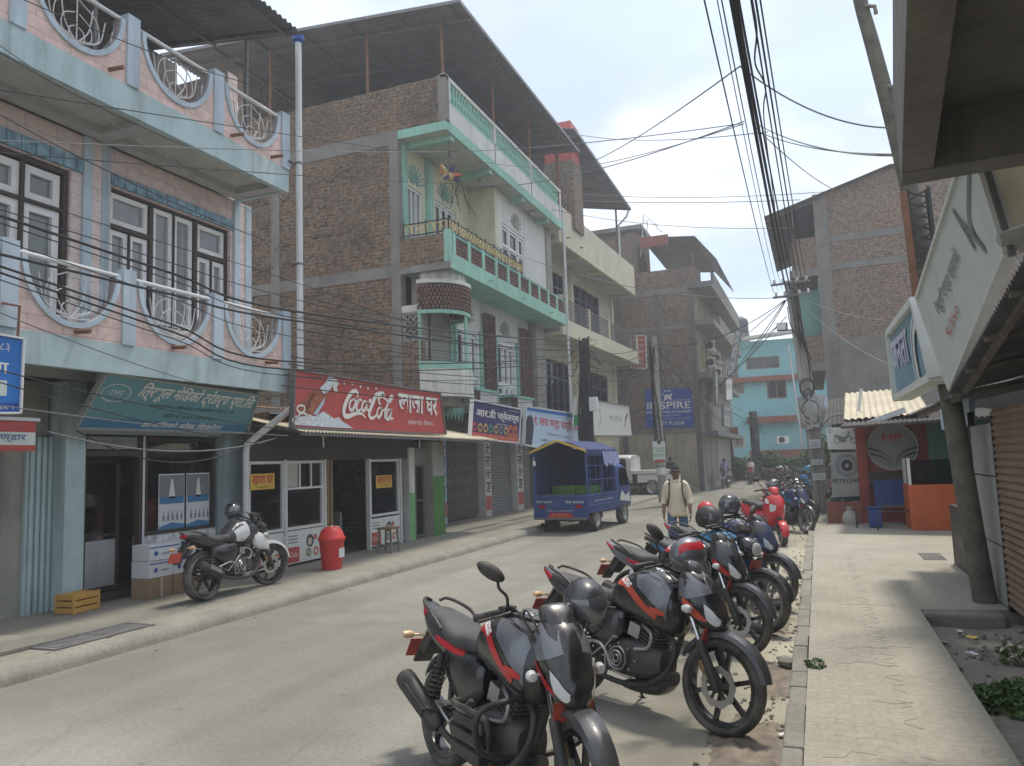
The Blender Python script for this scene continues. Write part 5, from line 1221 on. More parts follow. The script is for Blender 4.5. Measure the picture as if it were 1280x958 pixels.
def rail(p,q):
    p=Vector(p);q=Vector(q)
    for z in(.06,.38): rl.beam(p+Vector((0,0,z)),q+Vector((0,0,z)),.035,.03)
    L_=(q-p).length; k=max(1,round(L_/.62))
    for i in range(k+1): c=p.lerp(q,i/k); rl.beam(c,c+Vector((0,0,.46)),.03,.03)
    return k
segs=[((xb+.1,y0+.06,8.04),(xfb-.04,y0+.06,8.04)),((xfb-.04,y0+.06,8.04),(xfb-.04,23.6,8.04))]
gd=M()
for p,q in segs:
    k=rail(p,q); p=Vector(p);q=Vector(q); d=(q-p).normalized(); l=(q-p).length/k
    for i in range(k):
        c=p+d*(l*(i+.5))+Vector((0,0,.22))
        for sg in(-1,1):
            gd.tube(cr([c+d*sg*l*.40+Vector((0,0,-.10)),c+d*sg*l*.42+Vector((0,0,.09)),c+d*sg*l*.22+Vector((0,0,.11)),c+d*sg*l*.18+Vector((0,0,-.03)),c+d*sg*l*.30+Vector((0,0,-.04))],4),.022,5)
            gd.tube(cr([c+d*sg*l*.02+Vector((0,0,.11)),c+d*sg*l*.14+Vector((0,0,.02)),c+d*sg*l*.08+Vector((0,0,-.09)),c+d*sg*l*.2+Vector((0,0,-.12))],4),.02,5)
q_(rl,'balcony_railing','black_metal'); q_(gd,'gilt_scroll','gold_scroll')
# second floor walls
m=M().wall('x',xb-.2,xb,y0+.3,22.6,7.5,10.88,[(18.5,19.4,7.5,9.75),(20.2,21.6,8.3,9.85)]); q_(m,'room_wall','cream')
q_(M().box(xb-.2,-9.25,22.6,22.8,7.5,10.88),'room_side_wall','cream')
m=M().wall('x',-9.45,-9.25,22.8,27.6,7.5,10.87,[(23.2,25.4,7.6,9.85)]); q_(m,'bay_wall','white_paint')
q_(M().box(-9.45,-9.2,27.6,y1,7.5,10.88),'bay_pilaster','plaster_grey')
q_(M().box(xb-.02,xb+.06,y0+.2,y0+.42,7.5,10.88).box(xb-.02,xb+.08,19.55,19.95,7.5,10.88),'mint_column','mint')
window(B,'x',xb-.12,1,18.5,19.4,7.5,9.75,(1,1,1),(1,),'white_frame',.06,.08,gm='glass_curtain',name='balcony_door')
window(B,'x',xb-.12,1,20.2,21.6,8.3,9.85,(1,1,1),(1,),'white_frame',.07,.08,gm='glass_dark',sash=.05)
window(B,'x',-9.38,1,23.2,25.4,7.6,9.85,(.9,1.2,.8),(1.2,.55),'white_frame',.08,.10,gm='glass_dark',sash=.06)
def fan(x,y,z,r,name='fan_relief',mk='mint_dark'):
    m=M()
    for k in range(9):
        a=R(20+140*k/8); m.beam((x,y+.12*cos(a),z+.12*sin(a)),(x,y+r*cos(a),z+r*sin(a)),.05,.02,(1,0,0))
    m.tube(cr([(x,y+.12*cos(R(t)),z+.12*sin(R(t))) for t in range(0,181,30)],3),.02,5); q_(m,name,mk)
fan(xb+.012,18.95,9.85,.6); fan(xb+.012,20.9,9.95,.6); fan(-9.235,24.5,9.95,.55,mk='plaster_grey')
lt=M()   # awnings pins, drains
for y in(20.6,23.4,26.2): lt.tube([(xfb,y,7.25),(xfb+.16,y,7.24)],.025,8)
q_(lt,'drain_spout','mint')
# first floor
x1=-9.7
q_(M().box(xb,x1+.1,y0+.01,y0+.2,3.7,5.2),'side_brickwork','brick')
q_(screen(M(),'y',y0+.03,y0+.15,xb+.02,x1+.08,5.2,6.0,.13,.05),'pierced_screen','plaster_grey')
q_(M().box(xb,x1+.1,y0+.02,y0+.2,6.0,6.18).box(xb,x1,y0+.6,y0+.7,3.7,7.08),'side_lintel','white_paint')
# curved corner bay
cy_=19.0; rx_,ry_=.98,.98
def bay(z0,z1,f,name,k,a0=-90,a1=90,flutes=0,t=.06):
    m=M(); vs=[]; n=48
    for i in range(n+1):
        a=R(a0+(a1-a0)*i/n); rr_=f+(.06*abs(sin(i*pi/ (n/flutes))) if flutes else 0)
        for q in(rr_,rr_-t/rx_):
            vs+=[(x1+rx_*q*cos(a),cy_+ry_*q*sin(a),z0),(x1+rx_*q*cos(a),cy_+ry_*q*sin(a),z1)]
    fs=[]
    for i in range(n):
        o=4*i; fs+=[(o,o+4,o+5,o+1),(o+2,o+3,o+7,o+6),(o+1,o+5,o+7,o+3),(o,o+2,o+6,o+4)]
    m.add(vs,fs,not flutes); m.f+=[(0,1,3,2),(4*n,4*n+2,4*n+3,4*n+1)]; m.sm+=[False]*2; m.mi+=[0]*2
    return q_(m,name,k)
bay(3.68,4.42,1.0,'planter','white_paint',flutes=14); bay(4.42,4.62,1.03,'planter_rim','mint')
bay(5.92,6.02,1.03,'bay_lintel','mint')
m=M()   # pierced brick band on the curve
for r_i in range(6):
    n=30
    for i in range(n):
        a=R(-90+180*(i+.5*(r_i%2)+.25)/n); 
        if abs(a)>pi/2: continue
        c=Vector((x1+rx_*cos(a),cy_+ry_*sin(a),6.08+.115*r_i)); m.obox(c,(.10,.066,.075),Matrix.Rotation(a,3,'Z'))
for r_i in range(5):
    n=30
    for i in range(n): 
        a=R(-90+180*(i+.5)/n); m.obox((x1+rx_*.98*cos(a),cy_+ry_*.98*sin(a),6.135+.115*r_i),(.07,.105,.035),Matrix.Rotation(a,3,'Z'))
q_(m,'pierced_brick_band','pierced')
bay(6.74,6.84,1.06,'bay_slab','white_paint'); bay(6.84,7.08,.86,'fluted_drum','white_paint',flutes=10)
for a in(-88,0,48,88): q_(M().tube([(x1+.95*cos(R(a)),cy_+.95*sin(R(a)),4.62),(x1+.95*cos(R(a)),cy_+.95*sin(R(a)),5.92)],.05,8),'bay_post','mint')
q_(M().box(x1-.1,x1-.0,18.3,20.0,3.7,6.2).box(x1-.6,x1+.6,cy_-.4,cy_+.5,3.45,3.68),'bay_back','plaster_grey')
q_(M().wall('x',x1-.3,x1-.1,20.0,y1,3.6,7.08,[(20.5,22.2,4.0,6.0),(23.6,25.4,4.0,6.0)]),'first_floor_wall','white_paint')
for a,b in((20.5,22.2),(23.6,25.4)):
    window(B,'x',x1-.22,1,a,b,4.0,6.0,(1.1,.8,.8),(.28,1),'white_frame',.10,.12,gm='glass_dark',sash=.07)
    q_(M().box(x1-.1,x1+.0,a-.14,a-.03,3.7,6.1).box(x1-.1,x1+.0,b+.03,b+.12,3.7,6.1),'window_jamb','mint')
    q_(M().box(x1-.15,x1+.55,a-.05,b+.05,4.02,4.10),'planter_rim','mint')
    p=M().box(x1-.1,x1+.5,a+.35,b,3.42,4.02); 
    for i in range(9): p.box(x1+.5,x1+.53,a+.40+(b-a-.4)*i/9,a+.48+(b-a-.4)*i/9,3.45,4.0)
    q_(p,'planter_box','white_paint')
    q_(screen(M(),'x',x1+.42,x1+.5,a-.05,a+.35,3.42,4.02,.12,.045),'planter_screen','pierced')
    fan(x1-.085,(a+b)/2,6.2,.55,mk='plaster_grey')
for a,b in((22.45,23.25),(25.75,26.75)): q_(screen(M(),'x',x1-.02,x1+.08,a,b,3.6,6.7,.15,.055),'pierced_screen','pierced')
q_(M().box(x1-.1,x1+.2,26.85,27.8,3.4,7.08),'pilaster','plaster_grey')
q_(M().box(x1-.3,x1+.06,18.2,y1,3.45,3.6).box(xb-.3,x1-.3,y0+.3,y1,3.45,3.62),'first_floor_slab','concrete')
dm=M().box(x1+.06,x1+.10,18.4,20.6,3.36,3.62)
for i in range(9): dm.prism([(18.4+.244*i,3.36),(18.4+.244*(i+1)-.02,3.36),(18.4+.244*(i+.46),3.12)],(x1+.06,0,0),(0,1,0),(0,0,1),.03)
q_(dm,'scalloped_valance','mint')
# roof on posts
rf=M(); corrugated(rf,(-7.95,17.45,14.05),(-7.95,28.5,14.05),(-18.3,28.5,15.0),(-18.3,17.45,15.0),.16,.022); q_(rf,'sheet_roof','tin')
q_(M().beam((-7.95,17.45,14.02),(-7.95,28.5,14.02),.03,.10).beam((-7.95,17.45,14.02),(-18.3,17.45,14.97),.03,.09),'roof_edge','steel')
pl_=M()
for i in range(7): x=-8.3-1.6*i; pl_.beam((x,17.5,14.0+.092*(-7.95-x)),(x,28.4,14.0+.092*(-7.95-x)),.06,.08)
for i in range(6): y=18.2+1.95*i; pl_.beam((-8.0,y,13.93),(-18,y,14.85),.06,.07)
q_(pl_,'roof_purlin','steel')
for x,y in((-8.82,18.12),(-11.2,18.12),(-14.6,18.12),(-8.75,21.5),(-8.75,24.8),(-8.75,28.0),(-12,21.5),(-12,25),(-15.5,22)): q_(M().tube([(x,y,11.2 if y>18.2 else 12.4),(x,y,13.98+.092*(-7.95-x))],.045,8),'roof_post','rust')
q_(M().box(-16,-15.8,18.3,28,11.15,14.3).box(-15.8,-12,27.9,28.1,11.15,14.0),'terrace_room_wall','brick_old')
# gaudy star lantern hung from the balcony ceiling
o=thing('star_lantern','spiky yellow and violet festival star lantern under the balcony ceiling','lantern',(-8.85,18.45,9.75))
m=M()
for k in range(10):
    d=Vector((rnd.gauss(0,1),rnd.gauss(0,1),rnd.gauss(0,.8))).normalized(); a=d.orthogonal().normalized(); b=d.cross(a)
    m.add([a*.12,b*.12,-a*.12,-b*.12,d*.42],[(0,1,4),(1,2,4),(2,3,4),(3,0,4)],mi=k%3)
m.lathe([(0,-.15),(.10,-.12),(.15,0),(.10,.12),(0,.15)],10)
m.build('star',[MT['gold_scroll'],MT['sign_violet'],MT['counter_orange']],o,local=True)
m=M()
for k in range(7): m.tube(cr([(0,0,0),(rnd.uniform(-.3,.4),rnd.uniform(-.3,.7),rnd.uniform(-.2,.25)),(rnd.uniform(-.2,.3),rnd.uniform(-.4,1.3),rnd.uniform(-.9,-.4))],5),.010,4)
m.tube([(0,0,.12),(0,0,1.05)],.008,4); m.build('wire',MT['cable'],o,local=True)
# ground floor: gate, shutters, lettered pillars
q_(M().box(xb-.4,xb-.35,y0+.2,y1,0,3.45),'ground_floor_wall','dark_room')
gt=M()
for i in range(26):
    y=20.42+(23.15-20.42)*i/25; gt.box(xb-.22,xb-.19,y-.012,y+.012,.2,2.85)
for r_i in range(6):
    for i in range(25):
        ya=20.42+2.73*i/25; yb=ya+2.73/25; za=.35+.42*r_i
        gt.beam((xb-.18,ya,za+(.0 if i%2 else .3)),(xb-.18,yb,za+(.3 if i%2 else .0)),.02,.012,(1,0,0))
q_(gt,'folding_gate','gate_metal')
def roller(y0_,y1_,z1_):
    m=M(); z=.2
    while z<z1_: m.add([(xb-.20,y0_,z),(xb-.20,y1_,z),(xb-.165,y1_,z+.03),(xb-.165,y0_,z+.03),(xb-.20,y1_,z+.085),(xb-.20,y0_,z+.085)],[(0,1,2,3),(3,2,4,5)]); z+=.088
    m.box(xb-.2,xb-.12,y0_,y1_,.15,.2); return m
q_(roller(23.75,26.05,2.8),'roller_shutter','shutter'); q_(roller(26.75,28.0,2.8),'roller_shutter','shutter'); q_(roller(18.2,20.0,2.8),'roller_shutter','shutter')
for a,b,t in((20.02,20.38,1),(23.2,23.7,0),(26.1,26.7,0)):
    p=q_(M().box(xb-.3,xb+.05,a,b,.12,3.45),'pillar','white_paint' if not t else 'sign_paleblue')
    for i,ch in enumerate('टेलरिङ'.replace('रि','र\u0001') if False else ['टे','ल','िर','ङ']): text(ch,'lettering',MT['ink_dark' if not t else 'ink_blue'],p,(xb+.05,(a+b)/2,2.35-.42*i),(0,1,0),(0,0,1),(b-a)*.72,.34,.004,0,.02)
    q_(M().box(xb+.0505,xb+.053,a+.03,b-.03,.35,.80),'red_patch','red_sheet',p)
q_(M().box(xb-.36,xb+.01,20.0,y1,2.86,3.45),'lintel','concrete_dark')
# ---- signs on this house ----
Xs=-8.35
c=[atx(588,548,Xs),atx(648,554,Xs),atx(651,512,Xs),atx(591,500,Xs)]
r_,s=plane_sign('shop_sign','dark violet jewellery shop sign with white lettering and red lower strip','sign',c,.06,'sign_violet','steel_pipe_white',rim=.04)
s['patch'](0,1,0,.17,'sign_red'); s['write']('आर.डी ज्वेलर्स',.52,.69,.90,.30,'ink_white',0,.02); s['write']('(अमित विनायक)'.replace('मि','िम').replace('वि','िव'),.60,.46,.25,.06,'ink_white'); s['write']('सुन तथा चाँदीका गहना पाइन्छ',.5,.085,.86,.08,'ink_gold')
cols_=['ink_red','ink_gold','ink_gold','ink_green','ink_gold','ink_grey','ink_gold','counter_orange','counter_orange']
for i in range(9):
    u=.06+.105*i; rr_=.035 if i<7 else .045; hh=.09 if i<7 else .13
    s['stroke']([(u+rr_*cos(t),.31+hh*sin(t)) for t in[2*pi*j/8 for j in range(9)]],.05 if i<7 else .12,cols_[i],name='jewel_print',dz=.006)
    s['poly']([(u-.012,.36),(u+.012,.36),(u,.45)],cols_[(i+2)%9],'jewel_print')
s['write']('श्री विनायक प्रोपाइटर'.replace('वि','िव'),.84,.90,.24,.06,'ink_white')
c=[atx(655,556,Xs),atx(733,572,Xs),atx(736,520,Xs),atx(657,508,Xs)]
r_,s=plane_sign('shop_sign','pale blue shop sign with red lettering behind the blue truck','sign',c,.06,'sign_paleblue','steel_pipe_white',rim=.04)
s['patch'](.02,.98,.90,.97,'sign_blue'); s['write']('१ लव मर्द सर्दी फिटिङ'.replace('फि','िफ').replace('टि','िट'),.54,.66,.84,.30,'ink_red',0,.015); s['write']('चितवन नं. २ भरतपुर'.replace('चि','िच'),.5,.38,.38,.08,'ink_dark'); s['write']('सबै प्रकारका लुगा सिलाइन्छ'.replace('सि','िस'),.58,.20,.72,.10,'ink_dark')
s['poly']([(.0,.02),(.10,.02),(.115,.50),(.10,.72),(.06,.80),(.02,.72),(.0,.4)],'ink_dark','figure_print')
c=[atx(646,553,Xs+.0),atx(655,556,Xs),atx(657,508,Xs),atx(651,509,Xs)]
# ================= cream house =================
C_=thing('cream_house','cream two storey house with plain upper parapet and grilled balcony, next to brick house','building',(-9.0,28.7,0),(0,0,R(-2.2)))
def c_(m,n,k,p=C_,**kw): return m.build(n,MT[k],p,local=True,**kw)
ln=11.8
c_(M().box(-8,-1.4,0.02,.25,0,12.0).box(-8,-1.4,ln-.25,ln,0,12.),'side_wall','plaster_grey')
c_(M().wall('x',-1.6,-1.4,.25,ln-.25,7.3,10.9,[(1.6,4.2,8.0,10.2),(5.6,9.6,8.0,10.2)]).wall('x',-1.6,-1.4,.25,ln-.25,3.4,7.0,[(1.5,4.6,3.9,6.2),(6,10.5,3.9,6.2)]),'wall','cream')
c_(M().box(-8,-.12,.0,ln,10.72,10.9).box(-8,-.12,.0,ln,6.95,7.15),'floor_slab','soffit')
c_(M().box(-.12,0,.0,ln,10.60,12.15).box(-1.4,-.12,.0,.12,10.60,12.15).box(-1.4,-.12,ln-.12,ln,10.60,12.15),'parapet','cream')
c_(M().box(-.12,0,.0,ln,6.85,7.5).box(-1.4,-.12,0,.12,6.85,7.5).box(-1.4,-.12,ln-.12,ln,6.85,7.5),'balcony_edge','cream')
for y in(2.9,5.9,9.0): c_(M().box(-1.4,-.125,y-.11,y+.11,10.55,10.72),'ceiling_beam','cream')
for y in(.06,3.6,6.6,ln-.08): c_(M().box(-.13,-.01,y-.07,y+.07,7.5,8.45),'balcony_post','cream')
for y in(.3,5.0,ln-.2): c_(M().box(-1.42,-1.25,y-.14,y+.14,3.4,10.9),'column','cream')
g=M(); g.tube([(-.07,0,8.36),(-.07,ln,8.36)],.03,6)
k=int(ln/.16)
for i in range(k):
    y=.1+ln*i/k*.985
    for sg in(-1,1): g.tube([(-.07,y+sg*.11,7.5),(-.07,y-sg*.11,7.92),(-.07,y+sg*.11,8.34)],.010,4)
g.beam((-.07,.05,7.92),(-.07,ln-.05,7.92),.02,.02); c_(g,'balcony_grille','steel')
for z,a,b in((8.0,1.6,4.2),(8.0,5.6,9.6),(3.9,1.5,4.6),(3.9,6.0,10.5)):
    w=M().box(-1.55,-1.42,a,a+.1,z,z+2.2).box(-1.55,-1.42,b-.1,b,z,z+2.2).box(-1.548,-1.425,a+.1,b-.1,z+1.5,z+1.58)
    for i in range(1,4): w.box(-1.55,-1.43,a+(b-a)*i/4-.05,a+(b-a)*i/4+.05,z,z+2.2)
    f=c_(w,'window','dark_blue_gloss'); c_(M().box(-1.53,-1.51,a+.05,b-.05,z,z+2.2),'pane','glass_dark',f)
c_(M().box(-2.6,-2.5,.3,ln-.3,3,10.5),'inner_wall','shop_inside')
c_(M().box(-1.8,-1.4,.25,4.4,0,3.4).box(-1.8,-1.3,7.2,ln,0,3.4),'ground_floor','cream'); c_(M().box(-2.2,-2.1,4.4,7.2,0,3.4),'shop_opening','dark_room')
c_(M().box(-1.8,-1.2,.1,ln,3.2,3.5),'first_floor_slab','concrete')
for y in(.9,2.6): c_(M().tube([(-.06,y,10.98),(.14,y,10.95)],.03,6),'drain_spout','rust')
p=M().tube([(.10,.25,12.0),(.10,.25,4.4),(.02,.25,.3)],.06,8); c_(p,'downpipe','steel_pipe_white'); c_(M().tube([(.42,9.6,14.6),(.30,9.6,14.3),(-.15,9.6,13.9),(-.15,9.6,12.1)],.06,8),'roof_downpipe','steel_pipe_white')
c_(M().box(-6,-5.8,.2,ln,12,15).box(-5.8,-2.4,ln-.3,ln-.1,12,14.4),'terrace_wall','brick_old')
# its sheet roof, rising away from the street
a=atx(746,207,-8.35);b=atx(790,266,-8.35)
rf=M(); z_=(a.z+b.z)/2+.05; corrugated(rf,(-8.35,29.3,z_+.35),(-8.3,39.2,z_-.05),(-14.5,39.2,z_+1.2),(-14.5,29.3,z_+1.65),.17,.02); rf.build('sheet_roof',MT['tin'],C_) if False else None
o=thing('shed_roof','dark tin roof on steel posts over the cream house terrace','roof',(-11,34,12.2)); rf.build('sheet',MT['tin'],o)
fr=M().beam((-8.33,29.3,z_+.30),(-8.28,39.2,z_-.10),.04,.12).beam((-8.3,39.2,z_-.10),(-14.5,39.2,z_+1.15),.04,.12)
for i in range(5): fr.beam((-8.5,29.8+2.2*i,z_+.22-.09*i),(-14.4,29.8+2.2*i,z_+1.5-.09*i),.06,.08)
fr.build('rafter',MT['steel'],o)
for x,y in((-9.2,29.6),(-9.0,38.8),(-12,29.6),(-12,38.8)): M().tube([(x,y,12.2),(x,y,z_+.3+.2*(-8.35-x)-.04*(y-29.3))],.05,6).build('post',MT['rust'],o)
o=thing('water_tank','red metal tank standing behind the brick house roof','tank',(-10.6,29.2,13))
t0=aty(706,175,31.)
M().box(t0.x-.75,t0.x+.45,30.4,31.6,t0.z-1.2,t0.z+.55).build('tank_body',MT['red_sheet'],o)
M().box(t0.x-.8,t0.x+.5,30.35,31.65,t0.z-4.2,t0.z-1.2).build('stand',MT['brick_old'],o)
# signs on the cream house
r_,s=plane_sign('shop_banner','sagging white banner with faint grey lettering on wooden frame, between cream house and brick block','banner',[atx(742,545,-8.1),atx(790,545,-8.1),atx(786,508,-8.1),atx(739,500,-8.1)],.05,'sign_grey','wood_weathered',rim=.05)
s['patch'](0,1,0,1,'sign_white'); s['write']('SAMSUNG' if False else 'MOBILE',.58,.55,.36,.16,'ink_grey'); s['stroke']([(.80,.30),(.9,.7),(.83,.5),(.95,.75)],.10,'ink_grey'); s['stroke']([(.12,.2),(.2,.6),(.15,.8)],.06,'ink_grey')
r_,s=plane_sign('shop_sign','small white and green sign board on the cream house beside the cable pole','sign',[atx(717,532,-8.0),atx(733,533,-8.0),atx(731,498,-8.0),atx(719,496,-8.0)],.05,'sign_white',None)
s['patch'](0,1,0,.36,'ink_green'); s['write']('पसल',.5,.7,.5,.12,'ink_dark')
M().box(-8.9,-8.4,30.6,33.3,.15,3.1).box(-8.39,-8.36,30.7,33.2,.6,2.9).build('plain_wall',MT['cream'],thing('wall','cream painted wall stub below the green and white sign','wall',(-8.6,32,.15)))
# ================= brick block with the blue academy banner =================
D=thing('brick_block','grey brown brick block with yellow window frames and blue academy banner','building',(-5.7,42.5,0))
def d_(m,n,k,p=D,**kw): return m.build(n,MT[k],p,**kw)
yd=42.5; xd=-5.75
d_(M().box(-14,xd-.3,yd+.02,yd+.3,3.2,11.2).box(-14,-5.55,yd+.015,yd+.25,11.2,12.3),'wall','brick_old')
d_(M().box(-14,xd-.3,yd+.03,yd+.3,0,3.2),'lower_wall','plaster_tan')
for z0_,z1_ in((3.15,3.45),(6.05,6.3),(8.9,9.15),(10.9,11.2)): d_(M().box(-14,xd-.302,yd,yd+.28,z0_,z1_),'concrete_band','concrete')
for x in(-10.1,-8.0,xd-.3): d_(M().box(x,x+.28,yd-.004,yd+.25,0,11.0),'wall_column','concrete_dark')
d_(M().box(xd-.3,xd-.05,yd+.3,60,0,12),'front_wall','plaster_grey')
for z in(6.1,9.0,11.1): d_(M().box(xd-.3,-4.75 if z>8 else -5.1,yd+.05,59,z,z+.32),'balcony_slab','concrete')
d_(M().box(-4.95,-4.8,44,59,11.42,12.2).box(-5.6,-5.5,yd+.3,44,11.42,12.3),'roof_parapet','concrete')
d_(M().box(-4.95,-4.8,46,59,9.32,10.0),'balcony_parapet','concrete')
for i,y in enumerate((44.2,46.6,49.0,52,55)):
    for z0_ in(6.55,9.4):
        f=M(); 
        for q in(0,1): f.box(xd-.05,xd+.05,y-.85+q*1.6,y-.75+q*1.6,z0_,z0_+1.75)
        f.box(xd-.05,xd+.05,y-.75,y+.75,z0_,z0_+.09).box(xd-.05,xd+.05,y-.75,y+.75,z0_+1.66,z0_+1.75).box(xd-.05,xd+.045,y-.05,y+.05,z0_+.09,z0_+1.66)
        o=d_(f,'window','tin_beige'); d_(M().box(xd-.046,xd-.03,y-.8,y+.8,z0_,z0_+1.75),'pane','wood',o)
for y in(43.3,45.6,48): d_(M().box(xd-.08,xd-.04,y,y+1.7,.3,2.8),'shutter_door','wood_weathered')
d_(M().box(xd-.3,-4.9,yd+.1,59,2.95,3.2),'canopy','tin')
# stair tower and sheet roofs on top
d_(M().box(-12.6,-8.9,43.2,47,12.3,15.0),'stair_room','brick_old'); d_(M().box(-12.9,-8.5,42.9,47.2,15.0,15.25),'stair_room_roof','concrete')
st=M()
for y in(43.2,44.4): st.tube([(-8.7,y,13.4),(-8.4,y,15.9),(-7.6,y,15.0)],.03,5)
for t in range(5): st.tube([(-8.65+.05*t,43.2,13.8+.45*t),(-8.65+.05*t,44.4,13.8+.45*t)],.02,5)
d_(st,'ladder','grill_white')
a=aty(893,324,42.6); b=aty(868,295,42.6); c=aty(800,297,42.6)
rf=M(); corrugated(rf,(a.x+.1,42.6,a.z),(a.x+.1,52,a.z),(b.x,52,b.z),(b.x,42.6,b.z),.2,.02); corrugated(rf,(b.x,52,b.z),(b.x,42.6,b.z),(c.x,42.6,c.z),(c.x,52,c.z),.2,.02); d_(rf,'sheet_roof','tin')
d_(M().beam((c.x,42.55,c.z-.35),(c.x+1.6,42.55,c.z-.35),.04,.6),'roof_flashing','rust_red')
for x,y in((-5.7,42.7),(-5.5,50),(-8.2,42.7)): d_(M().tube([(x,y,12.2),(x,y,13.3)],.05,6),'roof_post','rust')
# banners
r_,s=plane_sign('banner','blue academy banner with white star and large white letters on brick wall','banner',[aty(807,535,yd-.05),aty(868,534,yd-.05),aty(864,485,yd-.05),aty(806,487,yd-.05)],.02,'sign_inspire',None)
s['write']('INSPIRE',.5,.57,.92,.19,'ink_white',0,.02); s['write']('EDUCATION ACADEMY',.5,.40,.94,.065,'ink_white',0,.01); s['write']('JOIN IELTS-PTE',.50,.30,.44,.05,'ink_white'); s['write']('STUDY IN JAPAN, AUSTRALIA & SOUTH KOREA',.5,.225,.92,.03,'ink_white'); s['write']('FIRST FLOOR',.52,.11,.58,.085,'ink_white',0,.01); s['write']('IELTS CENTER',.78,.70,.36,.035,'ink_white')
s['poly']([(.36,.88),(.44,.83),(.48,.86),(.52,.83),(.60,.90),(.56,.79),(.58,.68),(.50,.74),(.40,.68),(.42,.79)],'ink_white','star_print'); s['poly']([(.38,.90),(.44,.95),(.54,.96),(.58,.92),(.48,.94),(.42,.91)],'ink_white','cap_print',.007)
r_,s=plane_sign('hotel_sign','upright red sign board with white lettering fixed on the brick wall','sign',[aty(789,460,yd-.4),aty(808,461,yd-.4),aty(807,420,yd-.4),aty(788,420,yd-.4)],.12,'sign_red','sign_white',rim=.06)
for i,t_ in enumerate(('होटल','स्टार','गृह','गेष्ट','हाउस')): s['write'](t_,.5,.88-.19*i,.72,.11,'ink_white')
def dsign(label,y0_,y1_,z0_,z1_,k,x=-4.9,lines=(),tilt=0.):
    r_,s=plane_sign('street_sign',label,'sign',[(x,y0_,z0_),(x,y1_,z0_+tilt),(x+.05,y1_,z1_+tilt),(x+.05,y0_,z1_)],.08,k,'steel',group='signboards on the brick block',rim=.06)
    for v,t_,ink in lines: s['write'](t_,.5,v,.8,.22,ink)
dsign('grey signboard lowest in the cluster of boards on the brick block',44,48,3.5,4.7,'sign_grey',-4.75,((.65,'EDUCATION','ink_dark'),(.3,'CONSULT','ink_grey')))
dsign('pale signboard in the middle of the cluster of boards on the brick block',45.5,49.5,5.0,6.3,'sign_white',-4.7,((.6,'INSTITUTE','ink_grey'),),.3)
dsign('narrow upright grey signboard beside the corner of the brick block',43.2,44.4,4.6,6.5,'sign_grey',-5.0,((.5,'CAFE','ink_white'),))
r_,s=plane_sign('street_sign','tall upright white signboard high on the far corner of the brick block','sign',[aty(909,470,50),aty(918,470,50),aty(927,415,50),aty(920,412,50)],.15,'sign_white','steel',rim=.05)
for i in range(5): s['write']('BAJAJ'[i] if False else 'HOTEL'[i],.5,.85-.17*i,.5,.09,'ink_blue')
for i,(y,z) in enumerate(((46.2,8.0),(46.2,7.0),(49.2,7.6),(49.4,6.7))):
    o=thing('air_conditioner',('upper white air conditioner box on the brick block front','lower white air conditioner box on the brick block front','upper grey air conditioner box farther along the brick block','lower grey air conditioner box farther along the brick block')[i],'air conditioner',(xd+.35,y,z),(0,0,0),'air conditioners on the brick block')
    M().box(-.2,.2,-.42,.42,0,.6).build('casing',MT['white_frame'],o,local=True,bev=.02); M().lathe([(0,0),(.24,0),(.25,.02)],20,Matrix.Translation((.20,-.08,.3))@Matrix.Rotation(pi/2,4,'Y')).build('fan_grille',MT['black_plastic'],o,local=True)
    M().lathe([(0,0),(.21,0)],18,Matrix.Translation((-.05,-.425,.3))@Matrix.Rotation(pi/2,4,'X')).build('fan_grille',MT['black_plastic'],o,local=True)
# ================= teal building closing the street =================
E_=thing('teal_building','bright teal building with rust red sun shades at the end of the street','building',(-3,66,0),(0,0,R(4)))
def e_(m,n,k,p=E_,**kw): return m.build(n,MT[k],p,local=True,**kw)
e_(M().wall('y',0,.3,-5.6,5.5,0,9.9,[(-.5,1.0,6.3,7.8),(2.1,3.1,6.3,7.8),(-2.0,.6,8.8,9.8)]),'wall','teal_wall')
e_(M().box(-5.6,5.5,.3,8,0,9.8),'rear','teal_wall'); e_(M().box(-5.4,-2.7,-.05,0,7.9,10.9),'brick_infill','brick_old')
e_(M().box(-5.6,5.5,-.6,0,7.75,8.15),'sun_shade','rust_red'); e_(M().box(-2.2,1.6,-.9,0,4.35,4.85),'sun_shade','rust_red'); e_(M().box(-2.2,5.5,-.9,0,1.55,2.15),'sun_shade','rust_red')
for a,b,z0_,z1_ in((-.5,1.0,6.3,7.8),(2.1,3.1,6.3,7.8),(-2.0,.6,8.8,9.8)): window(E_,'y',.1,-1,a,b,z0_,z1_,(1,1),(1,),'wood',.08,.1,gm='glass_dark') if False else None
for a,b,z0_,z1_ in((-.5,1.0,6.3,7.8),(2.1,3.1,6.3,7.8),(-2.0,.6,8.8,9.8)):
    f=M().box(a,b,.02,.06,z0_,z0_+.1).box(a,b,.02,.06,z1_-.1,z1_).box(a,a+.1,.021,.06,z0_+.1,z1_-.1).box(b-.1,b,.021,.06,z0_+.1,z1_-.1).box((a+b)/2-.05,(a+b)/2+.05,.021,.06,z0_+.1,z1_-.1)
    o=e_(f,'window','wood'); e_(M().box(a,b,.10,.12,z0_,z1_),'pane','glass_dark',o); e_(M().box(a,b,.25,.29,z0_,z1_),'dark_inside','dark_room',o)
e_(M().box(-5.3,-2.3,-.06,.0,6.9,7.7),'louvre_window','steel')
e_(M().beam((-5.8,-.5,11.0),(6,-.5,11.9),1.0,.18).beam((-5.8,-.9,11.0),(6,-.9,11.9),.06,.3),'roof_edge','white_paint'); e_(M().box(-5.6,5.5,.3,6,9.8,11.2),'top_storey','teal_wall')
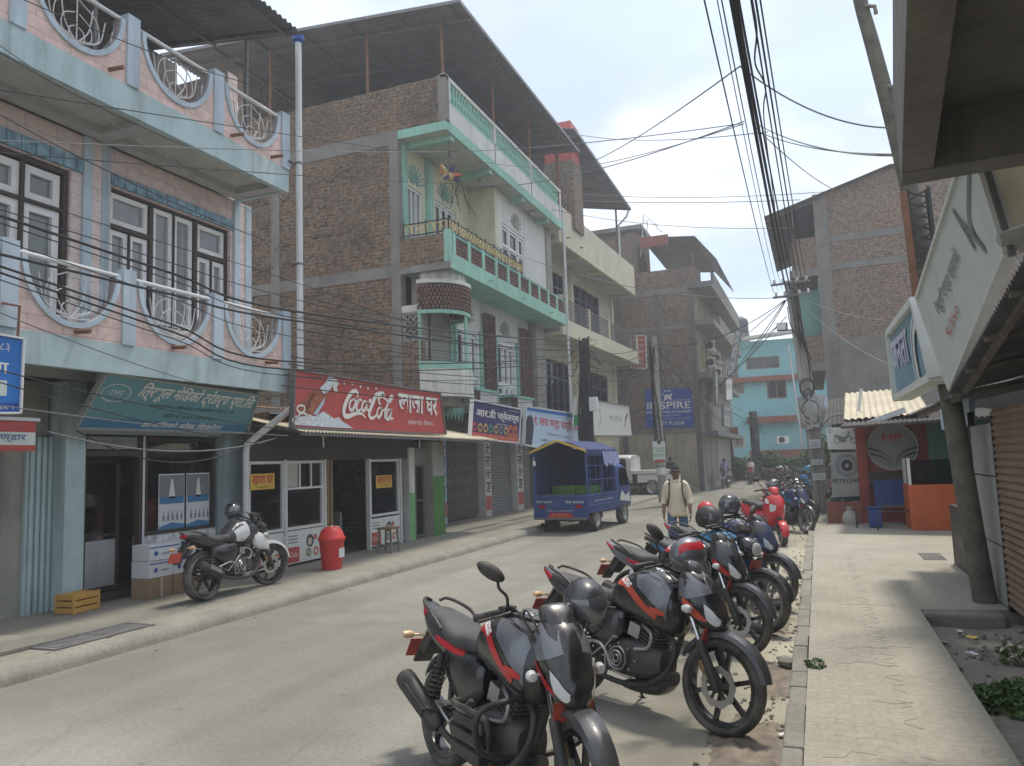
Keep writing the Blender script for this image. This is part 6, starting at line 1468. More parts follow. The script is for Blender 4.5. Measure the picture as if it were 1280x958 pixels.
e_(M().box(3.2,5.4,-1.6,0,4.2,6.2),'blue_sheet','sign_paleblue'); e_(M().box(-6.5,-5.6,.2,6,0,6),'side_wing','teal_wall')
o=thing('air_conditioner','white air conditioner box on the teal wall above a red sun shade','air conditioner',aty(979,550,64.8))
M().box(-.45,.45,-.2,.2,-.3,.3).build('casing',MT['white_frame'],o,local=True,bev=.02); M().lathe([(0,0),(.24,0)],18,Matrix.Translation((-.1,-.205,0))@Matrix.Rotation(pi/2,4,'X')).build('fan_grille',MT['black_plastic'],o,local=True)
for i in range(2):
    o=thing('water_tank',('black plastic water tank on the teal building roof, the one nearer the brick block','black plastic water tank on the teal building roof, the one nearer the concrete pole')[i],'tank',(-6.6+1.25*i,67.5,12.0),(0,0,0),'roof water tanks')
    m=M().lathe([(0,0),(.6,0)]+[(.6+.03*(j%2),.12+.13*j) for j in range(9)]+[(.55,1.3),(.25,1.48),(.2,1.55),(0,1.55)],20); m.build('tank_body',MT['tank_black'],o,local=True); M().box(-.65,.65,-.65,.65,-1.0,0).build('stand',MT['steel'],o,local=True)
# low wall and clipped hedge in front
M().box(-8,4,58.6,58.9,0,1.2).build('boundary_wall',MT['concrete_dark'],label='low dark boundary wall below the hedge at the street end',cat='wall')
# ================= brick tower house on the right =================
G=thing('brick_tower','tall weathered brick house with grey plastered lower floors opposite the academy block','building',(.6,32,0))
def g_(m,n,k,p=G,**kw): return m.build(n,MT[k],p,**kw)
yg=32.
top=[aty(1020,243,yg),aty(1112,209,yg)]
zc=top[0].z; zt=top[1].z
g_(M().prism([(.75,6.2),(14,6.2),(14,zt),(top[1].x,zt),(.75,zc)],(0,yg+.3,0),(1,0,0),(0,0,1),.28),'brick_wall','brick_orange')
g_(M().box(.75,14,yg+.02,yg+.3,0,6.2),'plastered_wall','concrete')
for z in(4.9,8.9,10.0): g_(M().box(.75,14,yg-.004,yg+.25,z,z+.26),'concrete_band','concrete') if z!=4.9 else None
g_(M().box(.5,.98,yg-.006,yg+.35,0,zc),'corner_column','concrete')
g_(M().box(.7,1.0,yg+.35,42,0,zc),'street_wall','plaster_grey')
for z in(5.0,8.75): g_(M().box(-.55,.5,yg,42,z,z+.3),'balcony_slab','concrete')
g_(M().box(-.55,-.4,yg+.0,42,5.3,6.2).box(-.4,.5,yg,yg+.12,5.3,6.4),'balcony_parapet','brick_old')
g_(M().box(-.45,-.3,yg+.1,42,9.05,10.2).box(-.3,.5,yg+.01,yg+.13,9.05,10.3),'upper_parapet','brick_old')
g_(M().box(.45,.5,yg+.4,36,6.4,8.6),'green_wall','mint_dark')
g_(M().box(-.3,.45,yg+.6,yg+.66,6.2,8.3),'green_door','mint_dark')
a=aty(955,271,yg-.3); b=aty(1112,207,yg-.3)
rf=M(); corrugated(rf,(a.x,yg-.3,a.z),(a.x,42,a.z),(b.x,42,b.z+.05),(b.x,yg-.3,b.z+.05),.2,.02); corrugated(rf,(b.x,42,b.z+.05),(b.x,yg-.3,b.z+.05),(14,yg-.3,b.z),(14,42,b.z),.2,.02); g_(rf,'sheet_roof','tin')
rp=M()
for i in range(4): rp.beam((a.x+.05,yg+.1+2.5*i,a.z-.08),(b.x,yg+.1+2.5*i,b.z-.03),.06,.08)
g_(rp,'roof_frame','steel')
for y in(yg+.2,36.): g_(M().tube([(-.3,y,10.2),(-.3,y,a.z+.3)],.04,6),'roof_post','steel')
# ================= concrete house right above the camera =================
H=thing('concrete_house','raw concrete house whose overhanging slab covers the pale signboard','building',(2.2,6,0))
def h_(m,n,k,p=H,**kw): return m.build(n,MT[k],p,**kw)
z0=3.84
dA=Vector((.082,.997,0)); 
Q=lambda u,v: Vector((.70,6.02,0))+dA*u+Vector((.997,-.082,0))*v    # u along street, v to the right
def qp(m,u0,u1,v0,v1,z0_,z1_):
    P=[Q(u0,v0),Q(u0,v1),Q(u1,v1),Q(u1,v0)]; m.prism([(p.x,p.y) for p in P],(0,0,z0_),(1,0,0),(0,1,0),z1_-z0_); return m
h_(qp(M(),-9,.0,.0,.2,z0,z0+.75),'edge_beam','concrete')
h_(qp(M(),.0,.28,.0,5,z0-.01,z0+.75),'end_beam','concrete'); h_(qp(M(),-9,.0,.2,5,z0+.42,z0+.74),'overhang_slab','concrete')
h_(qp(M(),-9,.0,2.6,2.9,.0,z0+.42),'wall','brick_old'); h_(qp(M(),-9,.1,1.2,1.45,z0+.28,z0+.425),'cross_beam','concrete')
# shopfront under it: brown shutter, grey boarded panel, dark opening
def rollx(x,y0_,y1_,z0_,z1_):
    m=M(); z=z0_
    while z<z1_: m.add([(x,y0_,z),(x,y1_,z),(x-.03,y1_,z+.03),(x-.03,y0_,z+.03),(x,y1_,z+.075),(x,y0_,z+.075)],[(0,1,2,3),(3,2,4,5)]); z+=.078
    return m
Sf=thing('shuttered_shop','small shop with brown roller shutter and grey metal panels beneath a tin awning','shop',(1.9,10,.1))
rollx(1.80,5.6,9.75,.16,2.25).build('roller_shutter',MT['shutter_brown'],Sf)
for z0_,z1_ in((.12,.76),(.78,1.52),(1.54,2.12)): M().box(1.80,1.86,9.8,11.15,z0_,z1_).build('metal_panel',MT['sign_grey'],Sf)
M().box(1.78,1.85,9.74,9.80,.1,2.2).box(1.79,1.86,11.15,11.2,.1,2.3).build('post',MT['black_metal'],Sf)
M().box(3.8,3.9,5.6,24,0,3.2).box(1.9,3.8,5.5,5.6,0,3.2).box(1.9,3.8,24,24.1,0,3).build('back_wall',MT['shop_inside'],Sf)
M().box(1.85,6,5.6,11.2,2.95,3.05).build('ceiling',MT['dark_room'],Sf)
M().box(1.82,2.4,11.2,13.6,.1,1.0).build('dark_counter',MT['black_metal'],Sf)
M().box(1.84,1.9,11.3,13.8,2.15,2.75).build('hanging_cloth',MT['sign_paleblue'],Sf)
# tin awning over it with ragged outer edge
aw=thing('tin_awning','dark corrugated tin awning with ragged edge under the pale signboard','awning',(1.4,8,2.6))
m=M(); corrugated(m,(1.40,9.75,2.46),(1.30,5.2,3.12),(2.9,5.2,3.30),(2.7,9.75,2.75),.085,.016); m.build('sheet',MT['tin'],aw)
m=M(); corrugated(m,(1.36,13.5,2.40),(1.40,9.8,2.42),(2.9,9.8,2.75),(2.9,13.5,2.7),.085,.016); m.build('sheet',MT['tin'],aw)
m=M().beam((1.55,9.7,2.47),(1.45,5.2,3.10),.05,.06).beam((1.5,13.4,2.38),(1.5,9.8,2.41),.05,.06)
for t in(0,.25,.5,.75,1): m.beam((1.42-.1*t,9.7-4.5*t,2.44+.66*t),(2.8,9.7-4.5*t,2.68+.55*t),.04,.05)
m.build('batten',MT['wood_weathered'],aw)
for i in range(3): M().tube(cr([(2.0,7.3+.5*i,2.75),(1.95,7.35+.5*i,2.62),(2.0,7.45+.5*i,2.58),(2.06,7.5+.5*i,2.7)],5),.012,5).build('coil',MT['cable_grey'],aw)
M().lathe([(0,0),(.05,.02),(.06,.2),(.045,.7),(.03,.9),(0,.92)],10,Matrix.Translation((1.25,6.1,3.28))@Matrix.Rotation(R(78),4,'Y')).build('sack_roll',MT['cloth_grey'],aw)
# pale signboard leaning out above the awning
wb=[Vector((1.40,9.6,2.50)),Vector((1.35,6.3,3.24)),Vector((1.20,6.3,4.14)),Vector((1.15,9.5,3.54))]
r_,s=plane_sign('signboard','large leaning pale green signboard with faint grey and pink lettering','sign',wb,.06,'sign_palegreen','sign_white',rim=.035)
s['write']('रेष्टुराँ एण्ड क्याफे',.40,.62,.42,.20,'ink_grey',0,.01); s['write']('९८४५०',.33,.34,.22,.13,'red_sheet'); s['stroke']([(.70,.9),(.78,.4),(.74,.7),(.86,.25),(.80,.6),(.92,.85)],.05,'ink_grey','flower_print')
for k in s.keys(): pass
M().slab4((1.38,6.335,3.22),(1.60,6.36,3.26),(1.50,6.36,4.10),(1.215,6.335,4.12),.03).build('end_board',MT['cream'],r_)
M().beam((1.38,6.28,3.2),(1.23,6.28,4.13),.04,.05,(0,1,0)).build('pole',MT['steel'],r_)
# blue boxed sign beyond it
bb=[Vector((1.15,12.7,2.62)),Vector((1.27,9.72,2.66)),Vector((1.16,9.75,3.55)),Vector((1.13,12.7,3.60))]
r_,s=plane_sign('signboard','weathered blue boxed signboard with white rim beyond the pale signboard','sign',bb,.16,'sign_fade','sign_white',rim=.09)
s['write']('जनता',.36,.58,.56,.46,'ink_lilac',0,.03,dz=.035); s['stroke']([(.98,.80),(.84,.66),(.76,.40),(.74,.06)],.14,'ink_white','curve_print',.03); s['stroke']([(.99,.9),(.80,.72),(.70,.40),(.68,.05)],.05,'ink_white','curve_print',.032)
# leaning wooden pole
o=thing('wooden_pole','leaning crooked wooden pole rising past the pale signboard','pole',(1.66,10.3,.1))
pts=[(1.66,10.3,.08),(1.60,10.3,.9),(1.52,10.3,2.2),(1.45,10.3,3.1),(1.36,10.3,4.2),(1.235,10.3,5.35),(1.12,10.3,6.2),(.99,10.3,7.0),(.90,10.3,7.6),(.80,10.3,8.6)]
pts=[Vector(p)+Vector((rnd.uniform(-.012,.012),rnd.uniform(-.02,.02),0)) for p in pts]
M().tube(cr(pts,6),[.125-.0009*i for i in range(55)],14).build('trunk',MT['wood_pole'],o)
tw=M()
for z,x in((7.45,.93),(6.35,1.10)): tw.tube([(x+.02,10.25,z),(x+.12,10.2,z-.06),(x+.13,10.2,z-.16)],.025,6)
tw.build('stub',MT['wood_weathered'],o)
# thin steel posts behind the signboard
for i,(p,q) in enumerate(((aty(1129,240,9.85),aty(1146,374,9.85)),(aty(1146,238,9.95),aty(1160,345,9.95)))):
    o=thing('steel_post',('rusty square steel post standing up from the blue boxed signboard','dark steel lattice post close behind the pale signboard')[i],'post',tuple(q))
    if i==0: M().beam(q-Vector((0,0,.05)),p,.07,.07).build('tube',MT['rust'],o)
    else:
        m=M()
        for a in(-.11,.11):
            for b in(-.07,.07): m.beam(q+Vector((a,b,-.9)),p+Vector((a,b,0)),.035,.035)
        for j in range(8):
            t0=q.lerp(p,j/8);t1=q.lerp(p,(j+.8)/8); m.beam(t0+Vector((-.11,-.07,0)),t1+Vector((.11,-.07,0)),.02,.02); m.beam(t0+Vector((.11,-.065,0)),t1+Vector((-.11,-.065,0)),.018,.02)
        m.build('lattice',MT['black_metal'],o)
# open zigzag joints and a wandering crack in the paved walk
jm=M(); x=.40
for i in range(74):
    y=4.3+.135*i; 
    if rnd.random()<.35: continue
    dx=.045*(1 if i%2 else -1)+rnd.uniform(-.015,.015); x0=.47-.012*(y-4)+rnd.uniform(-.02,.02); jm.beam((x0-dx,y,.1005),(x0+dx,y+rnd.uniform(.05,.10),.1005),.005+rnd.random()*.004,.003)
for pts in ([(.0,7.2),(.12,7.19),(.17,7.27),(.30,7.28),(.36,7.2),(.50,7.21)],[(-.1,5.0),(.02,5.03),(.06,5.14),(.2,5.12)],[(.05,7.75),(.16,7.74),(.22,7.83),(.42,7.80),(.5,7.9),(.66,7.88)],[(.1,9.9),(.45,9.93),(.8,9.9)],[(.25,6.2),(.38,6.15),(.5,6.22)]):
    for p,q in zip(pts,pts[1:]): jm.beam((*p,.1005),(*q,.1005),.008,.003)
jm.build('pavement_joint',MT['stone'],kind='structure')
# raised concrete step at the pavement end, yard debris
M().box(.94,1.72,9.55,9.9,-.2,.095).build('concrete_step',MT['concrete'],label='raw concrete step where the paved walk drops to the sunken yard',cat='step',bev=.03)
# ================= red snack hut =================
U=thing('snack_hut','dark red snack hut with round logo wall under a beige tin roof','shop',(1.0,21.2,.1))
def u_(m,n,k,p=U,**kw): return m.build(n,MT[k],p,**kw)
u_(M().box(.93,3.8,21.2,21.35,.1,2.75),'wall','hut_red'); u_(M().box(.90,1.12,21.0,21.2,.1,2.55),'red_post','hut_red')
u_(M().box(2.5,3.8,21.0,21.19,.1,2.6),'green_panel','mint_dark')
cx=1.72; czz=1.93; rr_=.56; g=M()
g.lathe([(0,0),(rr_,0)],36,Matrix.Translation((cx,21.19,czz))@Matrix.Rotation(pi/2,4,'X')); lg=u_(g,'round_logo','sign_grey')
m=M(); m.tube([(cx+rr_*cos(2*pi*i/40),21.185,czz+rr_*sin(2*pi*i/40)) for i in range(40)],.018,5,True); u_(m,'logo_ring','sign_white',lg)
text('HP','lettering',MT['ink_red'],lg,(cx,21.185,czz+.24),(1,0,0),(0,0,1),.42,.20,.003,0,.03)
m=M()
for sg in(-1,1):
    for q in(0,.12):
        P=cr([(cx+sg*(rr_-.01),21.183,czz-.02-q),(cx+sg*.30,21.183,czz-.10-q),(cx+sg*.10,21.183,czz-.26-q*.7),(cx+sg*.03,21.183,czz-.50)],6); vs=[]
        for i,p in enumerate(P):
            w=.045*(1-i/len(P))+.012; vs+=[p+Vector((0,0,w/2)),p-Vector((0,0,w/2))]
        m.add(vs,[(2*i,2*i+2,2*i+3,2*i+1) for i in range(len(P)-1)])
u_(m,'logo_wing','ink_dark',lg)
u_(M().box(1.12,1.85,20.95,21.15,1.0,1.32),'shelf_front','wood_dark')
u_(M().box(1.2,1.9,20.55,20.62,.55,1.15),'blue_board','board_blue'); u_(M().box(1.2,1.9,20.5,20.68,.50,.55).box(1.22,1.26,20.56,20.6,.1,.5),'board_stand','steel')
rf=M(); a,b,c,d=aty(1054,514,20.2),aty(1122,505,19.5),aty(1118,468,23.5),aty(1080,472,23.5)
corrugated(rf,(a.x,20.2,2.62),(2.4,19.4,2.66),(2.6,23.8,3.55),(a.x+.2,23.8,3.5),.16,.02); u_(rf,'beige_roof','tin_beige')
rf=M(); corrugated(rf,(.55,19.0,2.42),(3.8,18.4,2.5),(3.8,21.2,2.78),(.75,21.3,2.70),.1,.016); u_(rf,'front_awning','tin_dark')
u_(M().beam((.55,19.0,2.40),(3.8,18.4,2.46),.04,.05).beam((.55,19.0,2.40),(.75,21.3,2.68),.04,.05),'awning_edge','wood_dark')
u_(M().tube([(.95,21.05,2.5),(1.12,21.0,3.4)],.04,8).beam((1.05,20.0,2.46),(1.9,19.4,2.75),.03,.12),'white_pipe','steel_pipe_white')
# side shed of the hut, with the motorbike oil boards
o=thing('board_shed','dark lean-to beside the red hut holding two motorbike oil boards','shed',(.5,23,.1))
M().box(.45,.9,24.9,25.0,.1,3.2).box(.86,.93,21.4,24.2,.1,2.6).build('back_wall',MT['shop_inside'],o)
m=M(); corrugated(m,(.16,21.8,2.55),(.95,21.6,2.60),(.95,25,3.5),(.42,25,3.4),.12,.016); m.build('tin_roof',MT['tin_dark'],o)
M().tube(cr([(.10,21.75,2.42),(.25,21.7,2.66),(.5,21.65,2.80),(.95,21.6,2.8)],5),.02,6).build('bent_pipe',MT['steel'],o)
M().box(.12,.90,20.9,21.02,.1,.62).build('low_wall',MT['rust_red'],o)
r_,s=plane_sign('signboard','white board with a grey motorcycle drawing beside the red hut','sign',[aty(1035,562,21.3),aty(1076,562,21.3),aty(1075,533,21.3),aty(1032,535,21.3)],.04,'sign_white',None)
for u in(.30,.78): s['stroke']([(u+.085*cos(2*pi*i/10),.40+.13*sin(2*pi*i/10)) for i in range(11)],.02,'ink_grey','drawn_wheel')
s['stroke']([(.22,.62),(.35,.58),(.48,.50),(.60,.55),(.66,.66)],.06,'ink_grey','drawn_body'); s['stroke']([(.36,.5),(.46,.36),(.58,.42)],.07,'ink_grey','drawn_engine'); s['stroke']([(.66,.74),(.70,.56),(.78,.40)],.02,'ink_grey','drawn_fork'); s['stroke']([(.62,.78),(.70,.72)],.03,'ink_grey','drawn_bar')
for u in(.13,.86): s['stroke']([(u+.06*cos(2*pi*i/8),.85+.07*sin(2*pi*i/8)) for i in range(9)],.014,'ink_grey','badge')
r_,s=plane_sign('signboard','grey oil brand board with dark ring emblem below the motorcycle drawing','sign',[aty(1040,622,21.3),aty(1082,620,21.3),aty(1078,565,21.3),aty(1038,566,21.3)],.04,'sign_grey',None)
s['stroke']([(.5+.30*cos(2*pi*i/14),.70+.22*sin(2*pi*i/14)) for i in range(15)],.10,'ink_grey','ring_emblem'); s['stroke']([(.5+.12*cos(2*pi*i/10),.70+.09*sin(2*pi*i/10)) for i in range(11)],.10,'ink_dark','ring_emblem'); s['write']('PETRONAS',.5,.36,.92,.10,'ink_dark',0,.02)
# orange counter and furniture
o=thing('counter','orange red snack counter with small glass case in front of the hut','counter',(2.1,19.6,.1))
M().box(1.78,2.95,18.95,20.1,.0+.1,1.08).build('cabinet',MT['counter_orange'],o,bev=.012)
gl=M().box(1.86,1.875,19.1,20.0,1.081,1.62).box(1.875,2.9,19.09,19.105,1.081,1.62); gl.build('glass_case',MT['glass'],o); M().box(1.80,1.86,19.02,19.09,1.081,1.66).box(1.80,1.86,20.0,20.06,1.081,1.66).build('case_post',MT['white_gloss'],o)
m=M()
for i in range(26): 
    a=rnd.uniform(0,2*pi); m.lathe([(0,-.05),(.05,-.02),(.055,.02),(0,.06)],8,Matrix.Translation((2.15+.16*cos(a)*rnd.random(),19.7+.1*sin(a),1.13+.28*rnd.random())),mi=i%2)
m.build('snack_packet',[MT['sign_yellow'],MT['counter_orange']],o)
o=thing('bench','low steel bench with a blue plastic seat top beside the hut','bench',(1.1,19.5,.1))
M().box(.95,1.28,19.5,19.85,.54,.58).box(.98,1.25,19.52,19.83,.12,.52).build('blue_stool',MT['board_blue'],o,bev=.02)
m=M().tube([(.72,19.6,.1),(.72,19.6,.46),(.95,19.6,.46)],.018,6).tube([(1.12,19.0,.1),(1.12,19.0,.5),(1.8,19.1,.5)],.018,6); m.build('steel_frame',MT['black_metal'],o)
o=thing('plank_chair','old yellow wooden chair standing between orange counter and leaning pole','chair',(2.3,16.0,.1))
for a in(0,.36):
    for b,h in((0,.85),(.36,.45)): M().box(2.28+a,2.32+a,16+b,16.04+b,.1,.1+h).build('leg',MT['wood'],o)
M().box(2.26,2.70,16.0,16.42,.50,.54).build('seat',MT['wood'],o)
for z in(.68,.84): M().box(2.32,2.64,16.0,16.03,z,z+.07).build('back_slat',MT['wood'],o)
o=thing('cement_bag','dirty white sack slumped against the low red wall','sack',(.62,20.6,.1)); M().lathe([(0,0),(.16,0),(.19,.1),(.15,.26),(.06,.34),(.09,.42),(0,.42)],14).build('sack_body',MT['cloth_grey'],o,local=True)
# ================= blue cargo truck =================
def simple_wheel(root,x,y,r,w,name='wheel'):
    sg=1 if y>0 else -1
    mt=Matrix.Translation((x,y,r))@Matrix.Rotation(pi/2*-sg,4,'X')   # lathe +z points outward
    o=M().lathe([(r-.10,-w/2),(r-.02,-w/2),(r,-w*.35),(r,w*.35),(r-.02,w/2),(r-.10,w/2),(r-.12,0),(r-.10,-w/2)],28).build(name,MT['tyre'],root,mt,local=True)
    M().lathe([(r-.10,w*.45),(r-.13,w*.3),(r*.42,w*.12),(r*.38,w*.32),(.05,w*.36),(0,w*.36)],24).build('rim',MT['alu'],o,mt,local=True)
    return o
T=thing('cargo_truck','small blue cargo truck with canvas hood parked below the jewellery sign','truck',(-6.27,20.15,0),(0,0,R(84)))
mm('truck_blue',(.02,.055,.21),.4,var=.1,dust=.2); mm('canvas_blue',(.035,.05,.14),.8,var=.25,scale=3); mm('canvas_faded',(.25,.28,.45),.8,var=.2,scale=4); mm('green_goods',(.10,.22,.05),.7,var=.5,scale=9)
def t_(m,n,k,p=T,**kw): return m.build(n,MT[k],p,local=True,**kw)
for x,y in((0,.62),(0,-.62),(2.2,.62),(2.2,-.62)): simple_wheel(T,x,y,.30,.19)
t_(M().box(-.75,1.40,-.76,.76,.52,.60),'bed_floor','truck_blue')
for sg in(-1,1):
    t_(M().box(-.75,1.40,sg*.74,sg*.78,.50,.98).box(-.75,1.40,sg*.78,sg*.80,.92,.98).box(-.75,1.40,sg*.78,sg*.795,.66,.70),'side_board','truck_blue',bev=.006)
    t_(M().lathe([(.36,-.13),(.38,-.13),(.38,.13),(.36,.13),(.36,-.13)],16,Matrix.Translation((0,sg*.66,.30))@Matrix.Rotation(pi/2,4,'X'),a0=-2.9,a1=-.25),'mudguard','black_plastic')
tg=t_(M().box(-.79,-.75,-.78,.78,.36,.98).box(-.81,-.79,-.78,.78,.90,.97).box(-.81,-.79,-.70,.70,.60,.64),'tailgate','truck_blue',bev=.006)
text('मेरो प्यारो','lettering',MT['ink_white'],tg,(-.812,.45,.80),(0,-1,0),(0,0,1),.48,.09,.004,local=True); text('सेवा सदभाव','lettering',MT['ink_white'],tg,(-.812,-.42,.80),(0,-1,0),(0,0,1),.52,.09,.004,local=True); text('यातायात व्यवसायी','lettering',MT['ink_white'],tg,(-.812,0,.57),(0,-1,0),(0,0,1),.75,.05,.003,local=True)
pl=t_(M().prism([(-.40,.385),(.40,.385),(.27,.52),(-.27,.52)],(-.79,0,0),(0,-1,0),(0,0,1),.012),'number_plate','scooter_red',tg); text('ना ३ च १२७६','lettering',MT['ink_gold'],pl,(-.803,0,.45),(0,-1,0),(0,0,1),.5,.07,.004,local=True)
for sg in(-1,1): t_(M().box(-.80,-.78,sg*.52-.09,sg*.52+.09,.60,.72),'tail_light','tail_red',tg)
tx=[c for c in T.children if c.name.startswith('side_board')][0]
text('शुभ यात्रा । सवारी नं.','lettering',MT['ink_white'],tx,(.35,-.797,.80),(1,0,0),(0,0,1),1.35,.07,.004,local=True)
t_(M().box(-.85,-.80,-.74,.74,.34,.40),'bumper','steel')
t_(M().tube([(-.6,0,.35),(1.4,0,.35)],.06,8).box(-.1,.1,-.55,.55,.24,.36).box(.3,.7,-.6,-.3,.3,.5).box(-.7,2.5,-.4,-.3,.40,.50).box(-.7,2.5,.3,.4,.40,.50),'chassis','black_metal')
fr=M()
for x in(-.72,.34,1.36):
    for sg in(-1,1): fr.beam((x,sg*.75,.98),(x,sg*.75,2.10),.05,.05)
    fr.tube([(x,-.75,2.10),(x,-.38,2.28),(x,0,2.36),(x,.38,2.28),(x,.75,2.10)],.022,6)
for sg in(-1,1):
    for z in(1.35,1.72,2.08): fr.beam((-.72,sg*.75,z),(1.36,sg*.75,z),.03,.03)
    for i in range(5): fr.beam((-.5+.42*i,sg*.75,.98),(-.5+.42*i,sg*.75,2.08),.018,.018)
for z in(1.25,1.55,1.85): fr.beam((1.36,-.72,z),(1.36,.72,z),.03,.03)
for i in range(5): fr.beam((1.36,-.6+.3*i,.98),(1.36,-.6+.3*i,2.1),.02,.02)
t_(fr,'hood_frame','truck_blue')
t_(M().box(-.70,1.34,.735,.74,.98,2.1).box(1.375,1.39,-.74,.74,.98,2.2),'added_dark_canvas','canvas_blue')  # canvas on far side and front, added to keep the truck bed dark
cv=M(); prof=[(-.80,1.98),(-.78,2.13),(-.40,2.32),(0,2.41),(.40,2.32),(.78,2.13),(.80,1.98)]; rg=[]
for i in range(13):
    x=-.86+2.36*i/12; rg.append([Vector((x,y,z-.02*abs(sin(i*pi/2))*(1 if abs(y)<.7 else -1)+rnd.uniform(-.012,.012))) for y,z in prof]+[Vector((x,y*.985,z-.015)) for y,z in reversed(prof)])
t_(cv.rings(rg),'canvas_hood','canvas_blue')
fl=M(); vs=[]
for i in range(31):
    x=.3+1.2*i/30; vs+=[(x,-.815-.01*sin(i*2),2.09),(x,-.86-.02*sin(i*1.3),1.72+.05*sin(i*.9))]
t_(fl.add(vs,[(2*i,2*i+1,2*i+3,2*i+2) for i in range(30)],True),'canvas_flap','canvas_faded')
t_(M().prism([(-.82,2.06),(-.80,2.14),(0,2.43),(.80,2.14),(.82,2.06),(.78,2.09),(0,2.37),(-.78,2.09)],(-.88,0,0),(0,1,0),(0,0,1),.02),'yellow_trim','sign_yellow')
# cab
cab=loft(M(),[(1.42,1.06,.66,.70,6),(1.60,1.08,.68,.74,6),(2.25,1.08,.68,.74,6),(2.55,.98,.58,.73,5.5),(2.80,.80,.40,.70,5),(2.90,.72,.30,.66,5)],28,3)
cb=t_(cab,'cab','truck_blue')
for sg in(-1,1):
    t_(M().prism([(1.72,1.12),(2.55,1.10),(2.34,1.60),(1.74,1.62)],(0,sg*.745,0),(1,0,0),(0,0,1),.006*-sg),'side_window','glass_dark',cb)
    t_(M().tube([(2.55,sg*.72,1.15),(2.62,sg*.90,1.25)],.012,6).box(2.56,2.62,sg*.86,sg*1.0,1.14,1.40),'wing_mirror','black_plastic',cb,bev=.01)
    t_(M().prism([(1.7,.70),(2.6,.62),(2.5,.90),(2.2,.80),(1.9,.98)],(0,sg*.75,0),(1,0,0),(0,0,1),.004*-sg),'side_sticker','sign_white',cb)
t_(M().box(1.405,1.42,-.5,.5,1.2,1.6),'rear_window','glass_dark',cb)
t_(M().tube([(-.80,.70,2.0),(-.86,.70,1.9)],.008,5).lathe([(0,-.08),(.05,-.05),(.05,.02),(.02,.08),(0,.08)],10,Matrix.Translation((-.86,.68,1.82))),'lamp','clear_lens')
g0=None; k=0
for ix in range(4):
    for iy in range(3):
        for iz in range(3 if ix>0 else 2):
            if iz==2 and (ix+iy)%3==0: continue
            x=-.52+.46*ix; y=-.46+.46*iy; z=.602+.195*iz
            p=T.matrix_basis@Vector((x,y,z)) if False else Matrix.Translation(T.location)@Matrix.Rotation(R(84),4,'Z')@Vector((x,y,z))
            if g0 is None:
                g0=thing('vegetable_crate','green crate of vegetables stacked in the blue truck bed','crate',tuple(p),(0,0,R(84)),'green vegetable crates in the truck')
                m=M()
                for zz in(0,.065,.13): m.box(-.2,.2,-.2,-.19,zz,zz+.05).box(-.2,.2,.19,.2,zz,zz+.05).box(-.2,-.19,-.19,.19,zz,zz+.05).box(.19,.2,-.19,.19,zz,zz+.05)
                for a in(-.19,.19):
                    for b in(-.19,.19): m.box(a-.012,a+.012,b-.012,b+.012,0,.18)
                m.box(-.19,.19,-.19,.19,.0,.012); m.build('crate_body',MT['green_goods'],g0,local=True)
                v=M()
                for i in range(14): v.tube([(rnd.uniform(-.15,.15),-.17,.14+rnd.uniform(-.03,.02)),(rnd.uniform(-.15,.15),.17,.14+rnd.uniform(-.03,.02))],[.02,.02],6)
                v.build('vegetables',MT['leaf_light'],g0,local=True)
            else: dup(g0,tuple(p),(0,0,R(84+rnd.uniform(-3,3))))
# ================= white pickup =================
W=thing('pickup_truck','white crew cab pickup parked on the verge behind the blue truck','pickup',(-8.75,37.2,.1),(0,0,R(176)))
def w_(m,n,k,p=W,**kw): return m.build(n,MT[k],p,local=True,**kw)
for x in(-1.5,1.5):
    for y in(-.75,.75): simple_wheel(W,x,y,.38,.24)
w_(M().box(-2.45,-.45,-.86,.86,.62,1.18).box(-2.4,-.5,-.80,.80,1.18,1.19),'cargo_bed','white_gloss',bev=.03)
for sg in(-1,1): w_(M().lathe([(.44,-.06),(.50,-.06),(.50,.06),(.44,.06),(.44,-.06)],18,Matrix.Translation((-1.5,sg*.84,.40))@Matrix.Rotation(pi/2,4,'X'),a0=-3.1,a1=-.04),'wheel_arch','black_plastic')
cb=w_(loft(M(),[(-.45,1.20,.60,.80,5),(-.35,1.28,.66,.84,5),(1.0,1.28,.66,.84,5),(1.25,1.2,.58,.84,5),(1.75,.92,.30,.84,5),(2.35,.86,.26,.82,5),(2.5,.8,.2,.78,5)],28,3),'cab','white_gloss')
for sg in(-1,1):
    for a,b,c,d in((-.28,.32,.32,-.22),(.42,1.18,.98,.42)): w_(M().prism([(a,1.36),(b,1.36),(c,1.78),(d,1.78)],(0,sg*.845,0),(1,0,0),(0,0,1),.006*-sg),'side_window','glass_dark',cb)
    w_(M().box(-.30,.35,sg*.855,sg*.86,.62,.63).box(.36,.37,sg*.853,sg*.858,.62,1.8),'door_gap','black_plastic',cb)
    w_(M().box(-2.4,-.5,sg*.862,sg*.868,.98,1.02),'side_stripe','grey_gloss')
w_(M().box(-2.3,2.3,-.6,.6,.45,.62),'chassis','black_metal')
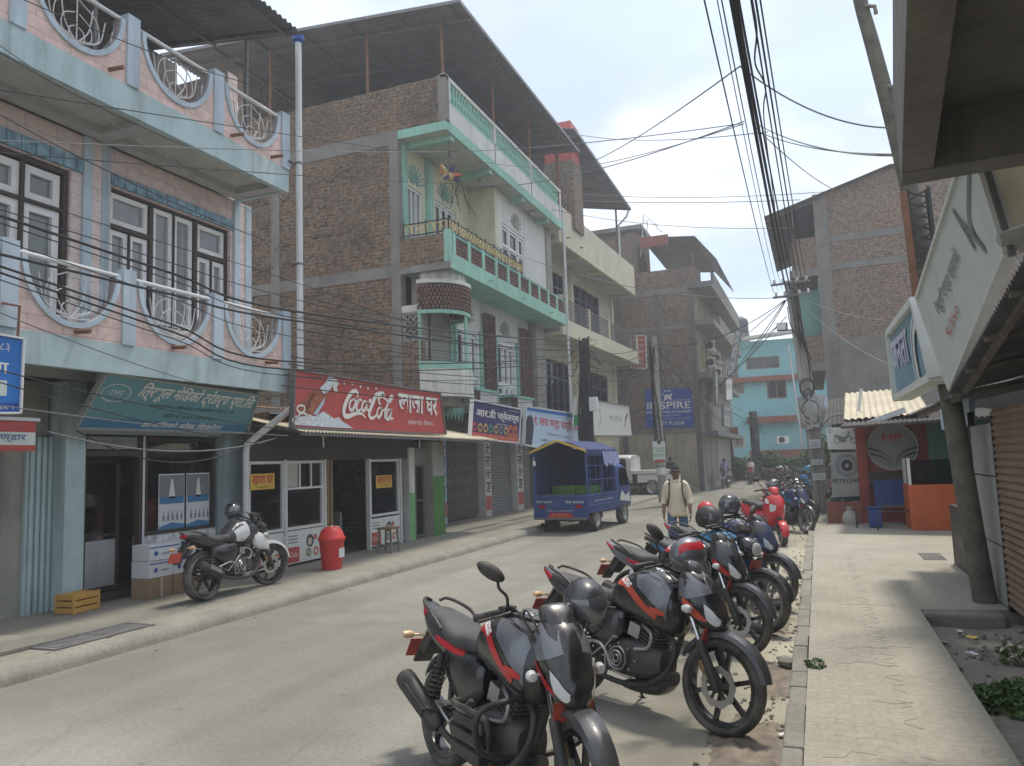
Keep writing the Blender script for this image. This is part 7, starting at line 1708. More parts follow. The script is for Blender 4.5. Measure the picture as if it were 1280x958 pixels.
# ================= red scooter =================
V=thing('scooter','bright red scooter parked askew beyond the row of motorcycles','scooter',(-1.44,17.87,0),(R(-3),0,R(-61)),None,1.08)
def v_(m,n,k,p=V,mt=None,**kw): return m.build(n,MT[k],p,mt,local=True,**kw)
ax_=Vector((-.4,0,.9)).normalized(); O_=Vector((.98,0,.9)); st_=Matrix.Translation(O_)@Matrix.Rotation(R(-14),4,ax_)@Matrix.Translation(-O_)
wheel(V,0,.215,.11,None,0,'alu',part='rear_wheel',spokes=5); wheel(V,1.22,.215,.10,st_,0,'alu',part='front_wheel',spokes=5)
v_(loft(M(),[(-.42,.70,.03,.05,2.2),(-.30,.66,.10,.14,2.4),(-.10,.58,.17,.19,2.4),(.15,.52,.18,.20,2.4),(.34,.46,.16,.17,2.5),(.42,.40,.08,.12,2.5)],22,4),'tail_body','scooter_red')
v_(loft(M(),[(-.36,.745,.03,.09,2.5),(-.15,.765,.05,.14,2.6),(.10,.745,.055,.15,2.6),(.32,.725,.05,.13,2.6),(.42,.70,.03,.09,2.5)],20,4),'seat','seat')
v_(M().tube(cr([(-.15,.15,.76),(-.34,.13,.80),(-.44,0,.80),(-.34,-.13,.80),(-.15,-.15,.76)],5),.013,7),'grab_rail','black_metal')
v_(loft(M(),[(.25,.27,.05,.15,4),(.45,.26,.05,.17,4),(.75,.27,.05,.17,4),(.92,.32,.06,.15,4)],18,3),'floorboard','grey_gloss')
ap=[(.80,.52,.22,.10,3),(.86,.60,.30,.20,2.6),(.95,.66,.30,.205,2.4),(1.04,.70,.24,.17,2.2),(1.12,.70,.15,.11,2.1),(1.17,.69,.06,.05,2.)]
fa=v_(loft(M(),ap,24,5),'front_apron','scooter_red',mt=None)
hl=M()
for sg in(-1,1): decal(hl,ap,[(1.06,.78),(1.11,.76),(1.15,.74)],[(1.06,.62),(1.11,.63),(1.15,.66)],sg,.006)
v_(hl,'headlight','clear_lens',fa)
sl_=M()
for sg in(-1,1): decal(sl_,ap,[(.90,.90),(.98,.86),(1.04,.82)],[(.90,.84),(.98,.78),(1.04,.77)],sg,.005)
v_(sl_,'indicator','white_gloss',fa)
v_(loft(M(),[(.84,1.03,.025,.08,2.6),(.90,1.045,.05,.10,2.2),(.97,1.01,.06,.075,2.0),(1.04,.95,.04,.035,2.0)],18,4),'handle_cover','scooter_red',mt=st_)
hb=M().tube(cr([(.80,-.34,1.03),(.88,-.2,1.05),(.92,0,1.04),(.88,.2,1.05),(.80,.34,1.03)],5),.016,8); H_=v_(hb,'handlebar','black_plastic',mt=st_)
for sg in(-1,1): mirror_part(H_,'mirror',(.87,sg*.2,1.06),(.90,sg*.27,1.22),sg,st_,True)
v_(M().tube([(.96,0,.80),(1.10,0,.45)],.045,10).tube([(1.14,.075,.42),(1.22,.075,.215)],.025,8).tube([(1.14,-.075,.42),(1.22,-.075,.215)],.025,8),'fork','black_metal',mt=st_)
fender(V,'front_fender',1.22,.215,.25,.08,-5,160,'scooter_red',st_)
v_(M().box(-.1,.35,-.12,.12,.17,.40).tube([(.05,-.16,.25),(-.35,-.18,.34)],[.05,.06],12),'engine','black_metal'); v_(M().tube([(.35,.1,.2),(.30,.2,.01)],.012,6),'side_stand','black_metal')
v_(M().obox((-.43,0,.52),(.01,.18,.12),ry(20)).beam((-.36,0,.62),(-.44,0,.40),.12,.02,(1,0,0)),'plate_holder','black_plastic'); v_(M().obox((-.40,0,.69),(.05,.2,.06),ry(-20)),'tail_light','tail_red')
v_(M().tube([(.5,.16,.33),(.5,.16,.33)],.01,4) if False else M().prism([(-.33,.58),(.05,.40),(.30,.36),(.12,.44),(-.15,.56)],(0,-.205,0),(1,0,0),(0,0,1),.004),'side_flash','white_gloss')
# ================= motorcycles =================
RED=dict(PUL)
b1=bike('motorcycle','black motorcycle with bright red tank flash and leg guard, its front wheel cut off below',(-2.30,4.50),-36,-7,-16,1.06,dict(PUL,decal='red_gloss'),'motorcycles parked along the right kerb',mirrors='r',guard=True)
b2=bike('motorcycle','black and grey motorcycle with orange red stripes, its whole front disc wheel in view',(-1.95,6.16),-29,-7,3,1.06,dict(PUL,decal='orange_red'),'motorcycles parked along the right kerb',mirrors='r')
b3=bike('motorcycle','black motorcycle with silver tail and red tip, next behind the orange striped motorcycle',(-1.98,8.36),-31,-7,4,1.05,dict(PUL,tail='grey_gloss',decal='red_gloss',fair2='dark_grey_gloss'),'motorcycles parked along the right kerb',mirrors='')
b4=bike('motorcycle','motorcycle with bright blue tank and blue tail stripe under the matt black helmet',(-1.84,9.36),-32,-7,3,1.05,dict(PUL,style='naked',tank='blue_gloss',decal2='blue_gloss',tail='blue_gloss',fair='black_gloss',fender='black_gloss',rim='alu'),'motorcycles parked along the right kerb',mirrors='l')
b5=bike('motorcycle','dark blue motorcycle at the end of the kerbside row, beneath the glossy black helmet',(-1.78,10.75),-33,-7,2,1.05,dict(PUL,tank='dark_blue_gloss',tail='dark_blue_gloss',fair='dark_blue_gloss',decal='blue_gloss',decal2='dark_blue_gloss',fair2='dark_grey_gloss',rim='alu'),'motorcycles parked along the right kerb',mirrors='')
b6=bike('motorcycle','white tanked sport motorcycle parked on the pavement by the medicine shop',(-7.86,8.36,.15),91,-6,-22,1.05,dict(PUL,style='naked',tank='dark_grey_gloss',decal2='white_gloss',tail='black_plastic',fair='black_gloss',fender='white_gloss'),None,mirrors='')
far=[((-1.15,20.4),-55,'dark blue motorcycle directly behind the red scooter, a silver helmet on it',b5),((-1.2,22.4),-50,'dark motorcycle behind the scooter, next before the concrete pole',b3),((-1.25,25.6),-60,'black motorcycle with red tank in the crowd of bikes before the concrete pole',b1),
 ((-1.5,27.2),-48,'silver tailed black motorcycle deep in the crowd of bikes behind the concrete pole',b3),((-1.6,31.0),-70,'black motorcycle with orange red stripes at the street side of the crowd of bikes',b2),((-1.2,32.5),-40,'blue tanked motorcycle at the back of the crowd of bikes by the pole',b4),
 ((-5.0,46.6),-95,'lone dark motorcycle by the kerb below the brick block',b5),((-4.3,52.5),-80,'motorcycle standing beyond the man in the red and white shirt',b3),((-3.2,55.2),10,'orange striped motorcycle parked sideways below the hedge',b2),((-1.4,55.4),5,'blue tanked motorcycle parked sideways below the hedge',b4),
 ((.42,24.8),-60,'dark blue motorcycle between the concrete pole and the lean-to',b5),((.75,26.6),-75,'dark motorcycle behind the oil boards, deeper under the lean-to',b2),((.55,22.3),-20,'motorcycle standing close in front of the grey oil board',b3)]
for (x,y),h,lab,src in far: 
    c=dup(src,(x,y,.1 if x>-.2 else 0),(R(-5),0,R(h)),lab,'motorcycles parked farther down the street',1.03)
# ---- helmets ----
def onb(b,p): 
    return Matrix.Translation(b.location)@b.rotation_euler.to_matrix().to_4x4()@(Vector(p)*b.scale.x)
def hz(px,py,y): return tuple(aty(px,py,y))
helmet('grey helmet with clear visor resting behind the fairing of the motorcycle with leg guard',tuple(onb(b1,(1.03,.17,1.07))),(R(8),R(10),R(-60)),'dark_grey_gloss')
helmet('grey helmet with red patches hung on the handlebar of the orange striped motorcycle',tuple(onb(b2,(.90,.16,1.10))),(R(5),R(15),R(-140)),'grey_gloss','red_gloss',visor=False)
helmet('matt black helmet perched above the blue motorcycle tank',hz(887,648,9.0),(0,R(12),R(-15)),'black_plastic',None,True,1.12)
helmet('glossy black helmet with visor on the dark blue kerbside motorcycle',hz(912,632,10.1),(0,R(-5),R(-100)),'black_gloss',None,True,1.12)
helmet('bright red helmet half hidden behind the matt black helmet',hz(883,638,10.9),(0,0,R(-40)),'scooter_red',None,False,.95)
helmet('silver and black helmet on the motorcycle behind the red scooter',hz(968,607,19.6),(0,R(10),R(-120)),'grey_gloss','black_gloss',True,1.25)
helmet('black helmet hanging on the handlebar of the white motorcycle',tuple(onb(b6,(.95,.24,1.12))),(R(20),0,R(-60)),'black_gloss')
mm('skin',(.22,.115,.075),.55,var=.08); mm('hair',(.012,.01,.009),.5); mm('shirt_cream',(.68,.60,.44),.85,var=.06,scale=9); mm('jeans',(.075,.13,.22),.9,var=.2,scale=14); mm('shoe',(.03,.028,.026),.6)
mm('shirt_lilac',(.33,.30,.52),.85,var=.1); mm('cloth_dark',(.035,.035,.045),.9,var=.2); mm('shirt_white',(.65,.63,.62),.85,var=.06); mm('apron_red',(.52,.07,.08),.8,var=.1); mm('shirt_grey',(.13,.135,.14),.9,var=.15); mm('strap',(.02,.022,.03),.8)
def skin(name,mk,parent,chains,root_i=0,sub=2,extra=None,into=None):
    """one continuous surface grown round a jointed skeleton: chains of ((x,y,z),radius)"""
    vs=[];ed=[];rad=[];idx={}
    def vid(p,r):
        k=tuple(round(c,4) for c in p)
        if k not in idx: idx[k]=len(vs); vs.append(p); rad.append(r)
        return idx[k]
    for ch in chains:
        ids=[vid(p,r) for p,r in ch]; ed+=list(zip(ids,ids[1:]))
    me=bpy.data.meshes.new(name); me.from_pydata(vs,ed,[]); o=bpy.data.objects.new(name,me); COL.objects.link(o)
    md=o.modifiers.new('s','SKIN'); sv=me.skin_vertices[0].data
    for i,r in enumerate(rad): sv[i].radius=r if isinstance(r,tuple) else (r,r)
    sv[root_i].use_root=True; md.use_smooth_shade=True
    if sub: s2=o.modifiers.new('u','SUBSURF'); s2.levels=sub
    bpy.context.view_layer.update(); ev=o.evaluated_get(bpy.context.evaluated_depsgraph_get()); m2=bpy.data.meshes.new_from_object(ev)
    q=into or M(); q.add([v.co.copy() for v in m2.vertices],[tuple(p.vertices) for p in m2.polygons],True)
    bpy.data.objects.remove(o); bpy.data.meshes.remove(m2)
    if extra: extra(q)
    if parent is None: return q
    return q.build(name,MT[mk],parent,local=True,ang=180)
def person(label,loc,head,top,bottom,shoes='shoe',step=.0,arms=((.02,-.05),(.02,-.05)),height=1.68,cap=None,hair=True,sleeve=.6,shorts=False,pack=False,apron=None,bend=0.,detail=True,armup=None,group=None):
    k=height/1.70; root=thing('person',label,'person',loc,(0,0,R(head)),group,k)
    P={'pel':(0,0,.93),'sp':(0,0,1.10),'ch':(.015,0,1.28),'nk':(.005,0,1.44),'hd':(.02,0,1.52)}
    def leg(s,dx): 
        return [((0,0,.93),.10),((.0,s*.095,.88),.098),((dx*.5+.03,s*.105,.50),.062),((dx-.02,s*.11,.10),.042),((dx+.0,s*.112,.05),.042),((dx+.13,s*.125,.035),.036)]
    def arm(s,i):
        fx,ex=arms[i]
        if armup and i==armup[0]: return [((.01,s*.165,1.39),.050),((.06,s*.22,1.17),.046),((.24,s*.16,1.30),.036),((.26,s*.14,1.34),.03)]
        return [((.01,s*.155,1.38),.040),((fx-.03,s*.225,1.13),.046),((fx+.07+ex,s*.235,.90),.034),((fx+.08+ex,s*.235,.86),.03)]
    trunk=[((0,0,.93),.10),((0,0,1.10),.095),((.01,0,1.28),.095),((.01,0,1.39),.07),((.0,0,1.46),.052),((.01,0,1.52),.05)]
    def extra(q):
        # head with brow, nose, chin and ears
        n=20; rows=14; vs=[]
        for i in range(rows+1):
            ph=-pi/2+pi*i/rows
            for j in range(n):
                th=2*pi*j/n; x=.098*cos(ph)*cos(th); y=.078*cos(ph)*sin(th); z=.122*sin(ph)
                if x>0:
                    f=max(0,1-abs(y)/.03)
                    if -.055<z<.02: x+=.026*f*(1-abs(z+.025)/.05)          # nose
                    if z<-.075: x+=.012*f
                    if .015<z<.04 and abs(y)<.055: x+=.004
                    if -.02<z<.015 and .018<abs(y)<.048: x-=.010            # eye sockets
                vs.append((.03+x,y,1.60+z))
        q.add(vs,[(i*n+j,i*n+(j+1)%n,(i+1)*n+(j+1)%n,(i+1)*n+j) for i in range(rows) for j in range(n)],True)
        for s in(-1,1): q.lathe([(0,-.03),(.018,-.02),(.02,.01),(.012,.03),(0,.032)],8,Matrix.Translation((.02,s*.080,1.60)))
        # hands: palm, four bent fingers of unequal length and a thumb
        for i,s in((0,-1),(1,1)):
            c=arm(s,i); w=Vector(c[-1][0]); d=(w-Vector(c[-2][0])).normalized(); sd=Vector((1,0,0)); inn=Vector((0,-s,0))
            if abs(d.x)>.7: sd=Vector((0,-s,0)); 
            q.tube([w-d*.01,w+d*.03,w+d*.075],[.026,.033,.030],8,flat=.6)
            for f,(o_,ln) in enumerate(((-.026,.060),(-.009,.072),(.009,.068),(.025,.054))):
                b=w+d*.07+sd*o_; q.tube([b,b+d*ln*.5+inn*.004,b+d*ln*.85+inn*.018,b+d*ln+inn*.030],[.0095,.009,.008,.006],6)
            b=w+d*.025+sd*.028; q.tube([b,b+sd*.022+d*.022+inn*.008,b+sd*.026+d*.048+inn*.018],[.011,.010,.007],6)
    body=skin('body','skin',root,[trunk,leg(-1,step),leg(1,-step),[((.01,0,1.39),.07)]+arm(-1,0),[((.01,0,1.39),.07)]+arm(1,1)],extra=extra)
    e=M()
    for s in(-1,1): e.lathe([(0,.006),(.009,.003),(.011,0),(0,-.004)],8,Matrix.Translation((.113,s*.031,1.602))@Matrix.Rotation(pi/2,4,'Y'))
    e.build('eye',MT['hair'],root,local=True)
    g=1.13
    def sc(r,f): return tuple(c*f for c in r) if isinstance(r,tuple) else r*f
    sh=[]
    for i,s in((0,-1),(1,1)):
        a=arm(s,i); q=Vector(a[1][0]).lerp(Vector(a[2][0]),max(0,sleeve-.5)*2) if sleeve>.5 else Vector(a[0][0]).lerp(Vector(a[1][0]),sleeve*2)
        c=[((.01,s*.06,1.39),.085),((.01,s*.165,1.388),.080)]
        if sleeve>.5: c.append((a[1][0],.064))
        c.append((tuple(q),.055)); c.append((tuple(q+(q-Vector(c[-2][0])).normalized()*.008),.048)); sh.append(c)
    acc=M(); rg=[]
    for z,dx,hx,hy in((.83,0,.10,.13),(.81,0,.135,.178),(.86,0,.133,.176),(.96,0,.128,.170),(1.05,.005,.132,.168),(1.15,.012,.134,.176),(1.27,.012,.130,.188),(1.36,.006,.108,.182),(1.41,0,.085,.135),(1.445,0,.068,.085),(1.465,0,.060,.066)):
        rg.append([(dx+hx*cos(t)*(1+.02*sin(9*t+z*30)),hy*sin(t)*(1+.018*sin(7*t+z*21)),z+.006*sin(5*t)) for t in[2*pi*j/28 for j in range(28)]])
    acc.rings(rg)
    for c in sh: acc=skin('shirt',top,None,[c],into=acc)
    acc.build('shirt',MT[top],root,local=True,ang=180)
    tr=[]
    for s,dx in((-1,step),(1,-step)):
        l=leg(s,dx); c=[((0,0,.93),.105),(l[1][0],.098),(l[2][0],.078 if not shorts else .085)]
        if not shorts: c.append(((l[3][0][0],l[3][0][1],.11),.062))
        else: c[-1]=((l[2][0][0]*.6,l[2][0][1],.58),.09)
        tr.append(c)
    skin('trousers',bottom,root,tr)
    for s,dx in((-1,step),(1,-step)):
        m=loft(M(),[(-.06,.05,.045,.035,2.4),(0,.055,.055,.042,2.4),(.08,.045,.042,.045,2.4),(.16,.035,.033,.042,2.4),(.20,.028,.02,.02,2.2)],12,2); m.build('shoe',MT[shoes],root,Matrix.Translation((dx-.01,s*.115,0)),local=True)
    hm=M(); n=16; vs=[]
    for i in range(8):
        ph=.05+1.5*i/7
        for j in range(n):
            th=2*pi*j/n; cut=1.0; z=.122*sin(ph)*1.09; 
            low=.02 if cos(th)>.3 else -.05
            vs.append((.022+.106*cos(ph)*cos(th)-(.0),.086*cos(ph)*sin(th),1.605+(z if i else (.045 if cos(th)>.2 else -.04))))
    hm.add(vs,[(i*n+j,i*n+(j+1)%n,(i+1)*n+(j+1)%n,(i+1)*n+j) for i in range(7) for j in range(n)],True); hm.build('cap' if cap else 'hair',MT[cap or 'hair'],root,local=True)
    if cap:
        b=M(); vs=[]
        for j in range(9):
            a=-.9+1.8*j/8; vs+=[(.03+.10*cos(a),.082*sin(a),1.645),(.03+.185*cos(a*.75),.085*sin(a*.9),1.625)]
        b.add(vs,[(2*j,2*j+1,2*j+3,2*j+2) for j in range(8)],True); b.build('cap_peak',MT[cap],root,local=True)
    if pack:
        for s in(-1,1):
            m=M(); m.tube(cr([(-.10,s*.10,1.42),(.02,s*.115,1.462),(.115,s*.115,1.36),(.135,s*.13,1.18),(.06,s*.165,1.02),(-.08,s*.15,1.0)],6),.026,8,flat=.4); m.build('backpack_strap',MT['strap'],root,local=True)
        loft(M(),[(-.34,1.2,.14,.10,3),(-.28,1.2,.21,.15,3),(-.16,1.2,.23,.16,3),(-.12,1.2,.2,.14,3)],16,3).build('backpack',MT['strap'],root,local=True)
        c=M()
        for s in(-1,1): c.prism([(0,0),(.055,.012),(.03,-.05)],(.082,s*.012,1.435),(.2,s*1,0),(0,0,1),.006)
        c.build('collar',MT[top],root,local=True)
        M().box(.118,.126,-.012,.012,.92,1.40).build('button_placket',MT[top],root,local=True) if False else None
    if apron: M().box(.14,.165,-.12,.12,.78,1.15).build('red_bag',MT[apron],root,local=True,bev=.02)
    return root
person('man in cream shirt and jeans with cap and backpack walking up the road',(-2.42,14.1,0),-84,'shirt_cream','jeans',step=.14,arms=((-.04,.04),(.05,.02)),height=1.70,cap='cloth_dark',sleeve=.74,pack=True)
person('man in lilac shirt and dark shorts seen from behind by the shutters',(-5.3,48,0),95,'shirt_lilac','cloth_dark',height=1.66,sleeve=.4,shorts=True)
p_=person('person in white shirt carrying something red down the middle of the street',(-3.95,50.2,0),-85,'shirt_white','shirt_grey',step=.1,sleeve=.45,apron='apron_red',height=1.62)
person('dark clothed man raising a phone beside the white pickup',(-7.3,41.2,.15),110,'cloth_dark','jeans',armup=(0,),height=1.7,sleeve=.9)
person('man in grey clothes standing between concrete pole and oil boards',(.36,25.6,.1),170,'shirt_grey','shirt_grey',height=1.66,sleeve=.5)
# ================= poles and overhead cables =================
Pr=thing('concrete_pole','grey concrete utility pole with cloth wrap and pasted papers, near the oil boards','pole',(.05,24.3,0))
m=M(); b=atz(1030,646,.0); t=aty(986,352,24.3); rg=[]
b=Vector((.06,24.3,0)); 
for i in range(9):
    f=i/8; c=b.lerp(t,f)+Vector((.05*sin(f*2.5),0,0)); w=.23-.07*f
    rg.append([c+Vector((a*w,q*w*.8,0)) for a,q in((-1,-1),(-.35,-1),(-.3,-.7),(.3,-.7),(.35,-1),(1,-1),(1,1),(.35,1),(.3,.7),(-.3,.7),(-.35,1),(-1,1))])
m.rings(rg,sm=False); m.build('shaft',MT['plaster_grey'],Pr)
def onp(f): return b.lerp(t,f)+Vector((.05*sin(f*2.5),0,0))
m=M()
for i in range(7):
    p0=onp(rnd.uniform(.55,.7)); p1=onp(rnd.uniform(.85,1.0)); o0=Vector((rnd.uniform(-.22,.24),-.24,0)); o1=Vector((rnd.uniform(-.2,.2),-.22,0))
    m.tube(cr([p0+o0,p0.lerp(p1,.35)+o0*.6+Vector((rnd.uniform(-.1,.1),-.05,0)),p0.lerp(p1,.7)+o1*.9,p1+o1],5),rnd.uniform(.010,.022),5)
for i in range(5):
    c=onp(rnd.uniform(.38,.6)); r_=rnd.uniform(.12,.28); m.tube([c+Vector((r_*.8*cos(a)+rnd.uniform(-.02,.02),-.26-.02*i,r_*sin(a))) for a in[2*pi*j/14 for j in range(14)]],.014,5,True)
m.build('cable_bundle',MT['cable'],Pr)
for i,f in enumerate((.93,.985)):
    c=onp(f); M().beam(c+Vector((-.55,-.2,0)),c+Vector((.55,-.2,.03)),.06,.06).build('cross_arm',MT['steel'],Pr)
    for q in(-.45,-.2,.2,.45): M().lathe([(0,0),(.03,0),(.045,.05),(.03,.08),(.045,.11),(0,.14)],10,Matrix.Translation(c+Vector((q,-.2,.04)))).build('insulator',MT['white_gloss'],Pr)
c=onp(.80); M().obox(c+Vector((-.42,-.25,0)),(.30,.14,.24),rz(10)).build('flood_lamp',MT['steel'],Pr,bev=.02); M().obox(c+Vector((-.44,-.325,0)),(.24,.01,.18),rz(10)).build('lamp_glass',MT['clear_lens'],Pr); M().beam(c+Vector((-.3,-.2,-.1)),c+Vector((0,-.15,-.12)),.04,.04).build('lamp_arm',MT['steel'],Pr)
cl=M(); c=onp(.43)
for j in range(3):
    vs=[];w0=(.30,.24,.2)[j]
    for i in range(10):
        for q in range(7):
            a=-1.9+3.0*q/6+j*.9; r_=.28+.035*j+.05*sin(q*2+i*.8+j); vs.append(c+Vector((r_*sin(a)*1.15,-r_*cos(a)*.9,.42-.92*i/9*(1-.15*abs(q-3)/3)+.05*j)))
    cl.add(vs,[(i*7+q,i*7+q+1,(i+1)*7+q+1,(i+1)*7+q) for i in range(9) for q in range(6)],True)
cl.build('cloth_wrap',MT['cloth_grey'],Pr)
for f,w,h,k in((.30,.30,.26,'carton_white'),(.225,.30,.16,'carton_white'),(.165,.32,.20,'sign_white')):
    c=onp(f); pp=M().box(c.x-w*.55,c.x+w*.5,24.3-.225,24.3-.218,c.z-h/2,c.z+h/2).build('pasted_paper',MT[k],Pr)
    for j in range(3): M().box(c.x-w*.42,c.x+w*.35,24.3-.2285,24.3-.2255,c.z-h*.3+h*.24*j,c.z-h*.3+h*.24*j+h*.07).build('print_line',MT['ink_grey'],pp)
M().tube([onp(.28)+Vector((-.25,-.1,0)),onp(.30)+Vector((-.38,-.1,0)),onp(.36)+Vector((-.36,-.1,.0))],.02,6).build('bracket',MT['steel_pipe_white'],Pr)
M().tube([onp(.30)+Vector((-.33,-.25,0)),onp(.72)+Vector((-.33,-.22,0))],.03,6).build('conduit',MT['steel_pipe_white'],Pr)
def cable_pole(label,x,y,z1,r,k,mess=8,z0=.1,lean=0.):
    o=thing('utility_pole',label,'pole',(x,y,z0)); M().tube([(x,y,z0),(x+lean*.5,y,z1*.5),(x+lean,y,z1)],[r,r*.9,r*.75],10).build('shaft',MT[k],o)
    m=M()
    for i in range(mess):
        a=rnd.uniform(0,6.28); m.tube(cr([(x+r*1.1*cos(a+q*.5)+lean*(.45+.13*q),y-r*1.1*abs(sin(a+q*.5))-.03,z1*(.35+.2*q)+rnd.uniform(-.4,.4)) for q in range(4)],5),rnd.uniform(.015,.035),5)
    for i in range(mess//2): 
        zz=z1*rnd.uniform(.4,.95); rr_=rnd.uniform(.15,.32); m.tube([(x+lean*zz/z1+rr_*.6*cos(2*pi*j/12)+.1,y-r-.06-.02*i,zz+rr_*sin(2*pi*j/12)) for j in range(12)],.014,4,True)
    for i in range(mess*2):
        zz=z1*rnd.uniform(.75,.98); d=Vector((rnd.gauss(0,1),rnd.gauss(0,.4),rnd.gauss(0,.6))).normalized(); c=Vector((x+lean*zz/z1,y,zz)); m.tube(cr([c,c+d*.35+Vector((0,-.1,0)),c+d*rnd.uniform(.5,.9)+Vector((0,0,-.25))],4),.010,4)
    m.build('cable_tangle',MT['cable'],o); return o
P1=cable_pole('dark utility pole thick with black cables in front of the cream house',-7.75,27.0,6.3,.19,'concrete_dark',16,.15,.12)
mb=M()
for i in range(9): mb.tube(cr([(-7.75+rnd.uniform(-.2,.22),26.78,1.2),(-7.72+rnd.uniform(-.26,.26),26.74,2.6+rnd.random()),(-7.68+rnd.uniform(-.2,.2),26.78,4.4),(-7.62+rnd.uniform(-.1,.1),26.82,5.9)],5),rnd.uniform(.03,.055),6)
mb.build('cable_bundle',MT['cable'],P1); M().box(-7.5,-7.2,26.6,26.8,3.6,4.1).build('meter_box',MT['white_frame'],P1,bev=.02)
q=atz(829,628,.15); QP=q.copy(); P2=cable_pole('grey round pole with star of cut cables in front of the academy banner',q.x,q.y,6.6,.17,'plaster_grey',5,.15,-.02)
sg=thing('notice_board','small white notice board with green lettering tied to the grey round pole','sign',(q.x,q.y-.25,2.4))
c=[aty(817,578,q.y-.22),aty(832,578,q.y-.22),aty(831,552,q.y-.22),aty(815,552,q.y-.22)]
bpl=M().slab4(*c,.03).build('panel',MT['sign_white'],sg)
pc=sum(c,Vector())/4
text('T.E.DEP','lettering',MT['ink_green'],sg,pc+Vector((0,-.0,.08)),(1,0,0),(0,0,1),.44,.17,.006); text('TRANSPORT','lettering',MT['ink_green'],sg,pc+Vector((0,0,-.14)),(1,0,0),(0,0,1),.46,.12,.006); M().box(pc.x-.2,pc.x+.22,pc.y-.008,pc.y-.004,pc.z-.40,pc.z-.30).build('red_line',MT['sign_red'],sg); M().lathe([(0,0),(.07,0)],14,Matrix.Translation(pc+Vector((.02,-.006,.36)))@Matrix.Rotation(pi/2,4,'X')).build('round_mark',MT['ink_dark'],sg)
for z,k in((1.2,'sign_white'),(1.55,'sign_grey')): M().tube([(q.x,q.y,z),(q.x,q.y,z+.28)],.185,14).build('pasted_paper',MT[k],P2)
P3=cable_pole('pale concrete pole at the kerb before the brick block shutters',-6.35,47.3,8.2,.24,'concrete',14,.15,-.05)
P4=cable_pole('short dark pole smothered in cable coils in front of the teal building',-4.1,57.5,4.9,.26,'concrete_dark',18,.0)
P5=cable_pole('thin leaning dark pole beside the cable smothered pole',-5.6,57.6,5.2,.09,'black_metal',3,0,-.3)
o=thing('notice_board','small white board with red marks on the thin leaning pole','sign',(-5.2,57.2,2.6)); M().box(-5.55,-4.75,57.3,57.35,2.3,3.15).build('panel',MT['sign_white'],o); text('STOP' if False else '२४','lettering',MT['ink_red'],o,(-5.15,57.3,2.75),(1,0,0),(0,0,1),.5,.4,.006)
o=thing('notice_board','brown rusty board above the white board on the thin leaning pole','sign',(-5.6,57.2,3.4)); M().box(-5.95,-5.2,57.28,57.34,3.3,3.85).build('panel',MT['rust_red'],o)
def wire(label,p,q,sag,r=.012,k='cable',group=None,pts=None,n=22):
    P=[]
    if p is not None: p=Vector(p);q=Vector(q)
    for i in range(0 if p is None else n+1):
        t=i/n; c=p.lerp(q,t); c.z-=sag*4*t*(1-t); P.append(c)
    if pts: P=cr(pts,6)
    rr_=r
    return M().tube(P,rr_,6).build('overhead_cable',MT[k],label=label,cat='cable',group=group)
# cables along the left house fronts, from beyond the left edge to the dark pole
XC=-7.35; gl='cables along the left house fronts'
top=Vector((-7.64,26.9,5.9))
fam=[(270,388,.030),(279,396,.013),(318,400,.028),(333,452,.024),(341,462,.022),(262,372,.012),(300,420,.011),(350,470,.012),(240,350,.010)]
for i,(ya,yb,r_) in enumerate(fam):
    p=atx(0,ya,XC); p2=atx(360,yb,XC); d=(p-p2).normalized(); st=p+d*3.2
    e=top+Vector((0,0,-.18*i+.3)) 
    wire('black cable sagging in the bundle across the front of the pink balconies',None,None,0,r_*.8,group=gl,pts=[st,p,p.lerp(p2,.5)+Vector((0,0,-.02)),p2,p2.lerp(e,.5)+Vector((0,0,-.16)),e]) if False else M().tube(cr([st,p,p.lerp(p2,.5)+Vector((0,0,-.015)),p2,p2.lerp(e,.5)+Vector((0,0,-.12)),e],8),r_*.55,6).build('overhead_cable',MT['cable'],label='black cable sagging in the bundle across the front of the pink balconies',cat='cable',group=gl)
gm='thin cables crossing the pink house'
for i,(x0,y0_,x1_,y1_) in enumerate(((0,55,330,275),(0,112,700,214),(0,60,240,185),(0,175,560,190),(0,190,640,232),(40,0,330,110),(0,388,250,480),(0,475,330,556),(0,140,330,300),(0,505,360,545),(0,460,360,538))):
    p=atx(x0-60,y0_-(y1_-y0_)*60/(x1_-x0),-7.5+.02*i); q=atx(x1_,y1_,-7.5+.02*i)
    wire('thin cable strung across the pink house between its balconies',p,q,.05+.02*(i%3),.0065,'cable' if i%3 else 'cable_grey',group=gm)
wire('looping pale cable drooping under the slanted teal signboard',atx(60,540,-8.2),atx(345,548,-8.2),.22,.011,'cable_grey'); wire('dark cable drooping lower beneath the slanted teal signboard',atx(95,538,-8.25),atx(300,560,-8.25),.30,.009,'cable')
# wires by the brick house front to the dark pole
gb='cables hanging before the brick house front'
for i,(y0_,y1_) in enumerate(((372,425),(396,438),(412,445),(430,452),(446,470),(455,480),(468,492),(482,500))):
    wire('thin cable hanging in front of the mint balconies low down',atx(380-i*4,y0_,-7.6),atx(706,y1_,-7.75),.18,.009,group=gb)
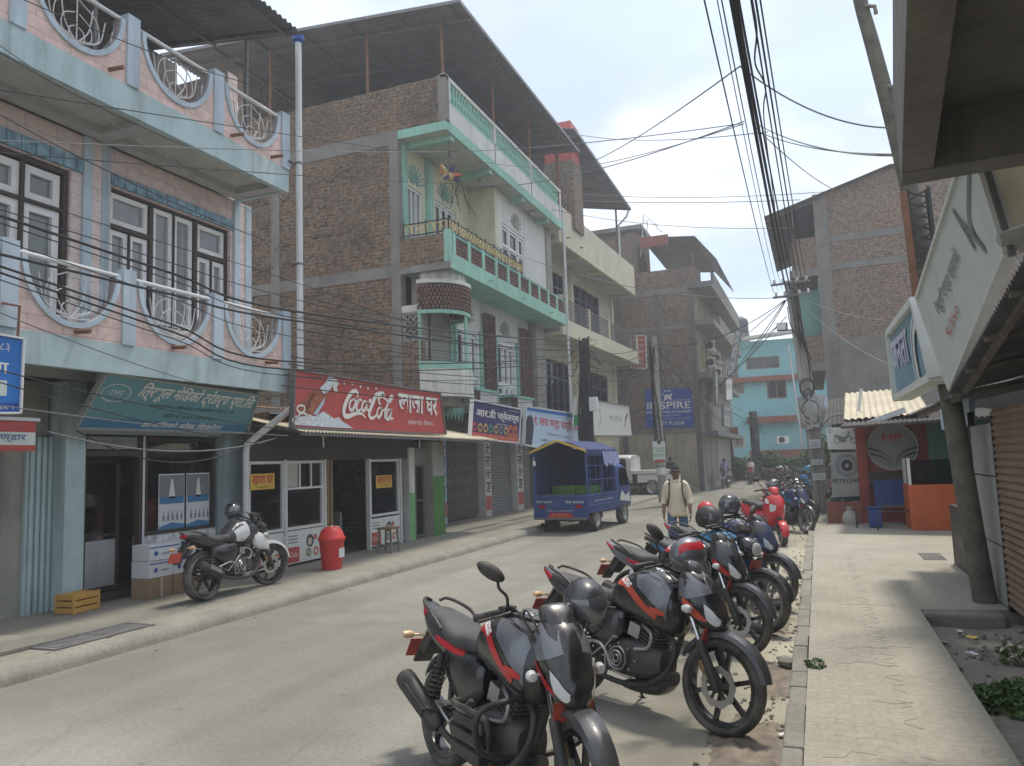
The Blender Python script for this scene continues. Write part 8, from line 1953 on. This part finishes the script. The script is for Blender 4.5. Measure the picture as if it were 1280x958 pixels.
# street-crossing wires
gx='thin wires crossing high over the street'
def xw(a,ya,b_,yb,sag,r=.010,k='cable_grey',lab='thin wire crossing the sky high over the street'): wire(lab,aty(*a,ya),aty(*b_,yb),sag,r,k,group=gx)
xw((700,215),26,(925,83),9,.25); xw((700,212),27,(930,155),14,.15); xw((640,232),24,(930,152),14,.2,.012); xw((560,190),19,(925,155),14,.1); xw((700,250),27,(1000,250),24,.1,.012); xw((690,262),27,(985,285),24,.25); xw((720,168),27,(960,165),15,.2)
xw((925,83),9,(1112,160),9.5,.18,.010); xw((945,155),14,(1120,195),10.5,.15,.010); xw((955,168),15,(1115,193),10.5,.1); xw((690,240),27,(1030,240),24,.2); xw((945,160),14,(1042,237),24,.12); xw((600,300),22,(985,372),24.2,.6,.010); xw((1000,372),24.2,(1120,402),20,.15,.012); xw((1000,378),24.2,(1110,455),22,.2,.012); xw((985,372),24.2,(920,460),58,.3,.014); xw((975,405),24.2,(925,440),60,.1,.012)
# heavy bundle overhead, from the concrete pole back over the camera
go='heavy cables running overhead from the concrete pole'
for i,(px,r_) in enumerate(((884,.012),(900,.008),(906,.010),(917,.034),(922,.030),(927,.018),(941,.014),(947,.016),(953,.012))):
    p=onp(.95)+Vector((-.5+.12*i,-.25,.05*(i%3))); q=aty(px,2,6.); d=(q-p).normalized()
    wire('heavy black cable in the bundle running overhead from the concrete pole' if r_>.02 else 'black cable beside the heavy bundle running overhead from the concrete pole',p,q+d*3.5,.25+.05*(i%3),r_*.6,group=go if r_<=.02 else 'heavy cable bundle overhead')
wire('slack kinked black cable twisting along the overhead bundle',None,None,0,.010,pts=[aty(940,0,6),aty(946,40,7),aty(944,80,8.5),aty(957,110,10),aty(955,150,12),aty(966,240,17),aty(978,340,23)])
# tangle between the far poles
gf='tangled cables between the far poles'
for i in range(16):
    a=Vector((QP.x,QP.y,6.3)) if i%3==0 else Vector((-6.35,47.2,rnd.uniform(4.5,8.0))); c=(Vector((-6.35,47.2,rnd.uniform(4,7.8))),Vector((-4.1,57.4,rnd.uniform(3.4,4.8))),Vector((-.6,24.4,rnd.uniform(5.2,6.6))),Vector((-5.6,57.5,rnd.uniform(3.5,5))))[i%4]
    wire('thin dark cable in the tangle between the far poles',a,c,rnd.uniform(.2,.7),.013,group=gf)
q2=Vector((QP.x,QP.y,6.3))
for i in range(5): wire('thin dark cable from the dark pole to the grey round pole',(-7.65,27,5.9-.25*i),(q2.x,q2.y,6.4-.2*i),.3+.1*(i%3),.012,group='cables from the dark pole to the grey round pole')
# ================= plants, debris, hedge =================
def leafcloud(name,label,cat,loc,blobs,n,size,mats,group=None,stem=None):
    o=thing(name,label,cat,loc,(0,0,0),group); m=M(); tot=sum(b[3]**2 for b in blobs)
    for bx_,by_,bz_,br_,*sq in blobs:
        k=int(n*br_**2/tot); sq=sq[0] if sq else 1.
        for i in range(k):
            d=Vector((rnd.gauss(0,1),rnd.gauss(0,1),rnd.gauss(0,1))).normalized()*br_*rnd.random()**.35; d.z*=sq
            c=Vector((bx_,by_,bz_))+d; u=Vector((rnd.gauss(0,1),rnd.gauss(0,1),rnd.gauss(0,.6))).normalized(); v=u.orthogonal().normalized()
            v=(Matrix.Rotation(rnd.uniform(0,6.28),3,u)@v); s_=size*rnd.uniform(.6,1.4)
            m.add([c-u*s_*.5,c+v*s_*.28,c+u*s_*.5,c-v*s_*.28],[(0,1,2,3)],mi=rnd.choice((0,0,1)))
    m.build('foliage',[MT[x] for x in mats],o,local=True)
    if stem: 
        t=M()
        for p,q,r_ in stem: t.tube([p,Vector(p).lerp(Vector(q),.5)+Vector((.02,.01,0)),q],[r_,r_*.8,r_*.5],6)
        t.build('stem',MT['wood'],o,local=True)
    return o
bl=[]
for i in range(26): x=-7.4+.45*i; bl.append((x,rnd.uniform(-.2,.2),1.35+.25*sin(i*.9)+rnd.uniform(-.1,.12),.62,.75)); bl.append((x,0,.85,.45))
leafcloud('hedge','dense green hedge along the dark wall at the street end','hedge',(0,57.6,0),[(a-0,b,c,d,*e) for a,b,c,d,*e in bl],9000,.22,('leaf','leaf_light'),stem=[((-7+1.2*i,0,0),(-7+1.2*i,0,1.2),.06) for i in range(10)])
leafcloud('bush','pale leafy bush between the concrete pole and the oil boards','bush',(.75,28.5,.06),[(0,0,2.0,.65),(.3,.1,1.6,.55),(-.35,0,1.5,.5),(.1,.2,2.35,.4)],1500,.17,('leaf_light','leaf'),stem=[((0,0,0),(0,0,1.8),.05),((0,0,.6),(.3,.1,1.6),.03),((0,0,.6),(-.3,0,1.5),.03)])
leafcloud('weeds','patch of tall weeds on the verge beside the white pickup','plant',(-8.15,37.0,.15),[(0,0,.15,.4,.6),(-.5,.2,.12,.35,.6),(.4,.1,.1,.3,.6)],500,.12,('leaf_light','leaf'))
a=atz(1248,888,-.1)
leafcloud('weeds','green leafy ground weeds in the sunken yard beside the paved walk','plant',(a.x+.05,a.y,-.04),[(0,0,.05,.22,.45),(.15,.12,.06,.2,.45),(-.1,-.2,.05,.2,.45),(.1,-.35,.04,.18,.4),(.32,.2,.05,.2,.4)],1300,.050,('leaf','leaf_light'))
a=atz(1268,835,-.1)
leafcloud('grass_tuft','dry grass tuft in the sunken yard above the green weeds','plant',(a.x,a.y,-.04),[(0,0,.06,.14,.7)],160,.06,('leaf_light','tin_beige'))
a=atz(1016,833,.1)
leafcloud('grass_tuft','small brown grass tuft growing in the kerb joint near the parked motorcycles','plant',(a.x+.02,a.y,.1),[(0,0,.015,.09,.35),(0,.1,.01,.07,.3)],200,.045,('leaf','stone'))
def rockmesh(m,c,r,seed,mi=0,flat=.7):
    n=8;rows=5;vs=[]
    for i in range(rows+1):
        ph=-pi/2+pi*i/rows
        for j in range(n):
            th=2*pi*j/n; d=Vector((cos(ph)*cos(th),cos(ph)*sin(th),sin(ph)*flat)); k=1+.45*noise.noise(d*1.3+Vector((seed,seed*2,0)))
            vs.append(Vector(c)+d*r*k)
    m.add(vs,[(i*n+j,i*n+(j+1)%n,(i+1)*n+(j+1)%n,(i+1)*n+j) for i in range(rows) for j in range(n)],False,mi)
# dirt heaps against the right kerb
def heap(name,cx,cy,rx_,ry_,h,seed):
    n=36; vs=[]; 
    for i in range(n+1):
        for j in range(n+1):
            u=-1+2*i/n; v=-1+2*j/n; d=math.hypot(u,v); f=max(0,1-d*(1+.35*noise.noise(Vector((u*2+seed,v*2,seed)))))
            vs.append((cx+u*rx_,cy+v*ry_,-.006+h*min(1,f*1.6)*(.7+.5*noise.noise(Vector((u*5,v*5,seed))))+.010*noise.noise(Vector((u*14,v*14,seed)))*(1 if f>0 else 0)))
    M().add(vs,[(i*(n+1)+j,(i+1)*(n+1)+j,(i+1)*(n+1)+j+1,i*(n+1)+j+1) for i in range(n) for j in range(n)],True).build(name,MT['rubble'],kind='stuff')
heap('dirt',-.52,5.2,.30,.95,.05,1.); heap('dirt',-.47,6.9,.22,.75,.04,4.); heap('dirt',-.55,9.2,.2,1.2,.02,7.)
g=M()
for i in range(420):
    y=rnd.uniform(4.2,24)*(1 if i%2 else .5)+ (2 if not i%2 else 0); x=-.35-abs(rnd.gauss(0,.22)); r_=rnd.uniform(.006,.022)
    rockmesh(g,(x,y,r_*.3),r_,i*.37,i%3)
for i in range(160): rockmesh(g,(rnd.uniform(1.0,2.2),rnd.uniform(4.5,9.4),-.045+rnd.uniform(0,.02)),rnd.uniform(.008,.035),i*.7,i%3)
for i in range(90): rockmesh(g,(rnd.uniform(-7.0,-6.7),rnd.uniform(5,40),.0),rnd.uniform(.008,.02),i*.9,i%3)
g.build('gravel',[MT['stone'],MT['rubble'],MT['kerb']],kind='stuff')
for lab,px,py,z,r_,s_ in (('squared broken kerb stone lying in the dirt behind a motorcycle wheel',985,832,.02,.085,2.),('round grey stone resting at the foot of the concrete pole',1003,652,.08,.2,5.),('lump of broken concrete among the yard weeds',1243,925,-.03,.05,9.),('small cement lump in the sunken yard',1240,858,-.03,.06,3.)):
    p=atz(px,py,z); m=M(); rockmesh(m,(0,0,0),r_,s_,flat=.65); o=m.build('stone',MT['stone'],label=lab,cat='stone',bev=.004); o.location=p+Vector((0,0,r_*.3))
lit=[(1215,800,'yellow food wrapper crumpled in the yard',.06,'sign_yellow'),(1200,792,'white scrap of paper by the concrete step',.05,'carton_white'),(1215,820,'long white paper strip in the yard',.07,'carton_white'),(978,922,'white crumpled paper on the dirt by the kerb',.035,'carton_white'),(1180,806,'dull plastic scrap below the concrete step',.05,'cloth_grey'),(1060,733,'red wrapper',.03,'red_sheet')][:5]
for px,py,lab,s_,k in lit:
    p=atz(px,py,-.03 if px>1100 else .02); m=M(); vs=[]
    for i in range(5):
        for j in range(4): vs.append((s_*(i/4-.5)*1.6,s_*(j/3-.5),s_*.25*rnd.random()+.005))
    m.add(vs,[(i*4+j,(i+1)*4+j,(i+1)*4+j+1,i*4+j+1) for i in range(4) for j in range(3)]); o=m.build('litter',MT[k],label=lab,cat='litter'); o.location=p+Vector((0,0,.015)); o.rotation_euler=(0,0,rnd.uniform(0,3))
# dark drain lid on the right pavement, leaf litter
M().box(1.45,1.78,14.0,14.9,.098,.106).build('drain_cover',MT['concrete_dark'],label='dark rectangular drain cover on the paved walk before the orange counter',cat='cover')
# cracks between loose pavers: thin open joints
hm=bpy.data.materials.new('haze'); hm.use_nodes=True; nt=hm.node_tree; nt.nodes.clear(); o=_n(nt,'ShaderNodeOutputMaterial'); v=_n(nt,'ShaderNodeVolumePrincipled')
v.inputs['Color'].default_value=(.86,.90,.95,1); v.inputs['Density'].default_value=.0036; v.inputs['Anisotropy'].default_value=.35; nt.links.new(v.outputs[0],o.inputs['Volume'])
M().box(-45,40,-20,90,-1.4,17).build('haze',hm,kind='stuff')
def _haze():
    pass
